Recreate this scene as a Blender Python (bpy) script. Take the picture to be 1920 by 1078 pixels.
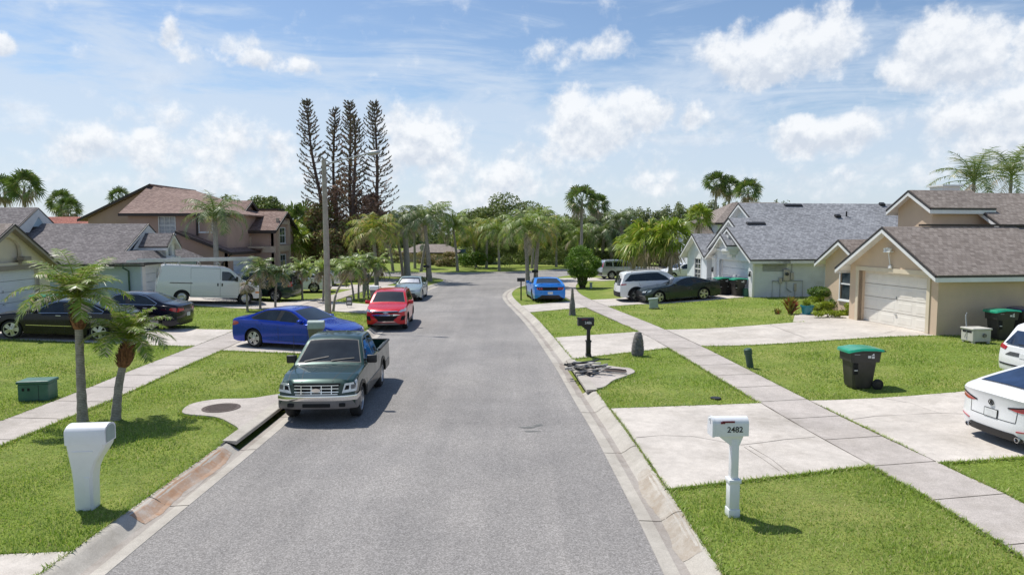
import bpy, bmesh, math, random
import numpy as np
from mathutils import Vector, Matrix
from mathutils.geometry import tessellate_polygon
PI = math.pi
R = math.radians
scene = bpy.context.scene
for o in list(bpy.data.objects):
    bpy.data.objects.remove(o)
# ---------------------------------------------------------------- camera
CAM_H = 4.2
FOC = 1280.0
PITCH = math.atan(102 / FOC)
cam_d = bpy.data.cameras.new('camera')
cam = bpy.data.objects.new('camera', cam_d)
scene.collection.objects.link(cam)
cam.location = (0, 0, CAM_H)
cam.rotation_euler = (PI / 2 - PITCH, 0, 0)
cam_d.sensor_width = 36
cam_d.lens = 36 * FOC / 1920
cam_d.clip_start = 0.1
cam_d.clip_end = 3000
scene.camera = cam
# ---------------------------------------------------------------- sun
SUN_EL = R(61)
SUN_DIR = Vector((-0.75, 0.66, 0)).normalized() * math.cos(SUN_EL) + Vector((0, 0, math.sin(SUN_EL)))
sd = bpy.data.lights.new('sun', 'SUN')
sd.energy = 4.0
sd.angle = R(0.55)
sd.color = (1.0, 0.965, 0.90)
sun = bpy.data.objects.new('sun', sd)
scene.collection.objects.link(sun)
sun.rotation_euler = SUN_DIR.to_track_quat('Z', 'Y').to_euler()
sun.location = (0, 0, 60)
# ---------------------------------------------------------------- view
scene.render.engine = 'CYCLES'
scene.view_settings.view_transform = 'Standard'
scene.view_settings.look = 'None'
scene.view_settings.exposure = 0.24
scene.view_settings.gamma = 1
scene.cycles.max_bounces = 6
scene.cycles.transparent_max_bounces = 6
scene.cycles.caustics_reflective = False
scene.cycles.caustics_refractive = False
# ---------------------------------------------------------------- world
W = bpy.data.worlds.new('World')
scene.world = W
W.use_nodes = True
nt = W.node_tree
nt.nodes.clear()

class NG:
    """tiny node graph helper"""
    def __init__(s, tree): s.t = tree
    def n(s, typ, **kw):
        n = s.t.nodes.new(typ)
        for k, v in kw.items(): setattr(n, k, v)
        return n
    def put(s, sock, v):
        if hasattr(v, 'is_output') or isinstance(v, bpy.types.NodeSocket): s.t.links.new(v, sock)
        else: sock.default_value = v
    def m(s, op, a, b=None, c=None, clamp=False):
        n = s.n('ShaderNodeMath', operation=op); n.use_clamp = clamp
        s.put(n.inputs[0], a)
        if b is not None: s.put(n.inputs[1], b)
        if c is not None: s.put(n.inputs[2], c)
        return n.outputs[0]
    def v(s, op, a, b=None):
        n = s.n('ShaderNodeVectorMath', operation=op)
        s.put(n.inputs[0], a)
        if b is not None: s.put(n.inputs[1], b)
        return n.outputs[0]
    def noise(s, vec, scale, detail=4, rough=.55, dist=0, col=False, lac=2.0):
        n = s.n('ShaderNodeTexNoise')
        if vec is not None: s.put(n.inputs['Vector'], vec)
        n.inputs['Scale'].default_value = scale; n.inputs['Detail'].default_value = detail
        n.inputs['Roughness'].default_value = rough; n.inputs['Distortion'].default_value = dist
        n.inputs['Lacunarity'].default_value = lac
        return n.outputs['Color' if col else 'Fac']
    def ramp(s, fac, stops, interp='LINEAR'):
        n = s.n('ShaderNodeValToRGB'); s.put(n.inputs[0], fac)
        cr = n.color_ramp; cr.interpolation = interp
        while len(cr.elements) < len(stops): cr.elements.new(0.5)
        for e, (p, c) in zip(cr.elements, stops):
            e.position = p
            e.color = (c[0], c[1], c[2], 1) if hasattr(c, '__len__') else (c, c, c, 1)
        return n.outputs[0]
    def mix(s, f, a, b, mode='MIX'):
        n = s.n('ShaderNodeMix', data_type='RGBA', blend_type=mode)
        s.put(n.inputs[0], f)
        for i, x in ((6, a), (7, b)):
            if isinstance(x, (tuple, list)) and len(x) == 3: x = (*x, 1)
            s.put(n.inputs[i], x)
        return n.outputs[2]
    def rng(s, v, a, b, c=0., d=1., smooth=False):
        n = s.n('ShaderNodeMapRange'); n.clamp = True
        if smooth: n.interpolation_type = 'SMOOTHSTEP'
        s.put(n.inputs[0], v)
        for i, x in enumerate((a, b, c, d)): s.put(n.inputs[i + 1], x)
        return n.outputs[0]

g = NG(nt)
sky = g.n('ShaderNodeTexSky', sky_type='NISHITA')
sky.sun_disc = False
sky.sun_elevation = SUN_EL
sky.sun_rotation = math.atan2(SUN_DIR.x, SUN_DIR.y)
sky.air_density = 1.0; sky.dust_density = 0.6; sky.ozone_density = 1.6
tc = g.n('ShaderNodeTexCoord')
D = tc.outputs['Generated']
sep = g.n('ShaderNodeSeparateXYZ'); g.put(sep.inputs[0], D)
X, Y, Z = sep.outputs
az = g.m('ARCTAN2', X, Y)
el = g.m('ARCSINE', Z)
# warped coordinates for ragged cloud outlines
wv = g.noise(D, 7.0, 5, .6, 0, True)
wsep = g.n('ShaderNodeSeparateXYZ'); g.put(wsep.inputs[0], wv)
azw = g.m('ADD', az, g.m('MULTIPLY', g.m('SUBTRACT', wsep.outputs[0], .5), .10))
elw = g.m('ADD', el, g.m('MULTIPLY', g.m('SUBTRACT', wsep.outputs[1], .5), .07))
wv2 = g.noise(D, 26.0, 6, .65, 0, True)
wsep2 = g.n('ShaderNodeSeparateXYZ'); g.put(wsep2.inputs[0], wv2)
azw = g.m('ADD', azw, g.m('MULTIPLY', g.m('SUBTRACT', wsep2.outputs[0], .5), .035))
elw = g.m('ADD', elw, g.m('MULTIPLY', g.m('SUBTRACT', wsep2.outputs[1], .5), .028))
blobs = []   # (px, py, rx, ry, weight) of cumulus heaps as directions in the sky
for b in [(1440, 118, 120, 46, 1), (1500, 105, 100, 46, 1), (1545, 70, 26, 42, .8), (1385, 75, 22, 28, .7), (1390, 145, 70, 36, 1),
          (1770, 130, 88, 60, 1.1), (1765, 85, 42, 42, 1), (1700, 165, 40, 34, .8), (1840, 145, 48, 44, .8), (1850, 250, 100, 75, .9), (1910, 110, 28, 46, .9), (1900, 210, 60, 46, .9),
          (1115, 245, 100, 52, 1), (1070, 215, 46, 36, .9), (1185, 230, 62, 44, 1), (1295, 235, 32, 26, .8), (1005, 290, 60, 32, .7),
          (1545, 262, 92, 34, .95), (1500, 250, 40, 30, .9), (1640, 245, 70, 28, .7),
          (800, 265, 75, 52, 1.05), (755, 235, 40, 46, .9), (850, 310, 70, 40, .7), (740, 310, 70, 40, .7),
          (500, 130, 46, 20, .75), (560, 140, 36, 18, .8), (440, 100, 40, 26, .6), (335, 70, 18, 24, .8), (360, 100, 24, 18, .6),
          (5, 95, 26, 20, .9), (180, 275, 75, 42, .9), (280, 285, 70, 40, .8), (300, 215, 60, 36, .55), (420, 270, 70, 60, .6), (530, 280, 40, 42, .75),
          (480, 340, 90, 40, .55), (350, 340, 80, 34, .5), (120, 345, 120, 30, .45), (60, 300, 50, 26, .4),
          (640, 5, 90, 20, .75), (1100, 115, 120, 26, .5), (1585, 12, 20, 20, .6),
          (960, 330, 60, 50, .8), (880, 360, 90, 46, .7), (1080, 340, 90, 36, .6), (1230, 340, 80, 30, .45), (1380, 340, 60, 24, .4), (1560, 350, 90, 30, .5),
          (1700, 330, 90, 30, .45), (1680, 322, 26, 8, .5)]:
    blobs.append(b)
acc = None; shd = None
for (px, py, rx, ry, w) in blobs:
    a0 = math.atan((px - 960) / FOC)
    e0 = (437 - py) / FOC * math.cos(a0)
    ra, re = rx / FOC * 1.25, ry / FOC * 1.3
    dx = g.m('MULTIPLY', g.m('SUBTRACT', azw, a0), 1 / ra)
    dy = g.m('MULTIPLY', g.m('SUBTRACT', elw, e0), 1 / re)
    d2 = g.m('ADD', g.m('MULTIPLY', dx, dx), g.m('MULTIPLY', dy, dy))
    f = g.m('MULTIPLY', g.m('SUBTRACT', 1.0, d2, clamp=True), w)
    s_ = g.m('MULTIPLY', g.m('MULTIPLY', f, f), dy)
    acc = f if acc is None else g.m('MAXIMUM', acc, f)
    shd = s_ if shd is None else g.m('ADD', shd, s_)
n1 = g.noise(D, 20.0, 8, .6)
n2 = g.noise(D, 60.0, 6, .62)
fld = g.m('ADD', acc, g.m('MULTIPLY', g.m('SUBTRACT', n1, .5), 2.1))
mp3 = g.n('ShaderNodeMapping'); g.put(mp3.inputs[0], D); mp3.inputs['Scale'].default_value = (1.0, 1.0, 1.9)
n3 = g.noise(mp3.outputs[0], 10.0, 9, .60, .3)
band = g.m('MULTIPLY', g.rng(el, .0, .05, 0, 1), g.rng(el, .26, .12, 0, 1))
small = g.m('MULTIPLY', g.m('MULTIPLY', g.rng(n3, .50, .72, 0, 1, True), band), .65)
cum = g.m('MAXIMUM', g.rng(fld, .12, .84, 0, 1, True), small)
# thin veil: stretched noise, strongest low and mid sky
mp = g.n('ShaderNodeMapping'); g.put(mp.inputs[0], D)
mp.inputs['Rotation'].default_value = (0, R(-8), 0)
mp.inputs['Scale'].default_value = (1.0, 1.0, 5.0)
v1 = g.noise(mp.outputs[0], 3.4, 9, .62, .9)
v2 = g.noise(mp.outputs[0], 11.0, 6, .6, .4)
vv = g.m('ADD', g.m('MULTIPLY', v1, .75), g.m('MULTIPLY', v2, .25))
hb = g.rng(el, .10, .34, .30, -.05)
leftb = g.rng(az, -.1, .75, 0.0, -.03)
left2 = g.rng(az, -.15, -.6, 0.0, .05)
vb = g.m('ADD', g.m('ADD', g.m('ADD', vv, hb), leftb), left2)
veil = g.m('MULTIPLY', g.rng(vb, .50, .74, 0, 1, True), .70)
lowh = g.rng(el, -.02, .24, .55, 0, True)
veil = g.m('MAXIMUM', veil, g.m('MULTIPLY', lowh, .95))
base = g.mix(1.0, sky.outputs[0], (1.0, 1.05, 1.10), 'MULTIPLY')
basev = g.mix(veil, base, (5.9, 6.75, 7.9))
# cloud tone: bright tops, grey bellies, mottled
tone = g.m('ADD', g.m('ADD', g.m('MULTIPLY', shd, .8), g.m('MULTIPLY', g.m('SUBTRACT', n2, .5), .8)), g.m('MULTIPLY', g.m('SUBTRACT', g.noise(g.v('ADD', D, (0, 0, .012)), 20.0, 8, .6), n1), -2.6))
tone = g.rng(tone, -.42, .30)
ccol = g.mix(tone, (5.9, 6.4, 7.2), (8.6, 8.75, 8.95))
fin = g.mix(g.m('MULTIPLY', cum, .90), basev, ccol)
bg = g.n('ShaderNodeBackground'); g.put(bg.inputs[0], fin)
bg.inputs[1].default_value = 0.096
wo = g.n('ShaderNodeOutputWorld'); nt.links.new(bg.outputs[0], wo.inputs[0])

# ---------------------------------------------------------------- terrain height and pixel rays
def smooth(t): t = max(0., min(1., t)); return t * t * (3 - 2 * t)
def gz(x, y):
    c = -2.2 - .065 * max(0, min(y, 50) - 18)
    d = x - c
    if d > 0: r = .34 * smooth((d - 9.9) / 8.0)
    else: r = .42 * smooth((-d - 9.9) / 8.5)
    return .12 + r * (1 - smooth((y - 48) / 12))
def ray(px, py):
    a = (px - 960) / FOC; b = (py - 539) / FOC
    return Vector((a, math.cos(PITCH) - b * math.sin(PITCH), -math.sin(PITCH) - b * math.cos(PITCH)))
def G(px, py, z=None):
    """point of the terrain seen at a photo position"""
    d = ray(px, py); zz = .12 if z is None else z
    for i in range(12):
        t = (zz - CAM_H) / d.z
        p = Vector((d.x * t, d.y * t, zz))
        if z is not None: break
        zz = .5 * zz + .5 * gz(p.x, p.y)
    return p
def at(px, py, yy):
    """point at depth yy on the ray of a photo position"""
    d = ray(px, py); t = yy / d.y
    return Vector((d.x * t, yy, CAM_H + d.z * t))

# ---------------------------------------------------------------- object helpers
COL = scene.collection
def link(o, parent=None):
    COL.objects.link(o)
    if parent is not None: o.parent = parent
    return o
def tag(o, label=None, cat=None, group=None, kind=None):
    if label: o['label'] = label
    if cat: o['category'] = cat
    if group: o['group'] = group
    if kind: o['kind'] = kind
    return o
def empty(name, loc=(0, 0, 0), rz=0, label=None, cat=None, group=None):
    o = bpy.data.objects.new(name, None)
    o.empty_display_size = .2
    o.location = loc; o.rotation_euler = (0, 0, rz)
    link(o); return tag(o, label, cat, group)
def copy_tree(o, parent=None):
    c = o.copy(); link(c, parent)
    for ch in list(o.children): copy_tree(ch, c)
    return c
def frame_uv(me):
    """metric UVs: u horizontal along the face, v up its slope"""
    uv = me.uv_layers.new(name='UVMap')
    nl = len(me.loops)
    co = np.empty(len(me.vertices) * 3); me.vertices.foreach_get('co', co); co = co.reshape(-1, 3)
    out = np.zeros((nl, 2))
    for p in me.polygons:
        n = p.normal
        u = Vector((-n.y, n.x, 0))
        u = Vector((1, 0, 0)) if u.length < .05 else u.normalized()
        w = n.cross(u)
        for li in p.loop_indices:
            c = co[me.loops[li].vertex_index]
            out[li] = (c[0] * u.x + c[1] * u.y + c[2] * u.z, c[0] * w.x + c[1] * w.y + c[2] * w.z)
    uv.data.foreach_set('uv', out.ravel())
class MB:
    def __init__(s): s.v = []; s.f = []; s.M = Matrix.Identity(4)
    def add(s, vs, fs):
        b = len(s.v); s.v += [tuple(s.M @ Vector(p)) for p in vs]
        s.f += [tuple(b + i for i in f) for f in fs]; return s
    def box(s, a, b):
        x0, y0, z0 = a; x1, y1, z1 = b
        return s.add([(x0, y0, z0), (x1, y0, z0), (x1, y1, z0), (x0, y1, z0), (x0, y0, z1), (x1, y0, z1), (x1, y1, z1), (x0, y1, z1)],
                     [(0, 3, 2, 1), (4, 5, 6, 7), (0, 1, 5, 4), (1, 2, 6, 5), (2, 3, 7, 6), (3, 0, 4, 7)])
    def rbox(s, a, b, r=.02, seg=2):
        bm = bmesh.new(); bmesh.ops.create_cube(bm, size=1)
        a = Vector(a); b = Vector(b)
        for v in bm.verts:
            v.co = Vector(((a.x + b.x) / 2 + v.co.x * (b.x - a.x), (a.y + b.y) / 2 + v.co.y * (b.y - a.y), (a.z + b.z) / 2 + v.co.z * (b.z - a.z)))
        bmesh.ops.bevel(bm, geom=list(bm.edges), offset=r, segments=seg, profile=.5, affect='EDGES')
        s.bm(bm); return s
    def bm(s, bm):
        bm.verts.index_update()
        s.add([v.co.copy() for v in bm.verts], [[v.index for v in f.verts] for f in bm.faces]); bm.free()
    def prism(s, pts, z0, z1):
        """polygon in xy between z0 and z1 (numbers)"""
        n = len(pts)
        tri = tessellate_polygon([[Vector((p[0], p[1], 0)) for p in pts]])
        vs = [(p[0], p[1], z0) for p in pts] + [(p[0], p[1], z1) for p in pts]
        return s.add(vs, [(t[2], t[1], t[0]) for t in tri] + [tuple(i + n for i in t) for t in tri] + [(i, (i + 1) % n, (i + 1) % n + n, i + n) for i in range(n)])
    def tube(s, pts, rad, seg=8, cap=True):
        pts = [Vector(p) for p in pts]; n = len(pts)
        if not hasattr(rad, '__len__'): rad = [rad] * n
        vs = []; up = Vector((0, 0, 1))
        for i, p in enumerate(pts):
            t = (pts[min(i + 1, n - 1)] - pts[max(i - 1, 0)]).normalized()
            ref = up if abs(t.z) < .95 else Vector((1, 0, 0))
            u = t.cross(ref).normalized(); w = u.cross(t)
            for k in range(seg):
                a = 2 * PI * k / seg
                vs.append(p + (u * math.cos(a) + w * math.sin(a)) * rad[i])
        fs = [(i * seg + k, i * seg + (k + 1) % seg, (i + 1) * seg + (k + 1) % seg, (i + 1) * seg + k) for i in range(n - 1) for k in range(seg)]
        if cap: fs += [tuple(range(seg - 1, -1, -1)), tuple((n - 1) * seg + k for k in range(seg))]
        return s.add(vs, fs)
    def lathe(s, prof, seg=24, axis='z', c=(0, 0, 0), cap=True):
        """prof: (r, h) along the axis"""
        vs = []
        for r, h in prof:
            for k in range(seg):
                a = 2 * PI * k / seg; p = (r * math.cos(a), r * math.sin(a), h)
                if axis == 'y': p = (p[0], p[2], p[1])
                if axis == 'x': p = (p[2], p[0], p[1])
                vs.append((p[0] + c[0], p[1] + c[1], p[2] + c[2]))
        n = len(prof)
        fs = [(i * seg + k, i * seg + (k + 1) % seg, (i + 1) * seg + (k + 1) % seg, (i + 1) * seg + k) for i in range(n - 1) for k in range(seg)]
        if cap: fs += [tuple(range(seg - 1, -1, -1)), tuple((n - 1) * seg + k for k in range(seg))]
        return s.add(vs, fs)
    def slab(s, pts, nrm, th):
        """polygon (3d, planar) thickened by th along -nrm"""
        n = len(pts); P = [Vector(p) for p in pts]; N = Vector(nrm).normalized() * th
        return s.add(P + [p - N for p in P], [tuple(range(n)), tuple(range(2 * n - 1, n - 1, -1))] + [(i, i + n, (i + 1) % n + n, (i + 1) % n) for i in range(n)])
    def panel(s, outer, holes, o, u, w, nrm, th):
        """flat wall: outer/hole loops in (a, b) -> o + a*u + b*w, thickened along -nrm"""
        loops = [outer] + list(holes)
        tri = tessellate_polygon([[Vector((p[0], p[1], 0)) for p in l] for l in loops])
        flat = [p for l in loops for p in l]; n = len(flat)
        o = Vector(o); u = Vector(u); w = Vector(w); N = Vector(nrm).normalized() * th
        P = [o + u * p[0] + w * p[1] for p in flat]
        fs = [tuple(t) for t in tri] + [tuple(i + n for i in reversed(t)) for t in tri]
        b = 0
        for l in loops:
            k = len(l); fs += [(b + i, b + (i + 1) % k, b + (i + 1) % k + n, b + i + n) for i in range(k)]; b += k
        return s.add(P + [p - N for p in P], fs)
    def build(s, name, mat=None, parent=None, smooth=False, sharp=35, uv=False, fix=True, loc=None):
        me = bpy.data.meshes.new(name)
        me.from_pydata(s.v, [], s.f)
        if fix:
            bm = bmesh.new(); bm.from_mesh(me)
            bmesh.ops.recalc_face_normals(bm, faces=bm.faces); bm.to_mesh(me); bm.free()
        if mat: me.materials.append(mat)
        if smooth:
            me.polygons.foreach_set('use_smooth', [True] * len(me.polygons))
            me.set_sharp_from_angle(angle=R(sharp))
        if uv: frame_uv(me)
        me.update()
        o = bpy.data.objects.new(name, me); link(o, parent)
        if loc: o.location = loc
        return o
def np_mesh(name, verts, faces, mat, parent=None, smooth=False):
    """verts (N,3), faces (M,k)"""
    verts = np.asarray(verts, dtype=np.float32); faces = np.asarray(faces, dtype=np.int32)
    me = bpy.data.meshes.new(name); k = faces.shape[1]
    me.vertices.add(len(verts)); me.vertices.foreach_set('co', verts.ravel())
    me.loops.add(faces.size); me.loops.foreach_set('vertex_index', faces.ravel())
    me.polygons.add(len(faces)); me.polygons.foreach_set('loop_start', np.arange(0, faces.size, k, dtype=np.int32))
    me.update(calc_edges=True)
    me.materials.append(mat)
    if smooth: me.polygons.foreach_set('use_smooth', [True] * len(faces))
    o = bpy.data.objects.new(name, me); return link(o, parent)
def text_obj(s, size, mat, parent, loc, rot, name='lettering', th=.002):
    cu = bpy.data.curves.new('t', 'FONT'); cu.body = s; cu.size = size; cu.extrude = th; cu.align_x = 'CENTER'; cu.align_y = 'CENTER'; cu.offset = size * .012
    t = bpy.data.objects.new('t', cu); COL.objects.link(t)
    bpy.context.view_layer.update()
    me = bpy.data.meshes.new_from_object(t.evaluated_get(bpy.context.evaluated_depsgraph_get()))
    bpy.data.objects.remove(t); bpy.data.curves.remove(cu)
    me.name = name; me.materials.clear(); me.materials.append(mat)
    o = bpy.data.objects.new(name, me); link(o, parent); o.location = loc; o.rotation_euler = rot
    return o

# ---------------------------------------------------------------- materials
def new_mat(name):
    m = bpy.data.materials.new(name); m.use_nodes = True
    t = m.node_tree; t.nodes.clear(); q = NG(t)
    out = q.n('ShaderNodeOutputMaterial'); b = q.n('ShaderNodeBsdfPrincipled')
    t.links.new(b.outputs[0], out.inputs[0])
    return m, q, b, out
def bump(q, b, h, strength=.3, dist=.02):
    n = q.n('ShaderNodeBump'); q.put(n.inputs['Height'], h)
    n.inputs['Strength'].default_value = strength; n.inputs['Distance'].default_value = dist
    q.t.links.new(n.outputs[0], b.inputs['Normal'])
def simple(name, col, rough=.6, metal=0., coat=0., var=.12, scale=3., bmp=0., bscale=60., spec=None, dirt=None):
    m, q, b, out = new_mat(name)
    tc = q.n('ShaderNodeTexCoord').outputs['Object']
    n = q.noise(tc, scale, 5, .6)
    lo = tuple(c * (1 - var) for c in col); hi = tuple(min(1, c * (1 + var)) for c in col)
    c = q.ramp(n, [(.3, lo), (.7, hi)])
    if dirt:
        dn = q.noise(tc, scale * .45, 6, .68)
        c = q.mix(q.rng(dn, .5, .72, 0, dirt[1]), c, dirt[0])
    q.put(b.inputs['Base Color'], c)
    q.put(b.inputs['Roughness'], q.rng(q.noise(tc, scale * 2.3, 4), .3, .7, max(0, rough * .88), min(1, rough * 1.1)))
    b.inputs['Metallic'].default_value = metal
    if coat: b.inputs['Coat Weight'].default_value = coat; b.inputs['Coat Roughness'].default_value = .04
    if spec is not None: b.inputs['Specular IOR Level'].default_value = spec
    if bmp: bump(q, b, q.noise(tc, bscale, 4, .6), bmp, .01)
    return m
def m_asphalt():
    m, q, b, out = new_mat('asphalt_grey')
    P = q.n('ShaderNodeTexCoord').outputs['Object']
    fine = q.noise(P, 60, 3, .75)
    vor = q.n('ShaderNodeTexVoronoi'); q.put(vor.inputs['Vector'], P); vor.inputs['Scale'].default_value = 60
    vs = q.n('ShaderNodeSeparateXYZ'); q.t.links.new(vor.outputs['Color'], vs.inputs[0])
    sp = q.m('ADD', q.m('MULTIPLY', fine, .5), q.m('MULTIPLY', vs.outputs[0], .5))
    c = q.ramp(sp, [(.20, (.165, .154, .144)), (.42, (.245, .232, .219)), (.60, (.305, .290, .275)), (.82, (.44, .418, .396))])
    big = q.noise(P, .35, 5, .6)
    c = q.mix(1, c, q.ramp(big, [(.3, (.84, .84, .85)), (.7, (1.08, 1.07, 1.06))]), 'MULTIPLY')
    # wheel tracks: long soft streaks along the street
    mp = q.n('ShaderNodeMapping'); q.put(mp.inputs[0], P); mp.inputs['Scale'].default_value = (1.1, .05, 1)
    st = q.noise(mp.outputs[0], 1.6, 5, .6)
    c = q.mix(1, c, q.ramp(st, [(.3, (.88, .88, .88)), (.7, (1.08, 1.07, 1.06))]), 'MULTIPLY')
    blot = q.noise(P, 1.7, 6, .7)
    c = q.mix(q.rng(blot, .64, .74, 0, .40), c, (.12, .116, .112))
    lane = q.noise(P, .16, 6, .65, .8); c = q.mix(1, c, q.ramp(lane, [(.38, (.87,) * 3), (.62, (1.06,) * 3)]), 'MULTIPLY')
    # meandering sealed crack patches near the middle of the carriageway
    mp2 = q.n('ShaderNodeMapping'); q.put(mp2.inputs[0], P); mp2.inputs['Scale'].default_value = (3.4, .35, 1)
    ck = q.noise(mp2.outputs[0], 1.0, 7, .72, .6)
    ck2 = q.noise(P, 7, 3)
    c = q.mix(q.m('MULTIPLY', q.rng(ck, .665, .69, 0, .5), q.rng(ck2, .45, .55)), c, (.15, .148, .15))
    q.put(b.inputs['Base Color'], c); b.inputs['Roughness'].default_value = .9
    bump(q, b, sp, .5, .012)
    return m
def m_concrete(name, col, var=.12, stain=.5, speck=.12, stcol=(.20, .17, .13), lo=.47, hi=.66, sc=.55):
    m, q, b, out = new_mat(name)
    P = q.n('ShaderNodeTexCoord').outputs['Object']
    n = q.noise(P, .8, 6, .6); f = q.noise(P, 55, 3, .7)
    c = q.ramp(n, [(.3, tuple(x * (1 - var) for x in col)), (.7, tuple(min(1, x * (1 + var)) for x in col))])
    c = q.mix(1, c, q.ramp(f, [(.25, (1 - speck * 2.2,) * 3), (.6, (1.02,) * 3)]), 'MULTIPLY')
    s1 = q.noise(P, sc, 8, .7, .5); s2 = q.noise(P, 3.5, 6, .7)
    mid = q.noise(P, 5.5, 5, .7); c = q.mix(1, c, q.ramp(mid, [(.3, (.86, .855, .85)), (.62, (1.04,) * 3)]), 'MULTIPLY')
    ag = q.noise(P, 130, 2, .8); c = q.mix(q.m('MULTIPLY', q.rng(ag, .52, .66), q.rng(q.noise(P, .9, 3), .42, .6, .15, .6)), c, tuple(x * .55 for x in col))
    msk = q.m('MULTIPLY', q.rng(s1, lo, hi), q.rng(s2, .32, .7, .3, 1))
    c = q.mix(q.m('MULTIPLY', msk, stain), c, stcol)
    q.put(b.inputs['Base Color'], c); b.inputs['Roughness'].default_value = .88
    bump(q, b, f, .25, .006)
    return m
def banded(m, dark, sc=9.0):
    t = m.node_tree; q = NG(t); b = [n for n in t.nodes if n.type == 'BSDF_PRINCIPLED'][0]; src = b.inputs['Base Color'].links[0].from_socket
    w = q.n('ShaderNodeTexWave', bands_direction='Z'); q.put(w.inputs['Vector'], q.n('ShaderNodeTexCoord').outputs['Object']); w.inputs['Scale'].default_value = sc; w.inputs['Distortion'].default_value = 3.5; w.inputs['Detail'].default_value = 4; w.inputs['Detail Scale'].default_value = 3
    q.put(b.inputs['Base Color'], q.mix(q.rng(w.outputs['Fac'], .0, .45, .75, 0), src, dark))
def m_grass(name, a, bcol, dry):
    m, q, b, out = new_mat(name)
    P = q.n('ShaderNodeTexCoord').outputs['Object']
    n = q.noise(P, 16, 5, .75); big = q.noise(P, .32, 4, .6); mid = q.noise(P, 2.2, 5, .65)
    c = q.ramp(n, [(.28, tuple(x * .38 for x in a)), (.5, a), (.72, bcol)])
    c = q.mix(q.rng(big, .42, .68, 0, .55), c, dry)
    c = q.mix(1, c, q.ramp(mid, [(.3, (.74, .78, .70)), (.7, (1.16, 1.12, 1.05))]), 'MULTIPLY')
    q.put(b.inputs['Base Color'], c); b.inputs['Roughness'].default_value = .95
    b.inputs['Specular IOR Level'].default_value = .15
    bump(q, b, n, .9, .05)
    return m
def m_leaf(name, dark, light, tip=None, trans=.28, rough=.55, tipf=.12):
    m, q, b, out = new_mat(name)
    geo = q.n('ShaderNodeNewGeometry'); P = q.n('ShaderNodeTexCoord').outputs['Object']
    rnd = geo.outputs['Random Per Island']
    cl = q.noise(P, .9, 3, .6)
    f = q.m('ADD', q.m('MULTIPLY', rnd, .55), q.m('MULTIPLY', q.rng(cl, .3, .7), .45))
    c = q.ramp(f, [(.1, dark), (.85, light)])
    if tip:
        r2 = q.m('FRACT', q.m('MULTIPLY', rnd, 17.3))
        c = q.mix(q.rng(r2, 1 - tipf - .02, 1 - tipf), c, tip)
    q.put(b.inputs['Base Color'], c); b.inputs['Roughness'].default_value = rough
    b.inputs['Specular IOR Level'].default_value = .3
    tr = q.n('ShaderNodeBsdfTranslucent'); q.put(tr.inputs[0], q.mix(1, c, (1.1, 1.2, .6), 'MULTIPLY'))
    mx = q.n('ShaderNodeMixShader'); mx.inputs[0].default_value = trans
    q.t.links.new(b.outputs[0], mx.inputs[1]); q.t.links.new(tr.outputs[0], mx.inputs[2])
    q.t.links.new(mx.outputs[0], out.inputs[0])
    return m
def m_shingle(name, cols, mortar):
    m, q, b, out = new_mat(name)
    uv = q.n('ShaderNodeTexCoord').outputs['UV']
    br = q.n('ShaderNodeTexBrick'); q.put(br.inputs['Vector'], uv)
    br.offset = .37; br.inputs['Scale'].default_value = 1
    br.inputs['Brick Width'].default_value = .19; br.inputs['Row Height'].default_value = .14
    br.inputs['Mortar Size'].default_value = .009; br.inputs['Mortar Smooth'].default_value = .3
    br.inputs['Color1'].default_value = (0, 0, 0, 1); br.inputs['Color2'].default_value = (1, 1, 1, 1); br.inputs['Mortar'].default_value = (.5, .5, .5, 1)
    s2 = q.n('ShaderNodeSeparateXYZ'); q.t.links.new(br.outputs['Color'], s2.inputs[0])
    n = q.noise(uv, 4.5, 6, .75); nf = q.noise(uv, 22, 3, .7)
    f = q.m('ADD', q.m('ADD', q.m('MULTIPLY', s2.outputs[0], .40), q.m('MULTIPLY', n, .35)), q.m('MULTIPLY', nf, .25))
    c = q.ramp(f, [(.22, cols[0]), (.45, cols[1]), (.70, cols[2])])
    c = q.mix(q.m('MULTIPLY', br.outputs['Fac'], .75), c, mortar)
    big = q.noise(uv, .25, 4)
    c = q.mix(1, c, q.ramp(big, [(.3, (.88,) * 3), (.7, (1.08,) * 3)]), 'MULTIPLY')
    q.put(b.inputs['Base Color'], c); b.inputs['Roughness'].default_value = .92
    bump(q, b, q.m('SUBTRACT', s2.outputs[0], q.m('MULTIPLY', br.outputs['Fac'], 2)), .5, .012)
    return m
def m_paint(name, col, metal=.25, rough=.32, coat=.8):
    m, q, b, out = new_mat(name)
    P = q.n('ShaderNodeTexCoord').outputs['Object']
    fl = q.noise(P, 900, 1, .5)
    d = q.noise(P, 1.3, 5, .6)
    c = q.mix(q.rng(fl, .3, .7, 0, 1), tuple(x * .88 for x in col), tuple(min(1, x * 1.12) for x in col))
    c = q.mix(q.rng(d, .5, .8, 0, .03), c, (.30, .28, .24))
    q.put(b.inputs['Base Color'], c)
    b.inputs['Metallic'].default_value = metal
    q.put(b.inputs['Roughness'], q.rng(d, .3, .75, rough * .85, rough * 1.3))
    b.inputs['Specular IOR Level'].default_value = .2; b.inputs['Coat Weight'].default_value = coat; q.put(b.inputs['Coat Roughness'], q.rng(d, .3, .8, .03, .12))
    return m
def m_glass(name, col=(.012, .016, .018), rough=.04):
    m, q, b, out = new_mat(name)
    P = q.n('ShaderNodeTexCoord').outputs['Object']
    n = q.noise(P, 2.2, 3)
    q.put(b.inputs['Base Color'], q.ramp(n, [(.35, col), (.7, tuple(c * 2.2 for c in col))]))
    b.inputs['Roughness'].default_value = rough; b.inputs['Specular IOR Level'].default_value = .7
    b.inputs['IOR'].default_value = 1.52
    return m
MT = {}
MT['asphalt'] = m_asphalt()
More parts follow.
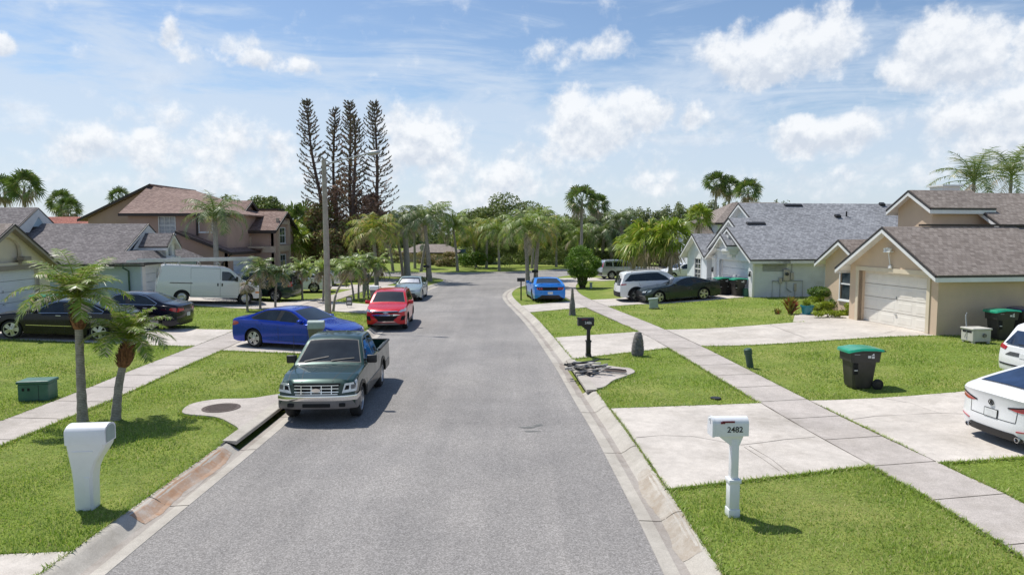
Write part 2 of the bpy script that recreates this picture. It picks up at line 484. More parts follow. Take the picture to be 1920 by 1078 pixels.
MT['conc'] = m_concrete('driveway_concrete', (.60, .545, .485), .14, .5)
MT['walkc'] = m_concrete('sidewalk_concrete', (.53, .475, .43), .14, .5, .2)
MT['curb'] = m_concrete('curb_concrete', (.50, .46, .40), .12, .55)
MT['gutter'] = m_concrete('gutter_concrete', (.40, .36, .32), .14, .8, .12, (.16, .12, .085))
MT['gap'] = simple('joint_dirt', (.10, .085, .065), .95, var=.4, scale=9)
MT['crack'] = simple('crack_dark', (.13, .11, .09), .95, var=.3, scale=9)
MT['rust'] = m_concrete('rusty_gutter_silt', (.50, .455, .40), .12, 1.0, .12, (.36, .175, .075), .30, .50, 1.9)
MT['rustlight'] = m_concrete('brown_gutter_stain', (.50, .46, .40), .12, .9, .12, (.27, .205, .14), .34, .56, 1.7)
MT['grass'] = m_grass('lawn_grass', (.195, .265, .048), (.30, .375, .09), (.36, .345, .13))
MT['blade'] = m_leaf('grass_blade', (.15, .245, .034), (.37, .47, .11), (.50, .46, .21), .35, .6, .13)
MT['cream'] = simple('stucco_cream', (.68, .61, .47), .9, var=.06, bmp=.4, bscale=45, scale=1.2)
MT['tan'] = simple('stucco_tan', (.62, .475, .34), .9, var=.07, bmp=.4, bscale=45, scale=1.0, dirt=((.44, .35, .25), .3))
MT['tantrim'] = simple('trim_cream', (.66, .57, .42), .7, var=.06)
MT['white'] = simple('white_trim', (.76, .76, .75), .55, var=.06, scale=2, dirt=((.55, .53, .48), .35))
MT['cyan'] = simple('stucco_pale_cyan', (.42, .53, .60), .9, var=.06, bmp=.3, bscale=45, scale=1.0)
MT['bluegrey'] = simple('stucco_pale_blue', (.68, .72, .76), .9, var=.07, bmp=.3, bscale=45, scale=.9, dirt=((.36, .38, .36), .45))
MT['pink'] = simple('stucco_dusty_brown', (.44, .30, .245), .9, var=.07, bmp=.3, bscale=45, scale=.8)
MT['pinktrim'] = simple('trim_sand', (.50, .40, .31), .8, var=.06)
MT['browntrim'] = simple('trim_dark_brown', (.045, .032, .028), .6, var=.15)
MT['fascia_dark'] = simple('drip_edge_dark', (.05, .045, .045), .5, var=.1)
MT['taupe'] = simple('trim_taupe', (.30, .26, .20), .8, var=.08)
MT['door'] = simple('garage_door_cream', (.80, .76, .68), .6, var=.04, scale=1.5, dirt=((.55, .50, .42), .3))
MT['doorw'] = simple('garage_door_white', (.70, .73, .76), .55, var=.04, scale=1.5)
MT['sh_tan'] = m_shingle('shingle_weathered_brown', [(.16, .128, .108), (.25, .207, .178), (.33, .28, .245)], (.12, .095, .08))
MT['sh_grey'] = m_shingle('shingle_slate_grey', [(.165, .168, .178), (.28, .283, .298), (.39, .395, .41)], (.13, .132, .14))
MT['sh_dark'] = m_shingle('shingle_charcoal_brown', [(.10, .088, .088), (.17, .15, .15), (.25, .225, .22)], (.06, .055, .055))
MT['sh_pink'] = m_shingle('shingle_brown', [(.15, .095, .078), (.25, .165, .135), (.34, .235, .195)], (.12, .075, .06))
MT['tile'] = m_shingle('roof_red', [(.20, .06, .045), (.33, .11, .08), (.42, .17, .12)], (.14, .05, .04))
MT['glass'] = m_glass('window_glass', (.03, .04, .045), .06)
MT['carglass'] = m_glass('car_glass', (.010, .013, .015), .03)
MT['curtain'] = simple('curtained_glass', (.42, .44, .46), .25, var=.25, scale=9)
MT['tint'] = m_glass('car_glass_blue_tint', (.012, .022, .05), .05)
MT['rubber'] = simple('tyre_rubber', (.022, .022, .023), .85, var=.2, scale=8)
MT['black'] = simple('black_plastic', (.018, .018, .019), .5, var=.2, scale=6)
MT['under'] = simple('underbody_black', (.012, .012, .012), .95, var=.2)
MT['chrome'] = simple('chrome', (.72, .72, .73), .14, 1., var=.05)
MT['alloy'] = simple('alloy_silver', (.50, .51, .53), .3, .85, var=.1)
MT['alloydk'] = simple('alloy_grey', (.16, .16, .17), .35, .7, var=.1)
MT['lamp'] = simple('headlight_lens', (.62, .64, .66), .12, .3, coat=1, var=.3, scale=14)
MT['red'] = simple('tail_light_red', (.45, .015, .02), .18, 0, coat=1, var=.25, scale=9)
MT['amber'] = simple('amber_lens', (.75, .28, .03), .2, 0, coat=1, var=.15)
MT['plate'] = simple('licence_plate', (.66, .67, .66), .45, var=.12, scale=12)
MT['platetxt'] = simple('plate_lettering', (.03, .08, .05), .5)
MT['binb'] = simple('bin_charcoal', (.040, .037, .034), .5, var=.25, scale=3, dirt=((.13, .11, .09), .35))
MT['bing'] = simple('bin_lid_green', (.012, .30, .17), .35, coat=.3, var=.15, scale=4)
MT['binblue'] = simple('bin_lid_navy', (.012, .03, .12), .35, coat=.3, var=.15, scale=4)
MT['boxgreen'] = simple('cabinet_green', (.045, .14, .10), .5, var=.2, scale=3, dirt=((.13, .17, .12), .4))
MT['boxdkgreen'] = simple('pedestal_dark_green', (.035, .085, .055), .5, var=.2, scale=5)
MT['boxgrey'] = simple('pedestal_grey_green', (.33, .40, .37), .55, var=.12, scale=5)
MT['pole'] = simple('weathered_pole', (.38, .335, .285), .85, var=.22, scale=5, bmp=.4, bscale=25)
MT['metalgrey'] = simple('grey_metal', (.42, .43, .44), .4, .5, var=.15)
MT['alum'] = simple('aluminium', (.55, .56, .57), .32, .8, var=.12)
MT['mailw'] = simple('mailbox_white', (.80, .81, .82), .35, coat=.25, var=.04, scale=4, dirt=((.6, .6, .58), .25))
MT['mailb'] = simple('mailbox_black', (.015, .015, .016), .45, var=.2, scale=6, dirt=((.10, .05, .03), .3))
MT['digit'] = simple('digits_black', (.01, .01, .01), .5)
MT['digitw'] = simple('digits_white', (.75, .75, .75), .5)
MT['flag'] = simple('flag_maroon', (.16, .012, .03), .5)
MT['acbox'] = simple('unit_beige', (.56, .54, .48), .6, var=.08, scale=4, dirt=((.33, .31, .26), .4))
MT['teal'] = simple('pot_teal', (.01, .20, .26), .35, coat=.4, var=.12, scale=5)
MT['bark'] = simple('palm_bark_grey', (.36, .325, .28), .95, var=.35, scale=9, bmp=.9, bscale=18)
MT['barkp'] = simple('royal_bark_pale', (.36, .34, .31), .9, var=.2, scale=5, bmp=.5, bscale=14)
banded(MT['bark'], (.13, .11, .09)); banded(MT['barkp'], (.22, .205, .185), 4.0)
MT['boots'] = simple('palm_boots_rust', (.21, .095, .045), .95, var=.45, scale=22, bmp=1., bscale=30)
MT['stump'] = simple('dead_palm_stump', (.20, .185, .17), .95, var=.5, scale=14, bmp=1., bscale=26)
MT['wood'] = simple('tree_wood', (.085, .065, .05), .95, var=.3, scale=5, bmp=.6, bscale=14)
MT['pinewood'] = simple('pine_wood', (.11, .075, .06), .95, var=.3, scale=5, bmp=.6, bscale=14)
MT['palmleaf'] = m_leaf('palm_leaf', (.12, .19, .04), (.33, .41, .12), (.42, .38, .20), .3, .45, .12)
MT['palmleafnear'] = m_leaf('palm_leaf_bright', (.09, .17, .02), (.34, .44, .10), (.56, .46, .36), .32, .35, .20)
MT['palmgrey'] = m_leaf('palm_leaf_silvery', (.085, .135, .045), (.26, .32, .16), (.40, .38, .26), .25, .4, .15)
MT['palmyel'] = m_leaf('palm_leaf_yellowing', (.14, .19, .03), (.37, .40, .10), (.50, .36, .14), .3, .5, .2)
MT['deadleaf'] = m_leaf('palm_leaf_dead', (.24, .19, .14), (.52, .44, .36), (.55, .42, .36), .2, .8, .2)
MT['fanleaf'] = m_leaf('fan_palm_leaf', (.06, .10, .03), (.20, .27, .085), (.33, .29, .17), .2, .45, .07)
MT['fanbright'] = m_leaf('fan_palm_leaf_bright', (.10, .165, .02), (.30, .38, .06), (.46, .42, .12), .3, .4, .12)
MT['oak'] = m_leaf('oak_leaf', (.085, .12, .032), (.25, .30, .095), (.24, .22, .09), .2, .6, .07)
MT['shrub'] = m_leaf('shrub_leaf', (.045, .10, .014), (.16, .25, .04), (.25, .28, .07), .25, .5, .08)
MT['topiary'] = m_leaf('topiary_leaf', (.06, .14, .012), (.20, .32, .04), (.28, .36, .07), .3, .5, .05)
MT['lime'] = m_leaf('shrub_leaf_lime', (.16, .22, .02), (.40, .45, .06), None, .35, .5)
MT['croton'] = m_leaf('croton_leaf', (.14, .15, .03), (.42, .33, .10), (.35, .08, .06), .3, .45, .25)
MT['pineleaf'] = m_leaf('pine_needles', (.10, .095, .07), (.24, .22, .17), (.26, .15, .13), .1, .8, .15)
MT['pinebrown'] = m_leaf('pine_needles_brown', (.25, .14, .105), (.46, .30, .22), (.22, .16, .11), .1, .8, .2)
MT['vine'] = m_leaf('russet_vine', (.17, .12, .055), (.36, .25, .13), (.24, .30, .09), .2, .7, .3)
MT['dry'] = m_leaf('dry_hedge', (.30, .21, .13), (.52, .42, .28), (.2, .26, .08), .2, .8, .15)
MT['bromel'] = m_leaf('cordyline_leaf', (.04, .015, .02), (.13, .04, .04), None, .1, .5)
MT['woods'] = m_leaf('far_woods_leaf', (.12, .15, .07), (.28, .32, .15), (.24, .21, .12), .15, .8, .08)
MT['manhole'] = simple('cast_iron', (.10, .075, .065), .85, var=.25, scale=12, bmp=.8, bscale=40)
MT['scrap_k'] = simple('scrap_black', (.02, .02, .022), .5, var=.3, scale=9)
MT['scrap_w'] = simple('scrap_grey', (.42, .40, .37), .7, var=.35, scale=12)
MT['skin'] = simple('skin', (.42, .25, .18), .6, var=.05)
MT['trousers'] = simple('trousers_sage', (.30, .33, .27), .9, var=.1, scale=14)
MT['shirt'] = simple('shirt_grey', (.25, .26, .27), .9, var=.1, scale=14)
MT['hair'] = simple('hair_dark', (.02, .015, .012), .8)
MT['tarp'] = simple('fence_blue_mesh', (.10, .16, .24), .8, var=.2, scale=2)
MT['sign'] = simple('sign_back', (.42, .42, .42), .5, .3, var=.1)
# ================================================================ GROUND
DX = [x * 1.0 for x in range(-34, 32)]
DY = [y * 2.0 for y in range(0, 31)]
def sheet(name, pts, off, mat, th=.05, dice=True, parent=None, kind='structure', holes=()):
    """ground sheet following the terrain, pts in world xy"""
    bm = bmesh.new()
    loops = [list(pts)] + [list(h) for h in holes]
    tri = tessellate_polygon([[Vector((p[0], p[1], 0)) for p in l] for l in loops])
    vs = [bm.verts.new((p[0], p[1], 0)) for l in loops for p in l]
    for t in tri:
        try: bm.faces.new([vs[i] for i in t])
        except ValueError: pass
    bmesh.ops.dissolve_limit(bm, angle_limit=.01, verts=bm.verts, edges=bm.edges)
    if dice:
        xs = [p[0] for p in pts]; ys = [p[1] for p in pts]
        for x in DX:
            if min(xs) < x < max(xs): bmesh.ops.bisect_plane(bm, geom=list(bm.verts) + list(bm.edges) + list(bm.faces), plane_co=(x, 0, 0), plane_no=(1, 0, 0), dist=1e-4)
        for y in DY:
            if min(ys) < y < max(ys): bmesh.ops.bisect_plane(bm, geom=list(bm.verts) + list(bm.edges) + list(bm.faces), plane_co=(0, y, 0), plane_no=(0, 1, 0), dist=1e-4)
    for v in bm.verts: v.co.z = (gz(v.co.x, v.co.y) if dice is True else (.12 if dice == 'flat' else 0)) + off
    if th:
        r = bmesh.ops.extrude_face_region(bm, geom=list(bm.faces))
        for v in r['geom']:
            if isinstance(v, bmesh.types.BMVert): v.co.z -= th
    bmesh.ops.recalc_face_normals(bm, faces=bm.faces)
    me = bpy.data.meshes.new(name); bm.to_mesh(me); bm.free(); me.materials.append(mat)
    o = bpy.data.objects.new(name, me); link(o, parent)
    if parent is None: tag(o, kind=kind)
    return o
def px(pts, z=None): return [tuple(G(a, b, z).xy) for a, b in pts]
def resample(pts, step):
    out = [Vector(pts[0])]
    for a, b in zip(pts[:-1], pts[1:]):
        a = Vector(a); b = Vector(b); n = max(1, int((b - a).length / step))
        for i in range(1, n + 1): out.append(a.lerp(b, i / n))
    return out
def spline(pts, n=6):
    P = [Vector(p) for p in pts]; P = [P[0] * 2 - P[1]] + P + [P[-1] * 2 - P[-2]]; out = []
    for i in range(1, len(P) - 2):
        for k in range(n):
            t = k / n
            out.append(.5 * ((2 * P[i]) + (-P[i - 1] + P[i + 1]) * t + (2 * P[i - 1] - 5 * P[i] + 4 * P[i + 1] - P[i + 2]) * t * t + (-P[i - 1] + 3 * P[i] - 3 * P[i + 1] + P[i + 2]) * t ** 3))
    out.append(P[-2]); return out
def offs(pts, d):
    """offset to the right of travel"""
    out = []
    for i, p in enumerate(pts):
        t = (pts[min(i + 1, len(pts) - 1)] - pts[max(i - 1, 0)]).normalized()
        out.append(p + Vector((t.y, -t.x)) * d)
    return out
Rk = [(2.0, -14), (1.93, 0), (1.88, 8.2), (1.82, 11), (1.72, 14), (1.56, 17), (1.40, 20.5), (1.18, 24), (.90, 28), (.52, 32.5), (.05, 37), (-.38, 41), (-.60, 44), (-.62, 46.8), (-.32, 50), (.35, 53), (1.3, 56.2), (2.4, 60), (3.9, 64), (5.8, 67.3), (9, 70), (16, 74), (28, 80), (50, 90)]
Lk = [(-5.02, -14), (-5.02, 0), (-5.02, 8), (-4.98, 13), (-5.02, 17), (-5.18, 22), (-5.45, 28), (-5.80, 34), (-6.05, 40), (-6.18, 45), (-6.10, 50), (-5.72, 54), (-5.25, 57.2), (-5.5, 60.2), (-6.8, 62.6), (-9, 64), (-13, 65), (-22, 66), (-50, 68)]
Rk = spline(Rk, 5); Lk = spline(Lk, 5)
Rb = offs(Rk, .62); Lb = offs(Lk, -.62)
far = spline([(-50, 73), (-22, 71.5), (-13, 70.6), (-6.6, 70.4), (-3, 70.9), (1.5, 73), (6.5, 77.5), (14, 81), (26, 86.5), (50, 98)], 4)
# road surface
rd = [tuple(p) for p in Rk] + [tuple(p) for p in reversed(far)] + [tuple(p) for p in reversed(Lk)]
sheet('road', rd, 0, MT['asphalt'], 0, dice=False)
sheet('ground', [(-900, -60), (900, -60), (900, 1500), (-900, 1500)], -.05, MT['grass'], 0, dice=False)
# lawns: left, right, far
Lback = [tuple(p) for p in Lb]; Rback = [tuple(p) for p in Rb]
lawnL = Lback + [(-50, 66), (-50, -14)]
lawnL = [p for p in lawnL if p[0] > -49.9] + [(-60, 68.6), (-60, -14)]
lawnR = [p for p in Rback if p[0] < 49.5] + [(60, 94), (60, -14)]
# inlet throats are bites out of the lawn edge; covered with the concrete tops below
sheet('lawn_left', lawnL, 0, MT['grass'], .1)
sheet('lawn_right', lawnR, 0, MT['grass'], .1)
fb = offs(far, -.4)
sheet('lawn_far', [tuple(p) for p in fb] + [(700, 500), (700, 1400), (-700, 1400), (-700, 120)], .1, MT['grass'], .1, dice=False)
# curb and gutter: swept profile, three strips with real heights
def sweep(name, line, sgn, prof, mat, y0=-14, y1=200, parent=None):
    mb = MB(); L = [p for p in resample([tuple(q) for q in line], .3 if y1 - y0 < 40 else .6) if y0 <= p.y <= y1]
    n = len(prof); vs = []
    for i, p in enumerate(L):
        t = (L[min(i + 1, len(L) - 1)] - L[max(i - 1, 0)]).normalized(); nn = Vector((t.y, -t.x)) * sgn
        for (d, z) in prof: q = p + nn * d; vs.append((q.x, q.y, z))
    mb.add(vs, [(i * n + k, i * n + k + 1, (i + 1) * n + k + 1, (i + 1) * n + k) for i in range(len(L) - 1) for k in range(n - 1)])
    mb.f += [tuple(range(n)), tuple((len(L) - 1) * n + k for k in range(n))] if n > 3 else []
    o = mb.build(name, mat, parent, smooth=True, sharp=25)
    if parent is None: tag(o, kind='structure')
    return o
SA = [(-.01, -.05), (0, .006), (.20, -.004)]
SB = [(.20, -.004), (.26, -.012), (.33, -.006)]
SC = [(.33, -.006), (.40, .03), (.50, .105), (.56, .132), (.64, .134), (.645, .06)]
IN_R = (17.6, 21.3); IN_L = (12.9, 16.2)   # storm inlets
for nm, ln, sg, IN in (('right', Rk, 1, IN_R), ('left', Lk, -1, IN_L)):
    sweep('gutter_apron', ln, sg, SA, MT['curb'])
    sweep('gutter', ln, sg, SB, MT['gutter'])
    sweep('curb', ln, sg, SC, MT['curb'], -14, IN[0] + .3)
    sweep('curb', ln, sg, SC, MT['curb'], IN[1] - .3, 200)
    # inlet: dark throat under a concrete lip
    sweep('inlet_throat', ln, sg, [(.33, -.006), (.345, -.10), (.60, -.11), (.60, .165)], MT['under'], IN[0] - .1, IN[1] + .1)
    sweep('inlet_lip', ln, sg, [(.40, .10), (.385, .10), (.385, .165), (.40, .175), (.66, .18)], MT['curb'], IN[0] - .3, IN[1] + .3)
sweep('far_curb', far, -1, [(0, .01), (.1, .02), (.2, .11), (.4, .12), (.42, .0)], MT['curb'], 0, 140)
# joints across the curb and gutter, every 3 m
mb = MB(); rr = random.Random(3)
for ln, sg in ((Rk, 1), (Lk, -1)):
    L = resample([tuple(q) for q in ln], 1.0); nxt = 6.2
    for i in range(1, len(L) - 1):
        if L[i].y >= nxt and L[i].y < 48:
            nxt += 3.05; t = (L[i + 1] - L[i - 1]).normalized(); nn = Vector((t.y, -t.x)) * sg; k = rr.uniform(-.04, .04)
            P = [(0.0, .010), (.2, .0), (.26, -.008), (.33, -.002), (.40, .035), (.50, .110), (.56, .137), (.64, .139)]
            for (d0, z0), (d1, z1) in zip(P[:-1], P[1:]):
                a = L[i] + nn * d0 + t * k * d0; b = L[i] + nn * d1 + t * k * d1; w = t * .008
                mb.add([(a.x - w.x, a.y - w.y, z0), (a.x + w.x, a.y + w.y, z0), (b.x + w.x, b.y + w.y, z1), (b.x - w.x, b.y - w.y, z1)], [(0, 1, 2, 3)])
tag(mb.build('curb_joint', MT['gap']), kind='structure')
# rust coloured silt on the left gutter, brown stains on the right
def stain(name, line, sgn, y0, y1, d0, d1, mat, seed):
    r = random.Random(seed); mb = MB(); L = [p for p in resample([tuple(q) for q in line], .12) if y0 <= p.y <= y1]; vs = []
    prof = sorted(SA + SB + SC[:-1])
    def zz(d):
        for (a, za), (b, zb) in zip(prof[:-1], prof[1:]):
            if a <= d <= b: return za + (zb - za) * (d - a) / max(1e-6, b - a)
        return prof[-1][1]
    ph = r.uniform(0, 6)
    for i, p in enumerate(L):
        t = (L[min(i + 1, len(L) - 1)] - L[max(i - 1, 0)]).normalized(); nn = Vector((t.y, -t.x)) * sgn
        e = min(1, .75 + min(i, len(L) - 1 - i) / 12); m = (d0 + d1) / 2
        a = m + (d0 - m) * e * (1 + .25 * math.sin(i * .41 + ph) + r.uniform(-.08, .08)); b = m + (d1 - m) * e * (1 + .10 * math.sin(i * .63 + ph * 2) + r.uniform(-.05, .05))
        for k in range(5): d = a + (b - a) * k / 4; q = p + nn * d; vs.append((q.x, q.y, zz(d) + .0035))
    mb.add(vs, [(i * 5 + k, i * 5 + k + 1, i * 5 + k + 6, i * 5 + k + 5) for i in range(len(L) - 1) for k in range(4)])
    return tag(mb.build(name, mat), kind='structure')
stain('gutter_silt', Lk, -1, 9.5, 12.8, .30, .60, MT['rust'], 1); stain('gutter_stain', Lk, -1, 10.6, 11.7, .26, .37, MT['gutter'], 21)
stain('gutter_silt', Rk, 1, 8.4, 11.6, .30, .60, MT['rustlight'], 4)
stain('gutter_silt', Rk, 1, 17.2, 21.6, .14, .32, MT['gutter'], 7)
stain('gutter_silt', Rk, 1, 12.2, 16.8, .20, .30, MT['gutter'], 8)
stain('gutter_silt', Rk, 1, 21.7, 29.8, .18, .33, MT['gutter'], 9)

# ---- pavements (world polygons, kept for grass exclusion)
PAVE = []
PO = .022
def pave(name, pts, mat, off=PO, keep=True):
    if keep: PAVE.append([tuple(p)[:2] for p in pts])
    return sheet(name, [tuple(p)[:2] for p in pts], off, mat, .06)
def along(line, y):
    for a, b in zip(line[:-1], line[1:]):
        if a.y <= y <= b.y and b.y > a.y: return a.lerp(b, (y - a.y) / (b.y - a.y))
    return line[-1]
def edge(line, y0, y1):
    s = sorted([p.y for p in line if min(y0, y1) < p.y < max(y0, y1)] + [y0, y1], reverse=y0 > y1)
    return [tuple(along(line, y)) for y in s]
LswU = [Vector(p) for p in [(-11.1, -14), (-11.1, 8), (-11.12, 16.5), (-11.3, 20), (-11.45, 24.4), (-11.6, 28), (-11.85, 34), (-11.95, 40), (-11.85, 46), (-11.4, 51), (-11.0, 55), (-11.6, 60.5)]]
LswL = [Vector(p) for p in [(-9.85, -14), (-9.85, 8), (-9.82, 16.5), (-10.0, 20), (-10.15, 24.4), (-10.35, 28), (-10.6, 34), (-10.7, 40), (-10.55, 46), (-10.1, 51), (-9.6, 55), (-10.0, 60.5)]]
RswL = [Vector(p) for p in [(6.45, -14), (6.45, 8), (6.35, 11), (6.1, 14), (5.92, 17), (5.75, 20.5), (5.55, 24.2), (5.25, 28), (4.7, 32.5), (4.1, 37), (3.6, 41), (3.3, 45), (3.35, 49), (3.7, 53), (4.5, 57.5), (6.3, 62.5)]]
RswR = offs(RswL, 1.28)
LswU = spline(LswU, 3); LswL = spline(LswL, 3); RswL = spline(RswL, 3); RswR = spline(offs(RswL, 1.28), 1)
def poly(*parts): return [p for q in parts for p in q]
pave('sidewalk', poly([tuple(p) for p in LswL], [tuple(p) for p in reversed(LswU)]), MT['walkc'])
pave('sidewalk', poly([tuple(p) for p in RswL], [tuple(p) for p in reversed(RswR)]), MT['walkc'])
# right side driveways: apron (curb to sidewalk) then drive (sidewalk to garage)
D2 = .018
def apron(line, sw, y0, y1, ys0=None, ys1=None):
    ys0 = y0 if ys0 is None else ys0; ys1 = y1 if ys1 is None else ys1
    pave('driveway_apron', poly(edge(line, y0, y1), edge(sw, ys1, ys0)), MT['conc'])
Rb2 = [p.copy() for p in offs(Rk, .645)]; Lb2 = [p.copy() for p in offs(Lk, -.645)]
apron(Rb2, RswL, 10.6, 15.6, 11.7, 16.1)
a = G(1524, 753); b = G(1675, 741); c = G(1808, 735); d = G(1770, 870); e = G(1920, 857)
pave('driveway', [tuple(along(RswR, 11.85)), (e.x, e.y), (20, 13.2), (24, 13.6), (24, 18.2), (18, 17.6), (c.x, c.y), tuple(along(RswR, 16.35))], MT['conc'])
apron(Rb2, RswL, 21.9, 26.4, 24.0, 28.0)
pave('driveway', [tuple(along(RswR, 24.4)), (G(1740, 628) + Vector((.35, -.25, 0))).xy, (G(1740, 628) + Vector((.6, 0, 0))).xy, (G(1612, 599) + Vector((.6, 0, 0))).xy, (15.3, 32.4), (13.6, 31.9), (13.2, 31.2), G(1508, 604).xy, tuple(along(RswR, 28.6))], MT['conc'])
pave('garden_path', [G(1500, 605).xy + Vector((-.3, .05)), G(1508, 604).xy + Vector((.5, .1)), G(1540, 596).xy, G(1600, 592).xy, G(1600, 588).xy, G(1490, 592).xy], MT['conc'])
apron(Rb2, RswL, 35.0, 38.2, 37.3, 40.8)
pave('driveway', [tuple(along(RswR, 37.8)), G(1195, 571).xy, G(1300, 566).xy, G(1395, 558).xy, (15.5, 44.8), (14.4, 50), (13.4, 50), G(1160, 560).xy, tuple(along(RswR, 41.5))], MT['conc'])
pave('driveway', [tuple(along(Rb2, 55.8)), tuple(along(RswL, 56.5)), G(1075, 527).xy, G(1130, 527).xy, G(1215, 524).xy, (18, 62), (8, 62), (4.6, 61.6), tuple(along(Rb2, 60))], MT['conc'], PO + .004)
# left side driveways
pave('driveway_apron', poly([tuple(along(LswL, -5))], [tuple(along(Lb2, -5))], [tuple(along(Lb2, 8.45))], [G(0, 1042).xy, tuple(along(LswL, 8.5))]), MT['conc'])
apron(Lb2, LswL, 22.6, 27.6, 23.5, 28.0)
pave('driveway', [tuple(along(LswU, 24.4)), G(240, 646).xy, G(120, 641).xy, G(0, 636).xy, (-24.4, 24.5), (-24.4, 31.5), (-18, 30.4), G(331, 616).xy, tuple(along(LswU, 28.6))], MT['conc'])
apron(Lb2, LswL, 34.2, 37.8, 35.9, 40.6)
pave('driveway', [tuple(along(LswU, 36.6)), G(481, 580).xy, G(361, 572).xy, (-21.8, 38.6), (-21.4, 42.6), G(523, 568).xy, tuple(along(LswU, 42.3))], MT['conc'])
apron(Lb2, LswL, 47.8, 51.0, 49.4, 53)
pave('driveway', [tuple(along(LswU, 49.6)), (-16, 49.3), (-24, 49), (-24, 54), (-16, 54), tuple(along(LswU, 53.6))], MT['conc'])
# joints and cracks in the pavements: narrow sheets a few mm above
jm = []
def ribbon(pts, w, off=PO + .004, jit=0, seed=0, mb=None):
    r = random.Random(seed); P = resample([tuple(p)[:2] for p in pts], .4); m = mb or MB(); vs = []
    for i, p in enumerate(P):
        t = (P[min(i + 1, len(P) - 1)] - P[max(i - 1, 0)]).normalized(); nn = Vector((t.y, -t.x))
        q = p + nn * r.uniform(-jit, jit); ww = w * (1 if not jit else r.uniform(.3, 1.4))
        for s in (-.5, .5): z = q + nn * ww * s; vs.append((z.x, z.y, gz(z.x, z.y) + off))
    m.add(vs, [(2 * i, 2 * i + 1, 2 * i + 3, 2 * i + 2) for i in range(len(P) - 1)])
    return m
jb = MB()
for ln_, k_ in ((LswU, -.02), (LswL, .03), (RswR, .02), (RswL, -.03)):
    es = offs([p for p in ln_ if 5 < p.y < 50], k_); ribbon(es, .05, PO - .012, .02, 5, jb)
for L_, U_ in ((LswL, LswU), (RswL, RswR)):
    y = 7.1
    while y < 46:
        ribbon([along(L_, y), along(U_, y + (.25 if L_ is RswL else .1))], .018, mb=jb); y += 1.52
for (pts) in [edge(RswL, 11.8, 16.1), edge(RswR, 11.9, 16.4), edge(RswL, 24, 28), edge(RswR, 24.3, 28.5), edge(LswL, 23.5, 28), edge(LswU, 24.3, 28.6), edge(Rb2, 10.6, 15.6), edge(LswL, 35.9, 40.6), edge(LswU, 36.6, 42), edge(RswR, 37.8, 41.5)]:
    ribbon(pts, .03, mb=jb, jit=.004, seed=len(pts))
tag(jb.build('pavement_joint', MT['gap'], fix=False), kind='structure')
cb = MB()
for k, (pl, w, j) in enumerate([
    ([(1192, 822), (1240, 818), (1300, 820), (1390, 836), (1470, 826), (1528, 821)], .014, .012), ([(1395, 840), (1430, 862), (1462, 885)], .010, .006), ([(1405, 838), (1445, 862), (1478, 888)], .010, .006),
    ([(1598, 788), (1640, 782), (1700, 779), (1760, 776), (1806, 778)], .015, .01), ([(1700, 755), (1735, 768), (1765, 777)], .014, .01), ([(1640, 745), (1700, 756)], .010, .008),
    ([(1444, 610), (1476, 622), (1508, 634)], .02, .004), ([(1640, 631), (1682, 620)], .02, .004),
    ([(1045, 642), (1090, 640), (1135, 642)], .02, .01), ([(1100, 638), (1180, 630), (1222, 628)], .014, .01)]):
    ribbon(px(pl), w, PO + .004, j, k, cb)
tag(cb.build('pavement_crack', MT['crack'], fix=False), kind='structure')
# inlet tops with manholes
def inlet(line, sg, y0, y1, tail, cx, cy, rr_, lab):
    A = edge([p.copy() for p in offs(line, sg * .60)], y0, y1)
    tl = spline([A[-1]] + [tuple(q) for q in tail] + [A[0]], 5)[1:-1]; pts = A + [tuple(q) for q in tl]
    PAVE.append([tuple(p)[:2] for p in pts])
    sheet('storm_inlet_top', [tuple(p)[:2] for p in pts], .055, MT['walkc'], .04)
    m = MB(); m.lathe([(rr_, 0), (rr_, .010), (rr_ - .03, .012), (rr_ - .035, .007), (0.02, .008)], 32)
    for i in range(-6, 7):
        for j in range(-6, 7):
            if (i * i + j * j) < 34: m.box((i * rr_ / 7 - .018, j * rr_ / 7 - .018, .007), (i * rr_ / 7 + .018, j * rr_ / 7 + .018, .013))
    o = m.build('manhole_cover', MT['manhole']); o.location = (cx, cy, gz(cx, cy) + .056)
    tag(o, lab, 'manhole cover')
i1 = G(1152, 699)
t1 = [G(1133, 728).xy, G(1150, 716).xy, G(1172, 708).xy, G(1190, 700).xy, G(1180, 693).xy, G(1160, 691).xy, G(1120, 686).xy, G(1078, 684).xy]
inlet(Rk, 1, 17.5, 21.4, list(reversed(t1))if False else [p for p in reversed(t1)], i1.x, i1.y, .36, 'round iron manhole cover beside the heap of scrap on the right storm drain')
i2 = G(415, 769)
t2 = [G(448, 812).xy, G(430, 796).xy, G(402, 785).xy, G(350, 780).xy, G(343, 772).xy, G(362, 760).xy, G(408, 752).xy, G(470, 750).xy, G(528, 742).xy]
inlet(Lk, -1, 12.8, 16.4, [p for p in reversed(t2)], i2.x, i2.y, .42, 'round iron manhole cover in the concrete drain top left of the green pickup')
# small marks on the road
def blotch(name, cx, cy, rx, ry, mat, seed):
    r = random.Random(seed); n = 28; ph = r.uniform(0, 6)
    pts = [(cx + math.cos(a) * rx * (1 + .3 * math.sin(3 * a + ph) + r.uniform(-.15, .15)), cy + math.sin(a) * ry * (1 + .2 * math.sin(2 * a) + r.uniform(-.15, .15))) for a in [2 * PI * k / n for k in range(n)]]
    m = MB(); m.add([(x, y, .004) for x, y in pts], [tuple(range(n))]); return tag(m.build(name, mat), kind='structure')
MT['wet'] = simple('oil_stain', (.13, .13, .12), .7, var=.2, scale=9)
p = G(1000, 800, 0); blotch('oil_stain', p.x - .12, p.y - .05, .17, .07, MT['wet'], 2); blotch('oil_stain', p.x + .12, p.y + .12, .10, .09, MT['wet'], 5)
p = G(995, 806, 0); blotch('oil_stain', p.x, p.y - .1, .16, .05, MT['wet'], 8)
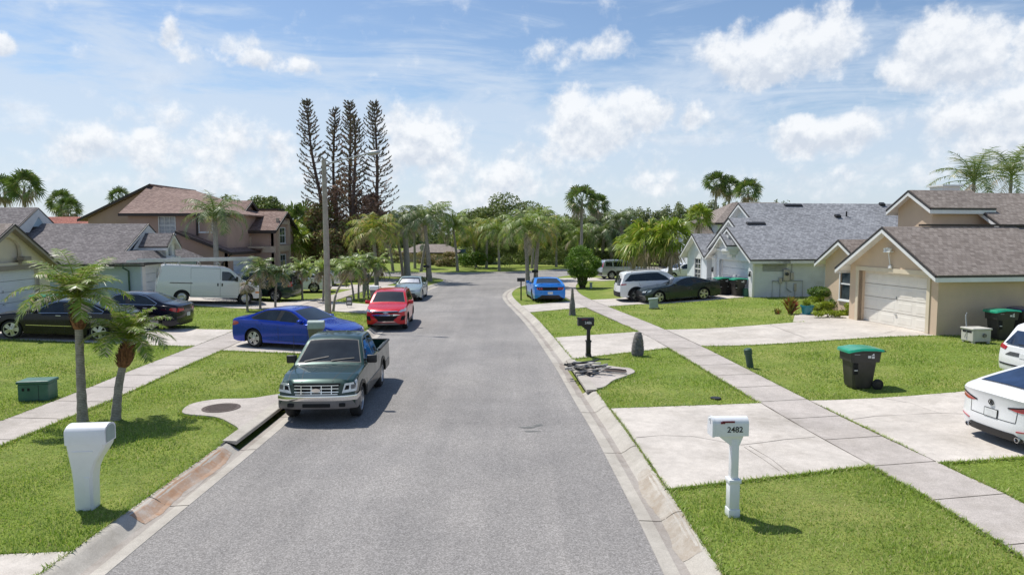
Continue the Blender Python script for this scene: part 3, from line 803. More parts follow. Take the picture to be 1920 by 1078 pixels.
# small valve lids in the grass
m = MB(); m.lathe([(.13, 0), (.13, .03), (.1, .035)], 16); q = G(1342, 748); o = m.build('valve_lid', MT['black'], loc=(q.x, q.y, q.z + .01)); tag(o, 'small dark valve lid in the lawn above the near right driveway', 'valve lid')

# ================================================================ GRASS (blades)
def inside(poly, X, Y):
    c = np.zeros(len(X), bool); n = len(poly); j = n - 1
    for i in range(n):
        xi, yi = poly[i]; xj, yj = poly[j]
        k = ((yi > Y) != (yj > Y)) & (X < (xj - xi) * (Y - yi) / (yj - yi + 1e-12) + xi)
        c ^= k; j = i
    return c
rs = np.random.RandomState(5)
def np_gz(X, Y):
    c = -2.2 - .065 * np.maximum(0, np.minimum(Y, 50) - 18); d = X - c
    s = lambda t: np.clip(t, 0, 1) ** 2 * (3 - 2 * np.clip(t, 0, 1))
    r = np.where(d > 0, .34 * s((d - 9.9) / 8), .42 * s((-d - 9.9) / 8.5))
    return .12 + r * (1 - s((Y - 48) / 12))
def blades(y0, y1, dens, hgt, wid, xm=1.0):
    xr = lambda y: .79 * y
    n = int((2 * .79 * (y0 + y1) / 2) * (y1 - y0) * dens)
    Y = rs.uniform(y0, y1, n); X = rs.uniform(-1, 1, n) * (.79 * y1)
    k = (np.abs(X) < .79 * Y)
    X = X[k]; Y = Y[k]
    rx = np.interp(Y, [p.y for p in Rb[:90]], [p.x for p in Rb[:90]]); lx = np.interp(Y, [p.y for p in Lb[:60]], [p.x for p in Lb[:60]])
    keep = (X > rx + .02) | (X < lx - .02)
    for pl in PAVE:
        P = np.array(pl)
        bb = (X > P[:, 0].min()) & (X < P[:, 0].max()) & (Y > P[:, 1].min()) & (Y < P[:, 1].max())
        idx = np.where(bb & keep)[0]
        if len(idx): keep[idx[inside(pl, X[idx], Y[idx])]] = False
    X = X[keep]; Y = Y[keep]; n = len(X)
    Zb = np_gz(X, Y) - .005
    a = rs.uniform(0, 2 * PI, n); h = hgt * rs.uniform(.45, 1.15, n); l = rs.uniform(.2, 1.0, n) * h
    # patchy growth
    h *= .75 + .35 * np.sin(X * 1.7 + Y * .6) * np.sin(Y * 1.3 - X * .5)
    dx = np.cos(a); dy = np.sin(a); b = a + rs.uniform(1.0, 2.1, n)
    w = wid * rs.uniform(.6, 1.3, n)
    V = np.stack([np.stack([X - np.cos(b) * w, Y - np.sin(b) * w, Zb], 1), np.stack([X + np.cos(b) * w, Y + np.sin(b) * w, Zb], 1),
                  np.stack([X + dx * l, Y + dy * l, Zb + h], 1)], 1).reshape(-1, 3)
    return V
def edge_blades(y1, per_m, hgt, wid):
    P = []
    for pl in PAVE + [[(p.x, p.y) for p in Rb] + [(90, 50)], [(p.x, p.y) for p in Lb] + [(-90, 50)]]:
        for (a, b), (c, d) in zip(pl, pl[1:] + pl[:1]):
            L = math.hypot(c - a, d - b)
            if L > 15 or max(b, d) < 7 or min(b, d) > y1: continue
            n = int(L * per_m); t = rs.uniform(0, 1, n); nx, ny = (d - b) / L, -(c - a) / L; o = rs.normal(0, .045, n)
            P.append(np.stack([a + (c - a) * t + nx * o, b + (d - b) * t + ny * o], 1))
    P = np.concatenate(P); X, Y = P[:, 0], P[:, 1]
    keep = (np.abs(X) < .79 * Y) & (Y > 7.2) & (Y < y1)
    rx = np.interp(Y, [p.y for p in Rb[:90]], [p.x for p in Rb[:90]]); lx = np.interp(Y, [p.y for p in Lb[:60]], [p.x for p in Lb[:60]]); keep &= (X > rx + .01) | (X < lx - .01)
    for pl in PAVE:
        idx = np.where(keep)[0]; keep[idx[inside(pl, X[idx], Y[idx])]] = False
    X = X[keep]; Y = Y[keep]; n = len(X); Zb = np_gz(X, Y); a = rs.uniform(0, 2 * PI, n); h = hgt * rs.uniform(.5, 1.2, n); l = rs.uniform(.5, 1.5, n) * h; w = wid * rs.uniform(.6, 1.3, n); b = a + 1.57
    return np.stack([np.stack([X - np.cos(b) * w, Y - np.sin(b) * w, Zb], 1), np.stack([X + np.cos(b) * w, Y + np.sin(b) * w, Zb], 1), np.stack([X + np.cos(a) * l, Y + np.sin(a) * l, Zb + h], 1)], 1).reshape(-1, 3)
Vs = np.concatenate([edge_blades(16, 500, .06, .008), edge_blades(30, 160, .07, .014), blades(7.3, 11.5, 1700, .062, .0075), blades(11.5, 17, 900, .065, .010), blades(17, 26, 420, .07, .014), blades(26, 42, 120, .08, .022)])
o = np_mesh('grass', Vs, np.arange(len(Vs)).reshape(-1, 3), MT['blade'])
tag(o, 'short green lawn grass blades on both sides of the street', 'grass', kind='stuff')
# ================================================================ HOUSES
def gable_vol(root, x0, x1, yc, half, ze, slope, zb, wallm, shm, end='x0', oh=.4, og=.35, trim='white', holes=(), both=False, wt=.16, bodyz=None, soff=None, far_gable=False, back=True):
    """volume with its ridge along local x; `end` is the street gable. half includes no overhang; ze = eave height at the wall line"""
    hx = -1 if end == 'x0' else 1
    xf, xb = (x0, x1) if end == 'x0' else (x1, x0)
    zr = ze + slope * half
    w = MB()
    # street gable wall (outer loop in (y, z)) with openings
    w.panel([(yc - half, zb), (yc + half, zb), (yc + half, ze), (yc, zr), (yc - half, ze)], holes, (xf, 0, 0), (0, 1, 0), (0, 0, 1), (hx, 0, 0), wt)
    if back: w.panel([(yc - half, zb), (yc + half, zb), (yc + half, ze), (yc, zr), (yc - half, ze)], [], (xb, 0, 0), (0, 1, 0), (0, 0, 1), (-hx, 0, 0), wt)
    a, b = min(x0, x1) + wt, max(x0, x1) - (wt if back else 0)
    w.box((a, yc - half, zb), (b, yc - half + wt, ze + .02)); w.box((a, yc + half - wt, zb), (b, yc + half, ze + .02))
    w.build('wall', wallm, root)
    # two roof slopes
    th = .11; n = .004
    X0, X1 = (xf - og, xb + (.0 if not back else .3)) if end == 'x0' else (xf + og, xb - (.0 if not back else .3))
    for s in (-1, 1):
        zo = ze - slope * oh; yo = yc + s * (half + oh)
        up = Vector((0, s * slope, 1)).normalized() * th
        pts = [Vector((X0, yo, zo)), Vector((X1, yo, zo)), Vector((X1, yc, zr)), Vector((X0, yc, zr))]
        r = MB(); r.slab([p + up + Vector((0, 0, .03)) for p in pts], up, th)
        ro = r.build('roof', shm, root, uv=True)
        # white rake and eave boards with a dark drip edge
        f = MB(); d = MB(); xe = X0 + hx * .025
        dz = Vector((0, 0, -.14)); k = Vector((hx * .03, 0, 0))
        A = Vector((X0, yo, zo + .02)); B = Vector((X0, yc, zr + .02))
        f.add([A, B, B + dz, A + dz, A + k, B + k, B + dz + k, A + dz + k], [(0, 1, 2, 3), (7, 6, 5, 4), (0, 4, 5, 1), (1, 5, 6, 2), (2, 6, 7, 3), (3, 7, 4, 0)])
        ya, yb = (yo, yo + s * .03)
        f.box((min(X0, X1), min(ya, yb), zo - .13), (max(X0, X1), max(ya, yb), zo + .03))
        # soffit
        sof = MB(); s0 = yc + s * half
        sof.add([(X0, yo, zo - .02), (X1, yo, zo - .02), (X1, s0, ze - .02), (X0, s0, ze - .02)], [(0, 1, 2, 3)])
        sof.add([(X0, yo, zo + .0), (xf, yo, zo + .0), (xf, yc, zr + .0), (X0, yc, zr + .0)], [(0, 1, 2, 3)])
        f.v += []; b0 = len(f.v); f.v += sof.v; f.f += [tuple(i + b0 for i in q) for q in sof.f]
        f.build('fascia', MT[trim], ro)
        u = Vector((0, 0, .17)); k2 = Vector((hx * .045, 0, 0)); e = Vector((0, 0, .095))
        A2 = A + e; B2 = B + e; h = Vector((0, 0, .07))
        d.add([A2, B2, B2 - h, A2 - h, A2 + k2, B2 + k2, B2 - h + k2, A2 - h + k2], [(0, 1, 2, 3), (7, 6, 5, 4), (0, 4, 5, 1), (1, 5, 6, 2), (2, 6, 7, 3), (3, 7, 4, 0)])
        ya, yb = (yo, yo + s * .045)
        d.box((min(X0, X1), min(ya, yb), zo + .045), (max(X0, X1), max(ya, yb), zo + .13))
        d.build('drip_edge', MT['fascia_dark'], ro)
    return zr
def window(root, o, u, w, h, nrm, frame='white', glass='glass', bars=(2, 3), dep=.08, fw=.06, sill=True):
    """rectangular window; o lower corner, u unit along, up = z, nrm outward"""
    o = Vector(o); u = Vector(u).normalized(); n = Vector(nrm).normalized(); z = Vector((0, 0, 1))
    M = Matrix((u, z, n)).transposed().to_4x4(); M.translation = o
    f = MB(); f.M = M
    f.box((-fw, -fw, -dep), (w + fw, 0, .035)); f.box((-fw, h, -dep), (w + fw, h + fw, .035)); f.box((-fw, 0, -dep), (0, h, .035)); f.box((w, 0, -dep), (w + fw, h, .035))
    for i in range(1, bars[0]): f.box((w * i / bars[0] - .014, 0, -dep * .6), (w * i / bars[0] + .014, h, -.005))
    for i in range(1, bars[1]):
        t = .03 if i * 2 == bars[1] else .013
        f.box((0, h * i / bars[1] - t, -dep * .6 + .002), (w, h * i / bars[1] + t, -.003))
    if sill: f.box((-fw - .04, -fw - .05, -dep), (w + fw + .04, -fw, .07))
    fo = f.build('window', MT[frame], root)
    gmb = MB(); gmb.M = M; gmb.box((0, 0, -dep), (w, h, -dep * .62)); gmb.build('pane', MT[glass], fo)
    return fo
def garage_door(root, x, y0, y1, z1, hx, mat='door', rows=4, cols=4, z0=.02):
    """sectional door recessed behind plane x; hx = -1/+1 outward"""
    d = MB(); W = y1 - y0; Hh = (z1 - z0) / rows
    for r in range(rows):
        za = z0 + r * Hh
        d.box((min(x, x - hx * .05), y0, za + .012), (max(x, x - hx * .05), y1, za + Hh - .006))
        for c in range(cols):
            ya = y0 + W * c / cols + .10; yb = y0 + W * (c + 1) / cols - .10
            xo = x + hx * .0
            # raised field with a bevelled rim
            a = (xo, ya, za + .12); fr = .03
            P = [(xo, ya, za + .10), (xo, yb, za + .10), (xo, yb, za + Hh - .10), (xo, ya, za + Hh - .10)]
            Q = [(xo + hx * .008, ya + fr, za + .13), (xo + hx * .008, yb - fr, za + .13), (xo + hx * .008, yb - fr, za + Hh - .13), (xo + hx * .008, ya + fr, za + Hh - .13)]
            d.add(P + Q, [(4, 5, 6, 7), (0, 1, 5, 4), (1, 2, 6, 5), (2, 3, 7, 6), (3, 0, 4, 7)])
    o = d.build('garage_door', MT[mat], root)
    hm = MB(); hm.box((min(x + hx * .015, x + hx * .05), (y0 + y1) / 2 - .06, z0 + Hh * .86), (max(x + hx * .015, x + hx * .05), (y0 + y1) / 2 + .06, z0 + Hh * .86 + .03))
    hm.lathe([(.025, 0), (.025, .03)], 10, 'x', (x + hx * .01, (y0 + y1) / 2, z0 + Hh * 2.1))
    hm.box((min(x + hx * .01, x + hx * .03), (y0 + y1) / 2 - .012, z0 + Hh * 2.1 - .06), (max(x + hx * .01, x + hx * .03), (y0 + y1) / 2 + .012, z0 + Hh * 2.1 + .06))
    hm.build('handle', MT['metalgrey'], o)
    tr = MB(); tr.box((min(x - hx * .04, x - hx * .09), y0, 0), (max(x - hx * .04, x - hx * .09), y1, .05)); tr.build('seal', MT['under'], o)
    return o
def trim_around(root, x, y0, y1, z1, hx, mat, w=.14, name='door_surround'):
    t = MB(); a, b = sorted((x, x + hx * .035))
    t.box((a, y0 - w, 0), (b, y0, z1)); t.box((a, y1, 0), (b, y1 + w, z1)); t.box((a, y0 - w - .04, z1), (b + (0 if hx < 0 else .02), y1 + w + .04, z1 + w * 1.1))
    return t.build(name, MT[mat], root)
def jambs(root, x, y0, y1, z1, hx, mat, depth=.3):
    t = MB(); a, b = sorted((x, x - hx * depth))
    t.box((a, y0 - .04, 0), (b, y0, z1)); t.box((a, y1, 0), (b, y1 + .04, z1)); t.box((a, y0, z1), (b, y1, z1 + .04))
    return t.build('door_reveal', MT[mat], root)
def slab_base(root, x0, x1, y0, y1, mat='walkc'):
    m = MB(); m.box((x0, y0, -.7), (x1, y1, .012)); return m.build('foundation', MT[mat], root)
def vent(root, p, nrm, kind='box'):
    m = MB()
    if kind == 'box': m.rbox((-.18, -.14, -.02), (.18, .14, .16), .03)
    elif kind == 'pipe': m.lathe([(.05, -.1), (.05, .32), (.03, .33)], 10)
    else: m.rbox((-.62, -.13, -.02), (.62, .13, .09), .03)
    o = m.build('roof_vent', MT['black'], root, loc=p)
    if kind != 'pipe': o.rotation_euler = (math.atan(.6), 0, 0)
    return o
# ---------------- tan house (right)
NC = G(1755, 630); FC = G(1591, 598); v_ = FC - NC
RZ1 = math.atan2(-v_.x, v_.y)
h1 = empty('house', NC, RZ1, 'tan stucco house with brown shingle roof and closed cream garage door', 'house')
GD0, GD1, GDZ = .52, 4.42, 2.16
gable_vol(h1, 0, 5.5, 2.51, 2.51, 2.36, .60, -.3, MT['tan'], MT['sh_tan'], 'x0', .40, .45, holes=[[(GD0, -.28), (GD0, GDZ), (GD1, GDZ), (GD1, -.28)]], back=False)
garage_door(h1, .28, GD0, GD1, GDZ, -1, 'door')
jambs(h1, -.002, GD0, GD1, GDZ, -1, 'tan', .3)
trim_around(h1, -.006, GD0, GD1, GDZ, -1, 'tantrim', .16)
slab_base(h1, -.05, 5.4, .03, 4.98)
gable_vol(h1, 2.9, 5.6, 4.93, 1.02, 4.86, .60, 3.2, MT['tan'], MT['sh_tan'], 'x0', .32, .35, back=False)
gable_vol(h1, 5.5, 18, 5.12, 5.05, 2.362, .60, -.3, MT['tan'], MT['sh_tan'], 'x0', .40, .45)
gable_vol(h1, .9, 5.5, 6.75, 1.45, 2.45, .60, -.3, MT['tan'], MT['sh_tan'], 'x0', .35, .35, holes=[[(6.2, .7), (6.2, 2.1), (7.0, 2.1), (7.0, .7)]], back=False)
window(h1, (.9, 7.0, .7), (0, -1, 0), .8, 1.4, (-1, 0, 0), bars=(1, 2))
m = MB()   # floodlight over the door with a little spray of fittings
m.rbox((-.10, 2.4, 2.34), (-.01, 2.56, 2.46), .015); m.tube([(-.06, 2.48, 2.46), (-.12, 2.48, 2.75), (-.16, 2.48, 3.0)], .022, 8)
for s in (-1, 0, 1): m.lathe([(.02, 0), (.06, .07), (.07, .15), (.0, .16)], 12, 'z', (-.2, 2.48 + s * .14, 3.02 + abs(s) * -.03))
m.rbox((-.26, 2.28, 2.97), (-.08, 2.68, 3.03), .02)
m.build('floodlight', MT['white'], h1)
m = MB(); m.rbox((.5, -.09, 2.1), (.64, -.01, 2.18), .01); m.tube([(.57, -.05, 2.12), (.50, -.2, 2.04)], .05, 10); m.build('security_camera', MT['white'], h1)
m = MB(); m.box((6.2, 4.6, 5.5), (7.1, 5.4, 6.2)); m.box((6.12, 4.5, 6.2), (7.2, 5.5, 6.27)); 
cap = m.build('chimney_cap', MT['white'], h1); cap.location = (-.4, 2.2, -.28)
m = MB(); m.box((1.2, 2.43, 4.05 - .08), (8.8, 2.59, 4.05 + .0)); rv = m.build('ridge_vent', MT['browntrim'], h1); rv.location = (0, 0, .04)
# ---------------- pale blue house (right, middle)
NC2 = G(1413, 557.6); RZ2 = RZ1 * .9
h2 = empty('house', NC2, RZ2, 'pale blue house with slate grey roof and stacked white trimmed gables', 'house')
sl = .60
gable_vol(h2, 0, 2, 2.75, 2.75, 2.34, sl, -.3, MT['bluegrey'], MT['sh_grey'], 'x0', .40, .45, holes=[[(.75, -.28), (.75, 2.06), (4.7, 2.06), (4.7, -.28)]], back=False)
garage_door(h2, .25, .75, 4.7, 2.06, -1, 'doorw'); jambs(h2, -.002, .75, 4.7, 2.06, -1, 'white', .28)
slab_base(h2, -.05, 2, .03, 11)
gable_vol(h2, .5, 2, 3.72, 3.72, 2.342, sl, 1.5, MT['bluegrey'], MT['sh_grey'], 'x0', .40, .40, back=False)
gable_vol(h2, 2, 17, 5.4, 5.4, 2.344, sl, -.3, MT['bluegrey'], MT['sh_grey'], 'x0', .40, .45)
gable_vol(h2, -.02, 2, 8.3, 1.7, 2.35, .72, -.3, MT['bluegrey'], MT['sh_grey'], 'x0', .40, .40, holes=[[(7.6, .55), (7.6, 1.95), (8.6, 1.95), (8.6, .55)]], back=False)
window(h2, (-.02, 8.6, .55), (0, -1, 0), 1.0, 1.4, (-1, 0, 0), bars=(2, 4))
mm = MB(); mm.panel([(-.12, -.02)] + [(.50 - .62 * math.cos(PI * k / 10), .55 * math.sin(PI * k / 10)) for k in range(11)] + [(1.12, -.02)], [], (-.02, 7.6, 2.0), (0, 1, 0), (0, 0, 1), (-1, 0, 0), -.04); mm.build('window_arch', MT['white'], h2)
# niche gable that stands proud of the garage wall
nz = 2.34
gable_vol(h2, -.62, .3, 2.75, .72, 3.05, .72, 2.75, MT['white'], MT['sh_grey'], 'x0', .22, .25, back=False, holes=[[(2.45, 2.95), (2.45, 3.35), (2.58, 3.46), (2.75, 3.5), (2.92, 3.46), (3.05, 3.35), (3.05, 2.95)]])
m = MB(); m.rbox((-.72, 1.95, 2.62), (0, 3.55, 2.76), .02); m.rbox((-.5, 2.2, 2.42), (0, 3.3, 2.62), .02); m.rbox((-.25, 2.45, 2.22), (0, 3.05, 2.42), .02); m.box((-.58, 2.3, 2.76), (-.5, 3.2, 3.6)); m.build('niche_bracket', MT['white'], h2)
for y_ in (-.06, 5.1): m = MB(); m.rbox((-.14, y_, 0), (.0, y_ + .44, 2.3), .02); m.rbox((-.2, y_ - .04, 2.05), (-.0, y_ + .48, 2.2), .02); m.build('pilaster', MT['white'], h2)
m = MB(); m.rbox((-.1, -.02, 1.94), (.78, .03 - .08, 2.26), .01); m.build('wall_vent', MT['boxgrey'], h2)
for y in (.16, 5.3):
    m = MB(); m.rbox((-.26, y - .05, 1.45), (-.14, y + .05, 1.5), .01); m.lathe([(.04, 0), (.07, .03), (.05, .2), (.01, .25)], 10, 'z', (-.22, y, 1.2)); m.build('wall_lantern', MT['black'], h2)
m = MB(); nx_ = 2.02
m.panel([(0, 0), (1.5, 0), (.75, .45)], [], (1.97, 4.65, 4.6), (0, 1, 0), (0, 0, 1), (-1, 0, 0), .04); m.build('gable_infill', MT['white'], h2)
# meters on the side wall
mt = empty('electric_meter_panel', (0, 0, 0)); mt.parent = h2
m = MB(); m.rbox((1.75, -.13, .95), (2.15, -.005, 1.62), .02); m.rbox((2.2, -.10, 1.0), (2.42, -.005, 1.45), .02); m.rbox((1.5, -.10, .8), (1.7, -.005, 1.15), .02); m.rbox((2.45, -.08, .35), (2.62, -.005, .8), .02)
o = m.build('meter_box', MT['metalgrey'], h2); mt.name = 'unused'; bpy.data.objects.remove(mt)
m = MB(); m.lathe([(.10, 0), (.10, .05), (.08, .07)], 14, 'y', (1.95, -.2, 1.35)); m.build('meter_dial', MT['glass'], o)
m = MB(); m.tube([(2.3, -.05, 1.45), (2.3, -.05, 2.5)], .02, 8); m.tube([(1.1, -.06, -.05), (1.1, -.06, .95), (3.0, -.06, .95), (3.0, -.06, -.05)], .025, 8); m.tube([(1.6, -.05, .8), (1.6, -.05, 0)], .02, 8); m.tube([(2.53, -.05, .35), (2.53, -.05, -.05)], .02, 8); m.tube([(2.0, -.05, .95), (2.0, -.08, .5), (2.3, -.08, .3)], .03, 8); m.build('conduit', MT['metalgrey'], o)
window(h2, (4.45, 0, .5), (1, 0, 0), 1.1, 1.75, (0, -1, 0), bars=(1, 2), dep=.02)
def on_roof(rt, rz, px_, py_, a, b):
    """point of the near roof slope z = a + b*y (house axes) seen at a photo position"""
    M = Matrix.Rotation(-rz, 3, 'Z'); C = M @ (Vector((0, 0, CAM_H)) - Vector(rt)); d = M @ ray(px_, py_); t = (a + b * C.y - C.z) / (d.z - b * d.y); return C + d * t
for vx, vy, vk in ((1487, 386, 'wide'), (1417, 420, 'wide'), (1570, 407, 'box'), (1587, 406, 'pipe'), (1653, 385, 'box')): vent(h2, on_roof(NC2, RZ2, vx, vy, 2.344 + .15, .6), None, vk)
# ---------------- cream house (left)
h3 = empty('house', (-23, 35.5, .50), R(3), 'cream house with arched gable niche and white garage door at the left edge', 'house')
gable_vol(h3, 0, -10, -4.75, 3.0, 2.2, .60, -.3, MT['cream'], MT['sh_tan'], 'x1' if False else 'x0', .35, .4, trim='taupe') if False else None
def gable_left(root, xf, xb, *a, **k): return gable_vol(root, xb, xf, *a, end='x1', **k)
arch = [(-6.6, 2.35)] + [(-4.75 - 1.15 * math.cos(PI * k / 12) * 1, 2.62 + .75 * math.sin(PI * k / 12)) for k in range(1)]
niche = [(-5.75, 2.35), (-5.75, 2.9)] + [(-4.75 - 1.0 * math.cos(PI * k / 12), 2.9 + .62 * math.sin(PI * k / 12)) for k in range(1, 12)] + [(-3.75, 2.9), (-3.75, 2.35)]
gable_left(h3, 0, -10, -4.75, 3.0, 2.2, .60, -.3, MT['cream'], MT['sh_tan'], oh=.35, og=.4, trim='taupe', holes=[[(-7.1, -.28), (-7.1, 2.0), (-2.55, 2.0), (-2.55, -.28)], niche])
garage_door(h3, -.22, -7.1, -2.55, 2.0, 1, 'doorw'); jambs(h3, .002, -7.1, -2.55, 2.0, 1, 'cream', .25)
slab_base(h3, -9.8, .02, -7.7, -1.78)
m = MB(); m.box((-.32, -5.9, 2.3), (-.2, -3.6, 3.7)); m.build('niche_back', MT['cream'], h3)
m = MB(); m.box((0, -7.3, 2.0), (.04, -2.35, 2.22)); m.build('door_lintel', MT['taupe'], h3)
m = MB(); m.rbox((0, -4.1, 2.45), (.36, -3.6, 2.62), .02); m.rbox((0, -4.0, 2.28), (.2, -3.7, 2.45), .02); m.build('niche_bracket', MT['taupe'], h3)
m = MB(); m.lathe([(.06, 0), (.06, .08)], 10, 'x', (0, -2.1, 2.0)); m.build('wall_camera', MT['black'], h3)
# ---------------- pale cyan house (left)
h4 = empty('house', (-21.4, 39.3, .28), R(4), 'pale cyan house with charcoal roof and white gables behind the cargo van', 'house')
gable_left(h4, -1.6, -9, 4.1, 4.1, 2.25, .52, -.3, MT['cyan'], MT['sh_dark'], oh=.4, og=.3)
gable_left(h4, -8.0, -17, 3.75, 3.2, 3.45, .60, 1.0, MT['cyan'], MT['sh_dark'], oh=.35, og=.3, back=True)
# low hipped garage roof in front of the main gable
m = MB(); m.box((-1.6, 0, -.3), (0, .16, 2.27)); m.build('wall', MT['cyan'], h4); m = MB(); m.box((-.16, 5.0, -.3), (0, 8.2, 2.27)); m.build('wall', MT['cyan'], h4)
m = MB(); m.box((-.16, .16, -.3), (0, .6, 2.27)); m.box((-.16, .6, 2.0), (0, 5.0, 2.27)); m.box((-.16, 4.8, -.3), (0, 5.0, 2.0)); m.build('wall', MT['white'], h4)
garage_door(h4, -.14, .6, 4.8, 2.0, 1, 'doorw')
m = MB(); th = Vector((0, 0, .1)); P = [Vector(p) for p in [(.4, -.4, 2.13), (-1.58, -.4, 2.13), (-1.58, .9, 2.76), (-.35, .9, 2.76), (.4, 8.6, 2.13), (-1.58, 8.6, 2.13), (-1.58, 7.0, 2.76), (-.35, 7.0, 2.76)]]
Q = [p + th for p in P]; m.add(P + Q, [(8, 9, 10, 11), (12, 15, 14, 13), (8, 11, 15, 12), (11, 10, 14, 15), (0, 3, 2, 1), (4, 5, 6, 7), (0, 4, 7, 3), (0, 8, 12, 4), (0, 1, 9, 8), (4, 12, 13, 5), (3, 7, 6, 2)])
rr2 = m.build('roof', MT['sh_dark'], h4, uv=True)
m = MB(); m.box((.4, -.43, 2.08), (.44, 8.63, 2.24)); m.box((-9, -.46, 2.02), (.44, -.43, 2.10)); m.build('fascia', MT['fascia_dark'], rr2)
gable_left(h4, .15, -1.65, 3.7, .75, 3.2, .80, 2.3, MT['white'], MT['sh_dark'], oh=.28, og=.25, back=False, holes=[[(3.45, 2.5), (3.45, 3.1), (3.57, 3.27), (3.7, 3.32), (3.83, 3.27), (3.95, 3.1), (3.95, 2.5)]])
m = MB(); m.box((-.12, 3.3, 2.3), (-.04, 4.1, 3.5)); m.build('niche_back', MT['cyan'], h4)
m = MB(); m.rbox((.1, 3.0, 2.26), (.5, 4.4, 2.44), .02); m.build('niche_bracket', MT['white'], h4)
m = MB(); m.tube([(-.75, -.44, 2.1), (-.75, -.5, 1.95), (-.62, -.12, 1.75), (-.62, -.08, .0), (-.62, -.12, -.25)], .055, 8); m.build('downspout', MT['boxdkgreen'], h4)
for dx_, yy_, zz_ in ((-1.28, 4.1, 3.25), (-7.68, 3.75, 4.3)):   # blue inset under the white gable boards
    m = MB(); m.panel([(-.9, 0), (.9, 0), (0, .55)], [], (dx_, yy_, zz_), (0, 1, 0), (0, 0, 1), (1, 0, 0), .03); m.build('gable_infill', MT['cyan'], h4)
    m = MB(); m.panel([(-2.2, -.35), (-1.0, -.35), (0, .62), (1.0, -.35), (2.2, -.35), (0, .98 + .15)], [], (dx_ + .005, yy_, zz_), (0, 1, 0), (0, 0, 1), (1, 0, 0), .03); m.build('gable_boards', MT['white'], h4)
# ---------------- two storey brown house (left, further)
h5 = empty('house', (-25, 50, .40), 0, 'two storey dusty brown house with hipped brown roof and dark downspouts', 'house')
def bx(root, name, mat, *boxes):
    m = MB()
    for a, b in boxes: m.box(a, b)
    return m.build(name, mat, root)
m = MB(); m.panel([(-3, -.4), (4.2, -.4), (4.2, 5.2), (-3, 5.2)], [[(-.72, 3.75), (-.72, 4.95), (.42, 4.95), (.42, 3.75)]], (0, 0, 0), (1, 0, 0), (0, 0, 1), (0, -1, 0), .16)
m.box((-3, .16, -.4), (-2.84, 9, 5.2)); m.box((4.04, .16, -.4), (4.2, 9, 5.2)); m.panel([(-9, -.4), (-3, -.4), (-3, 7.55), (-4, 7.35), (-9, 4.95)], [], (0, 5, 0), (1, 0, 0), (0, 0, 1), (0, -1, 0), .16)
m.box((-9, 5.16, -.4), (-8.84, 12, 4.95)); m.build('wall', MT['pink'], h5)
window(h5, (-.72, 0, 3.75), (1, 0, 0), 1.14, 1.2, (0, -1, 0), bars=(3, 4), dep=.06, glass='curtain')
window(h5, (2.2, 0, 3.9), (1, 0, 0), .9, .9, (0, -1, 0), bars=(2, 2), dep=.06)
def roofpoly(root, pts, nrm, mat='sh_pink', th=.12, fas=None):
    m = MB(); m.slab([Vector(p) for p in pts], nrm, th); r = m.build('roof', MT[mat], root, uv=True)
    if fas:
        f = MB()
        for a, b in fas:
            a = Vector(a); b = Vector(b); d = Vector((0, 0, -.2)); dd = (b - a).normalized(); n = Vector((dd.y, -dd.x, 0)).normalized() * .05
            f.add([a + n, b + n, b + n + d, a + n + d, a - n * .2, b - n * .2, b - n * .2 + d, a - n * .2 + d], [(0, 1, 2, 3), (7, 6, 5, 4), (0, 4, 5, 1), (2, 6, 7, 3), (0, 3, 7, 4), (1, 5, 6, 2)])
        f.build('fascia', MT['browntrim'], r)
    return r
AP = (-4, 5, 7.55); AB = (-.5, 5.4, 7.2)
roofpoly(h5, [(-3.4, -.5, 5.2), (4.7, -.5, 5.2), AB, AP], (0, -.4, 1), fas=[((-3.4, -.5, 5.22), (4.7, -.5, 5.22))])
roofpoly(h5, [(4.7, -.5, 5.2), (4.7, 9.5, 5.2), AB], (.4, 0, 1)); roofpoly(h5, [AP, (-3.4, -.5, 5.2), (-3.4, 5, 5.4)], (-1, 0, .2)) if False else None
roofpoly(h5, [AP, AB, (4.7, 9.5, 5.2), (-4, 10, 6.2)], (0, .4, 1))
roofpoly(h5, [(-9.6, 4.6, 4.85), (-3.7, 4.6, 7.68), (-3.7, 12.5, 7.68), (-9.6, 12.5, 4.85)], (-.45, 0, 1), fas=[((-9.6, 4.6, 4.9), (-3.7, 4.6, 7.7))])
roofpoly(h5, [AP, (-3.4, -.5, 5.2), (-3.3, 4.9, 5.2)], (-1, -.2, .3))
gable_left(h5, 3.4, -1, 6.2, 2.2, 5.1, .55, 2, MT['pink'], MT['sh_pink'], oh=.4, og=.35, trim='browntrim', back=False)
gable_left(h5, 6.0, 0, 7.0, 2.6, 4.1, .52, -.4, MT['pink'], MT['sh_pink'], oh=.4, og=.35, trim='browntrim', back=False)
bx(h5, 'bay_trim', MT['pinktrim'], ((6.0, 5.2, -.3), (6.2, 5.45, 5.0)), ((6.0, 7.8, -.3), (6.2, 8.05, 5.0)), ((6.0, 5.45, 4.5), (6.15, 7.8, 4.8)), ((5.2, 4.15, 2.25), (6.2, 4.4, 2.75)), ((6.0, 5.45, 2.3), (6.2, 7.8, 2.8)))
window(h5, (6.02, 5.9, 3.0), (0, 1, 0), 1.3, 1.2, (1, 0, 0), bars=(2, 2), dep=.02); window(h5, (6.02, 5.9, .6), (0, 1, 0), 1.3, 1.4, (1, 0, 0), bars=(2, 3), dep=.02)
m = MB(); m.panel([(1.2, -.4), (4.5, -.4), (4.5, 2.45), (1.2, 3.75)], [], (0, -.9, 0), (1, 0, 0), (0, 0, 1), (0, -1, 0), .16); m.panel([(-.9, -.4), (5, -.4), (5, 2.45), (-.9, 2.45)], [[(.2, -.35), (.2, 1.9), (4.3, 1.9), (4.3, -.35)]], (4.5, 0, 0), (0, 1, 0), (0, 0, 1), (1, 0, 0), .16); m.build('wall', MT['pink'], h5)
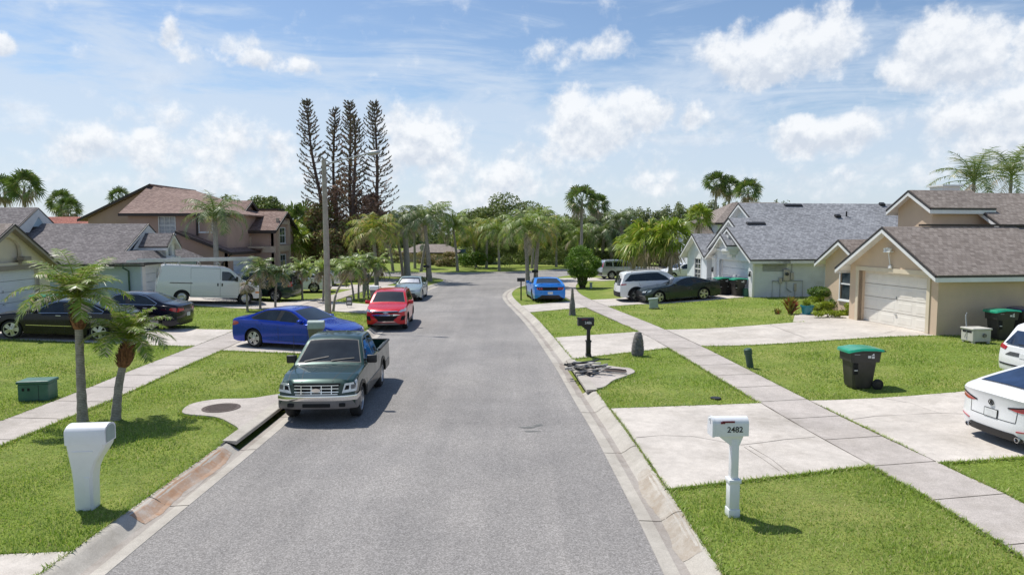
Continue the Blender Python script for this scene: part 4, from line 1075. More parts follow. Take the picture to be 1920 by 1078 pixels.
roofpoly(h5, [(1.0, -1.2, 3.95), (4.95, -1.2, 2.4), (4.95, 5.3, 2.4), (1.0, 5.3, 3.95)], (.37, 0, 1), fas=[((1.0, -1.2, 3.97), (4.95, -1.2, 2.42)), ((4.95, -1.2, 2.42), (4.95, 5.3, 2.42))])
garage_door(h5, 4.35, .2, 4.3, 1.9, 1, 'doorw')
bx(h5, 'balcony', MT['pinktrim'], ((3.4, 4.2, 2.7), (4.3, 5.6, 3.5)), ((4.3, 3.5, 2.6), (5.4, 4.1, 2.75)))
m = MB(); m.tube([(2.05, -.08, 5.0), (2.05, -.08, 3.6)], .07, 8); m.tube([(4.9, -1.0, 2.35), (4.2, -.98, 1.6), (4.1, -.98, -.3)], .07, 8); m.tube([(.9, -.08, 3.4), (.9, -.08, -.3)], .06, 8); m.build('downspout', MT['browntrim'], h5)
bx(h5, 'chimney', MT['pinktrim'], ((2.6, 9.5, 4.4), (4.7, 11, 5.75)))
bx(h5, 'chimney_cap', MT['browntrim'], ((2.5, 9.4, 5.75), (4.8, 11.1, 5.9)))
# ---------------- background houses
h6 = empty('house', (-52, 66, .1), 0, 'low house with a red roof behind the charcoal roofed one', 'house')
bx(h6, 'wall', MT['tan'], ((0, 0, 0), (14, 9, 3.6)))
roofpoly(h6, [(-.5, -.5, 3.6), (14.5, -.5, 3.6), (14.5, 4.5, 5.75), (-.5, 4.5, 5.75)], (0, -.42, 1), 'tile'); roofpoly(h6, [(-.5, 9.5, 3.6), (-.5, 4.5, 5.75), (14.5, 4.5, 5.75), (14.5, 9.5, 3.6)], (0, .42, 1), 'tile')
h7 = empty('house', (22.2, 74, .1), R(5), 'grey two storey house with brown hipped roof behind the fan palms', 'house')
bx(h7, 'wall', MT['bluegrey'], ((0, 0, 0), (12, 9, 5.2)))
roofpoly(h7, [(-.5, -.5, 5.2), (12.5, -.5, 5.2), (9, 4.5, 7.6), (3.5, 4.5, 7.6)], (0, -.5, 1), 'sh_tan', fas=[((-.5, -.5, 5.2), (12.5, -.5, 5.2))]); roofpoly(h7, [(-.5, -.5, 5.2), (3.5, 4.5, 7.6), (-.5, 9.5, 5.2)], (-.6, 0, 1), 'sh_tan'); roofpoly(h7, [(-.5, 9.5, 5.2), (3.5, 4.5, 7.6), (9, 4.5, 7.6), (12.5, 9.5, 5.2)], (0, .5, 1), 'sh_tan')
window(h7, (1.0, 0, 3.2), (1, 0, 0), 1.6, 1.3, (0, -1, 0)); window(h7, (0, 5, 3.0), (0, -1, 0), 2, 1.4, (-1, 0, 0))
gable_vol(h7, -2.5, 0, 3, 2.4, 3.6, .8, 0, MT['bluegrey'], MT['sh_tan'], 'x0', .35, .35, back=False)
h8 = empty('house', (-15.6, 97, -.55), R(2), 'low tan roofed house far behind the palms at the end of the street', 'house')
bx(h8, 'wall', MT['tan'], ((0, 0, 0), (7.5, 8, 2.1)))
roofpoly(h8, [(-.5, -.5, 2.0), (8, -.5, 2.0), (6, 4, 3.1), (2, 4, 3.1)], (0, -.3, 1), 'sh_tan', fas=[((-.5, -.5, 2.0), (8, -.5, 2.0))]); roofpoly(h8, [(8, -.5, 2), (8, 8.5, 2), (6, 4, 3.1)], (.5, 0, 1), 'sh_tan'); roofpoly(h8, [(-.5, 8.5, 2), (-.5, -.5, 2), (2, 4, 3.1)], (-.5, 0, 1), 'sh_tan')
window(h8, (2, 0, .7), (1, 0, 0), 1.4, 1.1, (0, -1, 0)); window(h8, (5, 0, .7), (1, 0, 0), 1.4, 1.1, (0, -1, 0))
# ================================================================ VEHICLES
def lerp_pts(P, x):
    if x <= P[0][0]: return P[0][1]
    for (a, b), (c, d) in zip(P[:-1], P[1:]):
        if x <= c: return b + (d - b) * (x - a) / max(1e-9, c - a)
    return P[-1][1]
class Car:
    def __init__(s, L, W, top, belt, sill, wh, wr, tum=.5, nose=.20, tail=.14, fz=None, rz_=None, gh=None, bed=None, paint='white', crown=.03, plan=(.10, .07), sm=.07, rail=.0, bulge=.035):
        s.L, s.W, s.top, s.belt, s.sill, s.wh, s.wr = L, W, top, belt, sill, wh, wr
        s.tum, s.nose, s.tail = tum, nose, tail
        s.fz = fz or [(0, .10), (.3, .04), (.45, 0), (.65, .02), (.8, .07), (1.2, .2)]
        s.rz = rz_ or [(0, .12), (.3, .03), (.5, 0), (.8, .02), (1.1, .05), (1.8, .1)]
        s.bed = bed; s.crown = crown; s.plan = plan; s.sm = sm; s.bulge = bulge
    def zt(s, x):
        k = s.sm; return sum(lerp_pts(s.top, x + d * k) for d in (-1, -.5, 0, .5, 1)) / 5
    def zb(s, x): return lerp_pts(s.belt, x)
    def pl(s, x):
        a = max(0, 1 - x / 1.1); b = max(0, 1 - (s.L - x) / 1.0)
        return 1 - s.plan[0] * a ** 2 - s.plan[1] * b ** 2
    def hw(s, x, z):
        zb = s.zb(x); w = s.W / 2 * s.pl(x)
        if z <= zb:
            m = .58 * zb; d = (z - m) / zb
            return w * (1 - s.bulge * (2 * d) ** 2 * (1.5 if z < m else 1))
        e = w * (1 - s.bulge * (2 * (zb * .42) / zb) ** 2)
        return e - (z - zb) * s.tum - .012
    def D(s, x, y, z):
        """end shaping: moves points near nose and tail inwards in x"""
        r = abs(y) / (s.W / 2)
        if x < .5: k = (1 - x / .5); return x + k * (s.nose * r ** 3 + lerp_pts(s.fz, z))
        if x > s.L - .5: k = 1 - (s.L - x) / .5; return x - k * (s.tail * r ** 3 + lerp_pts(s.rz, z))
        return x
    def P(s, x, y, z): return Vector((s.L / 2 - s.D(x, y, z), y, z))
    def ztop_at(s, x, t):
        return s.zt(x) - s.crown * t * t
    def hwt(s, x):
        z = s.zt(x) - .05; return s.hw(x, z) - .03
    def zlo(s, x):
        z = s.sill
        for c in s.wh:
            Ra = s.wr + .055
            if abs(x - c) < Ra: z = max(z, s.wr + math.sqrt(Ra * Ra - (x - c) ** 2) * .98)
        e = min(x, s.L - x)
        if e < .25: z += .05 * (1 - e / .25)
        return z
    def body(s, root, mat):
        xs = set(np.round(np.linspace(0, s.L, int(s.L / .09)), 4))
        for c in s.wh:
            Ra = s.wr + .055
            for k in range(17): xs.add(round(c + Ra * math.cos(PI * k / 16), 4))
            xs.add(round(c - Ra - .003, 4)); xs.add(round(c + Ra + .003, 4))
        if s.bed: xs |= {s.bed[0], s.bed[0] + .01, s.bed[1], s.bed[1] - .01}
        xs = sorted(x for x in xs if 0 <= x <= s.L)
        NL, NU, NC, NT = 7, 6, 3, 6
        rings = []
        for x in xs:
            lo = s.zlo(x); zt = s.zt(x) - s.crown; rc = .05
            zs = zt - rc; zb = min(s.zb(x), zs - .004)
            if zb < lo + .01: zb = lo + .01; zs = max(zs, zb + .01)
            pts = []
            pts.append((0, s.sill + .02)); pts.append((max(.1, s.hw(x, lo) - .26), s.sill + .02)); pts.append((max(.1, s.hw(x, lo) - .26), max(lo, s.sill + .021)))
            for i in range(NL): z = lo + (zb - lo) * i / NL; pts.append((s.hw(x, z), z))
            for i in range(NU): z = zb + (zs - zb) * i / NU; pts.append((s.hw(x, z), z))
            h0 = s.hw(x, zs)
            for i in range(NC): a = PI / 2 * i / NC; pts.append((h0 - .04 * (1 - math.cos(a)), zs + rc * math.sin(a)))
            hT = h0 - .04
            inbed = s.bed and s.bed[0] < x < s.bed[1]
            for i in range(NT + 1):
                t = 1 - i / NT
                if inbed:
                    pts.append([(hT, zt), (hT - .06, zt), (hT - .065, s.bed[2]), (hT * .6, s.bed[2]), (hT * .4, s.bed[2]), (hT * .2, s.bed[2]), (0, s.bed[2])][i])
                else: pts.append((hT * t, zt + s.crown * (1 - t * t)))
            rings.append(pts)
        n = len(rings[0]); V = []; F = []; FU = []
        for x, pts in zip(xs, rings):
            for sg in (1, -1):
                for (y, z) in pts: V.append(tuple(s.P(x, sg * y, z)))
        for i in range(len(xs) - 1):
            for sd in (0, 1):
                a = (2 * i + sd) * n; b = (2 * i + 2 + sd) * n
                for k in range(n - 1):
                    f = (a + k, a + k + 1, b + k + 1, b + k)
                    (FU if k < 3 else F).append(f if sd == 0 else f[::-1])
        # end caps as grids
        for (xi, idx) in ((xs[0], 0), (xs[-1], len(xs) - 1)):
            pts = rings[idx]; k0 = 2; rows = pts[k0:k0 + 1 + NL + NU + NC] 
            base = len(V); nc = 2 * NT + 1; rws = rows + [None]
            for r in rws:
                for j in range(nc):
                    t = 1 - j / NT
                    if r is None: y = pts[-1 - NT][0] * t; z = s.zt(xi) - s.crown * t * t if not s.bed or True else 0
                    else: y = r[0] * t; z = r[1] + (s.crown * (1 - t * t) * max(0, (r[1] - s.zb(xi) + .1)) if r[1] > s.zb(xi) - .1 else 0)
                    V.append(tuple(s.P(xi, y, z)))
            for r in range(len(rws) - 1):
                for j in range(nc - 1):
                    q = base + r * nc + j; F.append((q, q + 1, q + nc + 1, q + nc))
        def mk(name, faces, m):
            mb = MB(); mb.v = V; mb.f = faces; me = bpy.data.meshes.new(name); me.from_pydata(V, [], faces)
            bm = bmesh.new(); bm.from_mesh(me); bmesh.ops.remove_doubles(bm, verts=bm.verts, dist=.0008)
            bmesh.ops.dissolve_degenerate(bm, edges=bm.edges, dist=.0008)
            bmesh.ops.delete(bm, geom=[v for v in bm.verts if not v.link_faces], context='VERTS')
            bmesh.ops.recalc_face_normals(bm, faces=bm.faces); bm.to_mesh(me); bm.free()
            me.materials.append(m); me.polygons.foreach_set('use_smooth', [True] * len(me.polygons)); me.set_sharp_from_angle(angle=R(32))
            o = bpy.data.objects.new(name, me); return link(o, root)
        b = mk('body', F, mat); mk('underbody', FU, MT['under']); return b
    # chart points with offset
    def cs(s, x, z, sg, off): y = s.hw(x, z) + off; return s.P(x, sg * y, z)
    def ct(s, x, t, off): 
        z = s.ztop_at(x, t); sl = (s.zt(x + .02) - s.zt(x - .02)) / .04; nn = math.hypot(1, sl)
        p = s.P(x, t * s.hwt(x), z); return p + Vector((sl / nn, 0, 1 / nn)) * off
    def cf(s, y, z, off): return s.P(0, y, z) + Vector((off, 0, 0))
    def cr(s, y, z, off): return s.P(s.L, y, z) - Vector((off, 0, 0))
    def patch(s, root, name, mat, chart, poly, off=.006, sg=1, nu=12, nv=4, skirt=.014, mb=None):
        us = sorted(set([p[0] for p in poly])); U = []
        for a, b in zip(us[:-1], us[1:]):
            n = max(1, int(round(nu * (b - a) / (us[-1] - us[0]))))
            U += [a + (b - a) * i / n for i in range(n)]
        U.append(us[-1])
        fn = {'s': lambda u, v, o: s.cs(u, v, sg, o), 't': lambda u, v, o: s.ct(u, v, o), 'f': lambda u, v, o: s.cf(u, v, o), 'r': lambda u, v, o: s.cr(u, v, o)}[chart]
        m = mb or MB(); rows = []
        for u in U:
            uu = min(max(u, us[0] + 1e-5), us[-1] - 1e-5); hit = []
            for i in range(len(poly)):
                (a, b), (c, d) = poly[i], poly[(i + 1) % len(poly)]
                if (a - uu) * (c - uu) < 0: hit.append(b + (d - b) * (uu - a) / (c - a))
            if len(hit) < 2: continue
            lo, hi = min(hit), max(hit)
            rows.append([(u, lo + (hi - lo) * k / nv) for k in range(nv + 1)])
        vs = []; fs = []; nn = nv + 3
        for r in rows:
            vs.append(fn(r[0][0], r[0][1], off - skirt)); vs += [fn(a, b, off) for a, b in r]; vs.append(fn(r[-1][0], r[-1][1], off - skirt))
        for i in range(len(rows) - 1):
            for k in range(nn - 1): fs.append((i * nn + k, i * nn + k + 1, (i + 1) * nn + k + 1, (i + 1) * nn + k))
        for i in (0, len(rows) - 1):
            r = rows[i]; b = len(vs)
            for a_, b_ in r: vs.append(fn(a_, b_, off - skirt))
            for k in range(nv): fs.append((i * nn + 1 + k, i * nn + 2 + k, b + k + 1, b + k))
        m.add(vs, fs)
        if mb: return m
        return m.build(name, mat, root, smooth=True, sharp=40)
    def line(s, root, name, mat, pts, w, chart='s', sg=1, off=.004, mb=None):
        m = mb or MB()
        fn = {'s': lambda u, v: s.cs(u, v, sg, off), 't': lambda u, v: s.ct(u, v, off), 'f': lambda u, v: s.cf(u, v, off), 'r': lambda u, v: s.cr(u, v, off)}[chart]
        P = [tuple(p) for p in resample(pts, .08)]; vs = []
        for i, p in enumerate(P):
            a = Vector(P[max(i - 1, 0)]); b = Vector(P[min(i + 1, len(P) - 1)]); t = (b - a).normalized(); n = Vector((t.y, -t.x)) * w / 2
            vs += [fn(p[0] - n.x, p[1] - n.y), fn(p[0] + n.x, p[1] + n.y)]
        m.add(vs, [(2 * i, 2 * i + 1, 2 * i + 3, 2 * i + 2) for i in range(len(P) - 1)])
        if mb: return m
        return m.build(name, mat, root, fix=False)
wheel_cache = {}
def wheel_meshes(r, w, spokes, dark=False, rimf=.66, steel=False):
    k = (round(r, 3), round(w, 3), spokes, dark, rimf, steel)
    if k in wheel_cache: return wheel_cache[k]
    rr_ = r * rimf
    t = MB(); t.lathe([(rr_, -w / 2 + .01), (rr_ + .02, -w / 2), (r - .03, -w / 2 + .004), (r - .008, -w / 2 + .03), (r, -w / 2 + .055), (r, w / 2 - .055), (r - .008, w / 2 - .03), (r - .03, w / 2 - .004), (rr_ + .02, w / 2), (rr_, w / 2 - .01)], 40, 'y', cap=False)
    tyre = t.build('tmp', MT['rubber'], None, smooth=True, sharp=50)
    m = MB(); o = -w / 2   # outer face toward -y
    m.lathe([(rr_ + .004, o + .004), (rr_ + .004, o + .02), (rr_ - .02, o + .02), (rr_ - .022, o + .012), (rr_ - .006, o + .002)], 40, 'y') if False else None
    # barrel lip
    seg = 40; vs = []; prof = [(rr_ + .006, o + .02), (rr_ + .004, o - .001), (rr_ - .014, o - .001), (rr_ - .02, o + .012), (rr_ - .024, o + .07)]
    for q, h in prof:
        for a in range(seg): vs.append((q * math.cos(2 * PI * a / seg), h, q * math.sin(2 * PI * a / seg)))
    m.add(vs, [(i * seg + a, i * seg + (a + 1) % seg, (i + 1) * seg + (a + 1) % seg, (i + 1) * seg + a) for i in range(len(prof) - 1) for a in range(seg)])
    if steel:
        m.lathe([(rr_ - .02, o + .05), (rr_ - .02, o + .035), (rr_ * .55, o + .02), (rr_ * .45, o + .03), (.05, o + .03), (.045, o + .0), (0.002, o - .002)], 32, 'y')
    else:
        m.lathe([(.055, o + .06), (.055, o + .006), (.04, o + .001), (0.002, o + .001)], 20, 'y')
        for i in range(spokes):
            a = 2 * PI * i / spokes; c, s_ = math.cos(a), math.sin(a)
            for sp in ((-.5, .5) if spokes <= 5 else (0,)):
                hw0, hw1 = (.030, .036) if spokes <= 5 else (.020, .020)
                off = sp * .075 if spokes <= 5 else 0
                pts = [(.03, -hw0 + off * .3), (.03, hw0 + off * .3), (rr_ - .012, hw1 + off), (rr_ - .012, -hw1 + off)]
                P = [(x * c - y * s_, o + .004 + (0.012 if j > 1 else 0), x * s_ + y * c) for j, (x, y) in enumerate(pts)]
                Q = [(x * c - y * s_, o + .05, x * s_ + y * c) for x, y in pts]
                m.add(P + Q, [(0, 1, 2, 3), (0, 4, 5, 1), (1, 5, 6, 2), (2, 6, 7, 3), (3, 7, 4, 0)])
    rim = m.build('tmp', MT['alloydk'] if dark else MT['alloy'], None, smooth=True, sharp=30)
    b = MB(); b.lathe([(rr_ - .022, o + .062), (.01, o + .062)], 24, 'y'); b.lathe([(rr_ * .62, o + .058), (rr_ * .2, o + .056)], 24, 'y')
    back = b.build('tmp', MT['under'], None)
    out = (tyre.data, rim.data, back.data)
    for q in (tyre, rim, back): bpy.data.objects.remove(q)
    wheel_cache[k] = out; return out
def add_wheels(c, root, spokes=5, dark=False, rimf=.66, steel=False, w=.215):
    ms = wheel_meshes(c.wr, w, spokes, dark, rimf, steel)
    for x in c.wh:
        for sg in (-1, 1):
            wh = empty('wheel', (c.L / 2 - x, sg * (c.W / 2 * c.pl(x) - w / 2 - .025), c.wr), 0 if sg < 0 else PI); wh.parent = root
            for nm, me in zip(('tyre', 'rim', 'brake_well'), ms):
                o = bpy.data.objects.new(nm, me); link(o, wh)
            
def mirrors(c, root, x, mat, z=None, s=1.0):
    z = z or c.zb(x) + .09
    for sg in (-1, 1):
        m = MB(); y = sg * (c.hw(x, z) + .13)
        m.rbox((c.L / 2 - x - .07 * s, y - .10 * s, z - .065 * s), (c.L / 2 - x + .07 * s, y + .10 * s, z + .065 * s), .035 * s, 3)
        m.rbox((c.L / 2 - x - .02, min(sg * (c.hw(x, z) - .03), y), z - .06), (c.L / 2 - x + .03, max(sg * (c.hw(x, z) - .03), y), z - .02), .01)
        m.build('wing_mirror', mat, root, smooth=True)
def handles(c, root, xs, z, mat, w=.17):
    for sg in (-1, 1):
        for x in xs:
            m = MB(); p = c.cs(x, z, sg, .022)
            m.rbox((p.x - w / 2, p.y - .012, z - .014), (p.x + w / 2, p.y + .012, z + .014), .009); m.build('door_handle', mat, root, smooth=True)
def seams(c, root, lines, charts=None, w=.010, mat='black'):
    for ln in lines:
        for sg in (-1, 1): c.line(root, 'panel_gap', MT[mat], ln, w, 's', sg, .0028)
    for ch, ln in (charts or []): c.line(root, 'panel_gap', MT[mat], ln, w, ch, 1, .003)
def shield(c, root, xa, xb, ta=.90, tb=.86, name='windscreen', mat='carglass', frame=True):
    if frame: c.patch(root, name + '_seal', MT['black'], 't', [(xa - .025, -ta - .03), (xa - .025, ta + .03), (xb + .025, tb + .035), (xb + .025, -tb - .035)], .002, nu=10, nv=10)
    return c.patch(root, name, MT[mat], 't', [(xa, -ta), (xa, ta), (xb, tb), (xb, -tb)], .006, nu=10, nv=10)
def side_glass(c, root, polys, mat='carglass', trim=None, back='black', pad=.03):
    for sg in (-1, 1):
        for pl in polys: c.patch(root, 'side_window', MT[mat], 's', pl, .007, sg, nu=12, nv=4)
def arch_trim(c, root, w=.05, mat='black'):
    m = MB()
    for x in c.wh:
        for sg in (-1, 1):
            Ra = c.wr + .05; vs = []
            for k in range(25):
                a = PI * k / 24
                for q, off in ((Ra - .004, -.02), (Ra - .004, .014), (Ra + w, .010), (Ra + w, -.01)):
                    zz = max(c.sill, c.wr + q * math.sin(a) * .98 - (.0)); p = c.cs(x + q * math.cos(a), zz, sg, off); vs.append(p)
            m = MB(); m.add(vs, [(4 * i + j, 4 * i + j + 1, 4 * i + 5 + j, 4 * i + 4 + j) for i in range(24) for j in range(3)]); m.build('wheel_arch_trim', MT[mat], root, smooth=True, sharp=40); m.build('wheel_arch_trim', MT[mat], root, smooth=True, sharp=40)
def plate(c, root, end, z, txt='', y=0, w=.30, h=.15, pmat='plate'):
    ch = 'r' if end == 'r' else 'f'
    p = c.patch(root, 'licence_plate', MT[pmat], ch, [(y - w / 2, z - h / 2), (y + w / 2, z - h / 2), (y + w / 2, z + h / 2), (y - w / 2, z + h / 2)], .014, nu=4, nv=2)
    return p
def finish(root, c, pf, pr, side, z=None):
    """put the car so that its front/rear tyres on one side (+1 left, -1 right) touch the ground points"""
    pf = Vector((pf.x, pf.y)); pr = Vector((pr.x, pr.y)); h = (pf - pr).normalized(); mid = (pf + pr) / 2
    left = Vector((-h.y, h.x)); mx = c.L / 2 - (c.wh[0] + c.wh[1]) / 2
    ctr = mid - left * side * (c.W / 2 - .12) - h * mx
    zf = gz(*(ctr + h * 1.3)) if z is None else z; zr = gz(*(ctr - h * 1.3)) if z is None else z
    root.location = (ctr.x, ctr.y, (zf + zr) / 2 + (.024 if z is None else 0))
    root.rotation_euler = (0, -math.atan2(zf - zr, 2.6), math.atan2(h.y, h.x))
def place(root, c, x, y, yaw_deg, z=None):
    h = Vector((math.cos(R(yaw_deg)), math.sin(R(yaw_deg)))); l = Vector((-h.y, h.x))
    m = Vector((x, y)); mx = c.L / 2 - (c.wh[0] + c.wh[1]) / 2
    finish(root, c, m + h * (1.3 + mx) - Vector((0, 0)), m + h * (mx - 1.3), 0, z)
def rear_lamps(c, root, polys, mat='red', ch='r'):
    for sg in (-1, 1):
        for pl in polys: c.patch(root, 'tail_light', MT[mat], ch, [(sg * u, v) for u, v in pl], .010, nu=8, nv=3)
def side_lamps(c, root, poly, name, mat):
    for sg in (-1, 1): c.patch(root, name, MT[mat], 's', poly, .008, sg, nu=6, nv=3)
def head_lamps(c, root, polys, mat='lamp'):
    for sg in (-1, 1):
        for pl in polys: c.patch(root, 'headlight', MT[mat], 'f', [(sg * u, v) for u, v in pl], .012, nu=8, nv=3)
def interior(c, root, x0, x1):
    pass

# ---- sedan family
def sedan(label, paint, L=4.68, W=1.83, H=1.42, group=None, spokes=5, dark=False, front='std', rear='std', name='parked_car', rimf=.68, glass='carglass', chrome=False, slim=1., handle='body', cat='car'):
    k = H / 1.42; q = L / 4.68
    top = [(0, .68), (.08, .75), (.55, .86), (1.28, .98), (2.08, 1.36), (2.35, 1.405), (2.75, 1.42), (3.2, 1.385), (4.02, 1.10), (4.5, 1.06), (4.62, 1.04), (4.68, .98)]
    top = [(a * q, b * k) for a, b in top]
    belt = [(0, .66), (.6, .80), (1.4, .90), (3.6, .98), (4.4, .97), (4.68, .92)]; belt = [(a * q, b * k) for a, b in belt]
    c = Car(L, W, top, belt, .20, (.92 * q, 3.62 * q), .33, tum=.52)
    r = empty(name, label=label, cat=cat, group=group); c.body(r, MT[paint])
    add_wheels(c, r, spokes, dark, rimf)
    S = lambda P: [(a * q, b * k) for a, b in P]
    bt = lambda x: lerp_pts(belt, x * q) / k + .035
    front_w = [(1.55, bt(1.55)), (2.52, bt(2.5)), (2.50, 1.325), (2.30, 1.315), (2.05, 1.235)]
    rear_w = [(2.60, bt(2.6)), (3.55, bt(3.55) + .02), (3.62, 1.10), (3.25, 1.27), (2.95, 1.325), (2.58, 1.33)]
    rear_w = [(2.60, bt(2.6)), (3.50, bt(3.5) + .01), (3.66, bt(3.66) + .05), (3.22, 1.275), (2.95, 1.322), (2.58, 1.33)]
    blk = [(1.50, bt(1.5) - .02), (3.70, bt(3.7) - .02), (3.74, bt(3.74) + .05), (3.25, 1.30), (2.95, 1.345), (2.30, 1.340), (2.03, 1.262)]
    for sg in (-1, 1): c.patch(r, 'window_surround', MT['black'], 's', S(blk), .004, sg, nu=20, nv=4)
    if chrome:
        m = MB()
        for sg in (-1, 1): c.line(None, '', None, S([blk[0], (2.6, bt(2.6) - .02), blk[1], blk[2], blk[3]] + [(2.95, 1.352), (2.30, 1.347), (2.03, 1.268), blk[0]]), .022, 's', sg, .010, mb=m)
        m.build('window_trim', MT['chrome'], r, fix=False)
    side_glass(c, r, [S(front_w), S(rear_w)], glass)
    shield(c, r, 1.36 * q, 2.05 * q); shield(c, r, 3.28 * q, 3.93 * q, .80, .86, 'rear_window')
    mirrors(c, r, 1.62 * q, MT[paint]); handles(c, r, (2.35 * q, 3.32 * q), .86 * k, MT['chrome' if chrome else paint])
    seams(c, r, [S([(1.36, .30), (1.34, .62), (1.42, .93)]), S([(2.55, .26), (2.56, .95)]), S([(3.28, .62), (3.50, .86), (3.56, .99)]), S([(1.36, .30), (3.05, .28)])],
          [('t', [(.14, -.75), (.6, -.9), (1.25, -.92)]), ('t', [(.14, .75), (.6, .9), (1.25, .92)]), ('t', [(4.0 * q, -.85), (4.0 * q, .85)])])
    if chrome:
        m = MB()
        for sg in (-1, 1): c.line(None, '', None, S([(.95 + .42, .50), (3.2, .50)]), .02, 's', sg, .008, mb=m)
        m.build('side_moulding', MT['chrome'], r, fix=False)
    # front
    if front == 'std':
        c.patch(r, 'grille', MT['black'], 'f', [(-.55, .38 * k), (-.48, .60 * k), (.48, .60 * k), (.55, .38 * k)], .010, nu=10, nv=3)
        head_lamps(c, r, [[(.52, .60 * k), (.60, .69 * k), (.84, .70 * k), (.86, .62 * k)]])
    if front == 'wide':
        c.patch(r, 'grille', MT['black'], 'f', [(-.78, .24), (-.60, .50), (.60, .50), (.78, .24)], .010, nu=12, nv=4)
        head_lamps(c, r, [[(.42, .60), (.50, .68), (.84, .74), (.86, .66), (.60, .58)]])
        m = MB(); c.patch(None, '', None, 'f', [(-.62, .31), (-.62, .325), (.62, .325), (.62, .31)], .02, mb=m); c.patch(None, '', None, 'f', [(-.66, .39), (-.66, .405), (.66, .405), (.66, .39)], .02, mb=m); m.build('grille_bar', MT['alloydk'], r)
        c.patch(r, 'badge', MT['chrome'], 'f', [(-.07, .60), (-.04, .65), (.04, .65), (.07, .60), (.04, .56), (-.04, .56)], .016, nu=6, nv=2)
    side_lamps(c, r, S([(.22, .60), (.22, .70), (.62, .76), (.58, .68)]), 'headlight', 'lamp')
    # rear
    rear_lamps(c, r, [[(.40, .80 * k), (.40, .88 * k), (.84, .92 * k), (.86, .76 * k)]])
    side_lamps(c, r, [(L - .42, .84 * k), (L - .40, .90 * k), (L - .03, .93 * k), (L - .03, .77 * k), (L - .14, .77 * k)], 'tail_light', 'red')
    c.patch(r, 'rear_diffuser', MT['black'], 'r', [(-.75, .25), (-.62, .38), (.62, .38), (.75, .25)], .008, nu=8, nv=2)
    plate(c, r, 'r', .62 * k)
    return r, c
def coupe(label, paint, rear_detail=True, dark=False, spokes=5):
    L, W = 4.79, 1.92
    top = [(0, .70), (.06, .78), (.6, .90), (1.62, .99), (2.40, 1.30), (2.72, 1.37), (3.05, 1.375), (3.35, 1.34), (4.20, 1.08), (4.62, 1.06), (4.72, 1.05), (4.79, .95)]
    belt = [(0, .70), (.7, .86), (1.5, .92), (2.8, .95), (3.5, 1.02), (4.2, 1.02), (4.79, .95)]
    c = Car(L, W, top, belt, .17, (.93, 3.65), .345, tum=.60, nose=.14, tail=.10, plan=(.07, .05), bulge=.045)
    r = empty('parked_car', label=label, cat='car'); c.body(r, MT[paint]); add_wheels(c, r, spokes, dark, .74, w=.25)
    for sg in (-1, 1): c.patch(r, 'window_surround', MT['black'], 's', [(1.80, .95), (3.75, 1.03), (3.85, 1.07), (3.38, 1.24), (3.0, 1.315), (2.68, 1.31), (2.38, 1.22)], .004, sg, nu=20, nv=4)
    side_glass(c, r, [[(1.87, .97), (3.12, .99), (3.02, 1.285), (2.70, 1.285), (2.40, 1.195)], [(3.22, 1.02), (3.55, 1.05), (3.50, 1.13), (3.20, 1.2)]], 'carglass')
    shield(c, r, 1.70, 2.42, .90, .84); shield(c, r, 3.42, 4.14, .78, .84, 'rear_window')
    mirrors(c, r, 1.92, MT[paint]); handles(c, r, (3.05,), .86, MT[paint])
    seams(c, r, [[(1.55, .25), (1.52, .60), (1.62, .93)], [(3.18, .30), (3.26, .70), (3.22, .98)], [(1.55, .25), (3.1, .25)]], [('t', [(.2, -.8), (1.58, -.9)]), ('t', [(.2, .8), (1.58, .9)]), ('t', [(4.22, -.85), (4.22, .85)])])
    c.patch(r, 'grille', MT['black'], 'f', [(-.66, .50), (-.58, .72), (.58, .72), (.66, .50)], .012, nu=10, nv=3)
    c.patch(r, 'lower_grille', MT['black'], 'f', [(-.80, .26), (-.72, .42), (.72, .42), (.80, .26)], .012, nu=10, nv=3)
    head_lamps(c, r, [[(.60, .64), (.64, .73), (.90, .74), (.92, .66)]]); side_lamps(c, r, [(.16, .64), (.16, .74), (.52, .80), (.48, .72)], 'headlight', 'lamp')
    m = MB(); c.patch(None, '', None, 's', [(.04, .16), (.04, .20), (.9, .20), (.9, .16)], .03, 1, mb=m); c.patch(None, '', None, 's', [(.04, .16), (.04, .20), (.9, .20), (.9, .16)], .03, -1, mb=m); c.patch(None, '', None, 'f', [(-.9, .15), (-.9, .19), (.9, .19), (.9, .15)], .06, mb=m); m.build('front_splitter', MT['black'], r)
    c.patch(r, 'rear_panel', MT['under'], 'r', [(-.80, .70), (-.84, .88), (.84, .88), (.80, .70)], .008, nu=12, nv=3)
    m = MB()
    rear_lamps(c, r, [[(a, .73), (a + .02, .86), (a + .09, .86), (a + .07, .73)] for a in (.46, .58, .70)])
    c.patch(r, 'rear_diffuser', MT['black'], 'r', [(-.82, .20), (-.70, .42), (.70, .42), (.82, .20)], .010, nu=8, nv=2)
    plate(c, r, 'r', .54)
    sp = MB(); P = [c.ct(4.66, -.86, .0), c.ct(4.66, -.5, .045), c.ct(4.66, 0, .05), c.ct(4.66, .5, .045), c.ct(4.66, .86, .0)]; sp.tube(P, .028, 8); sp.build('spoiler', MT[paint], r, smooth=True)
    return r, c
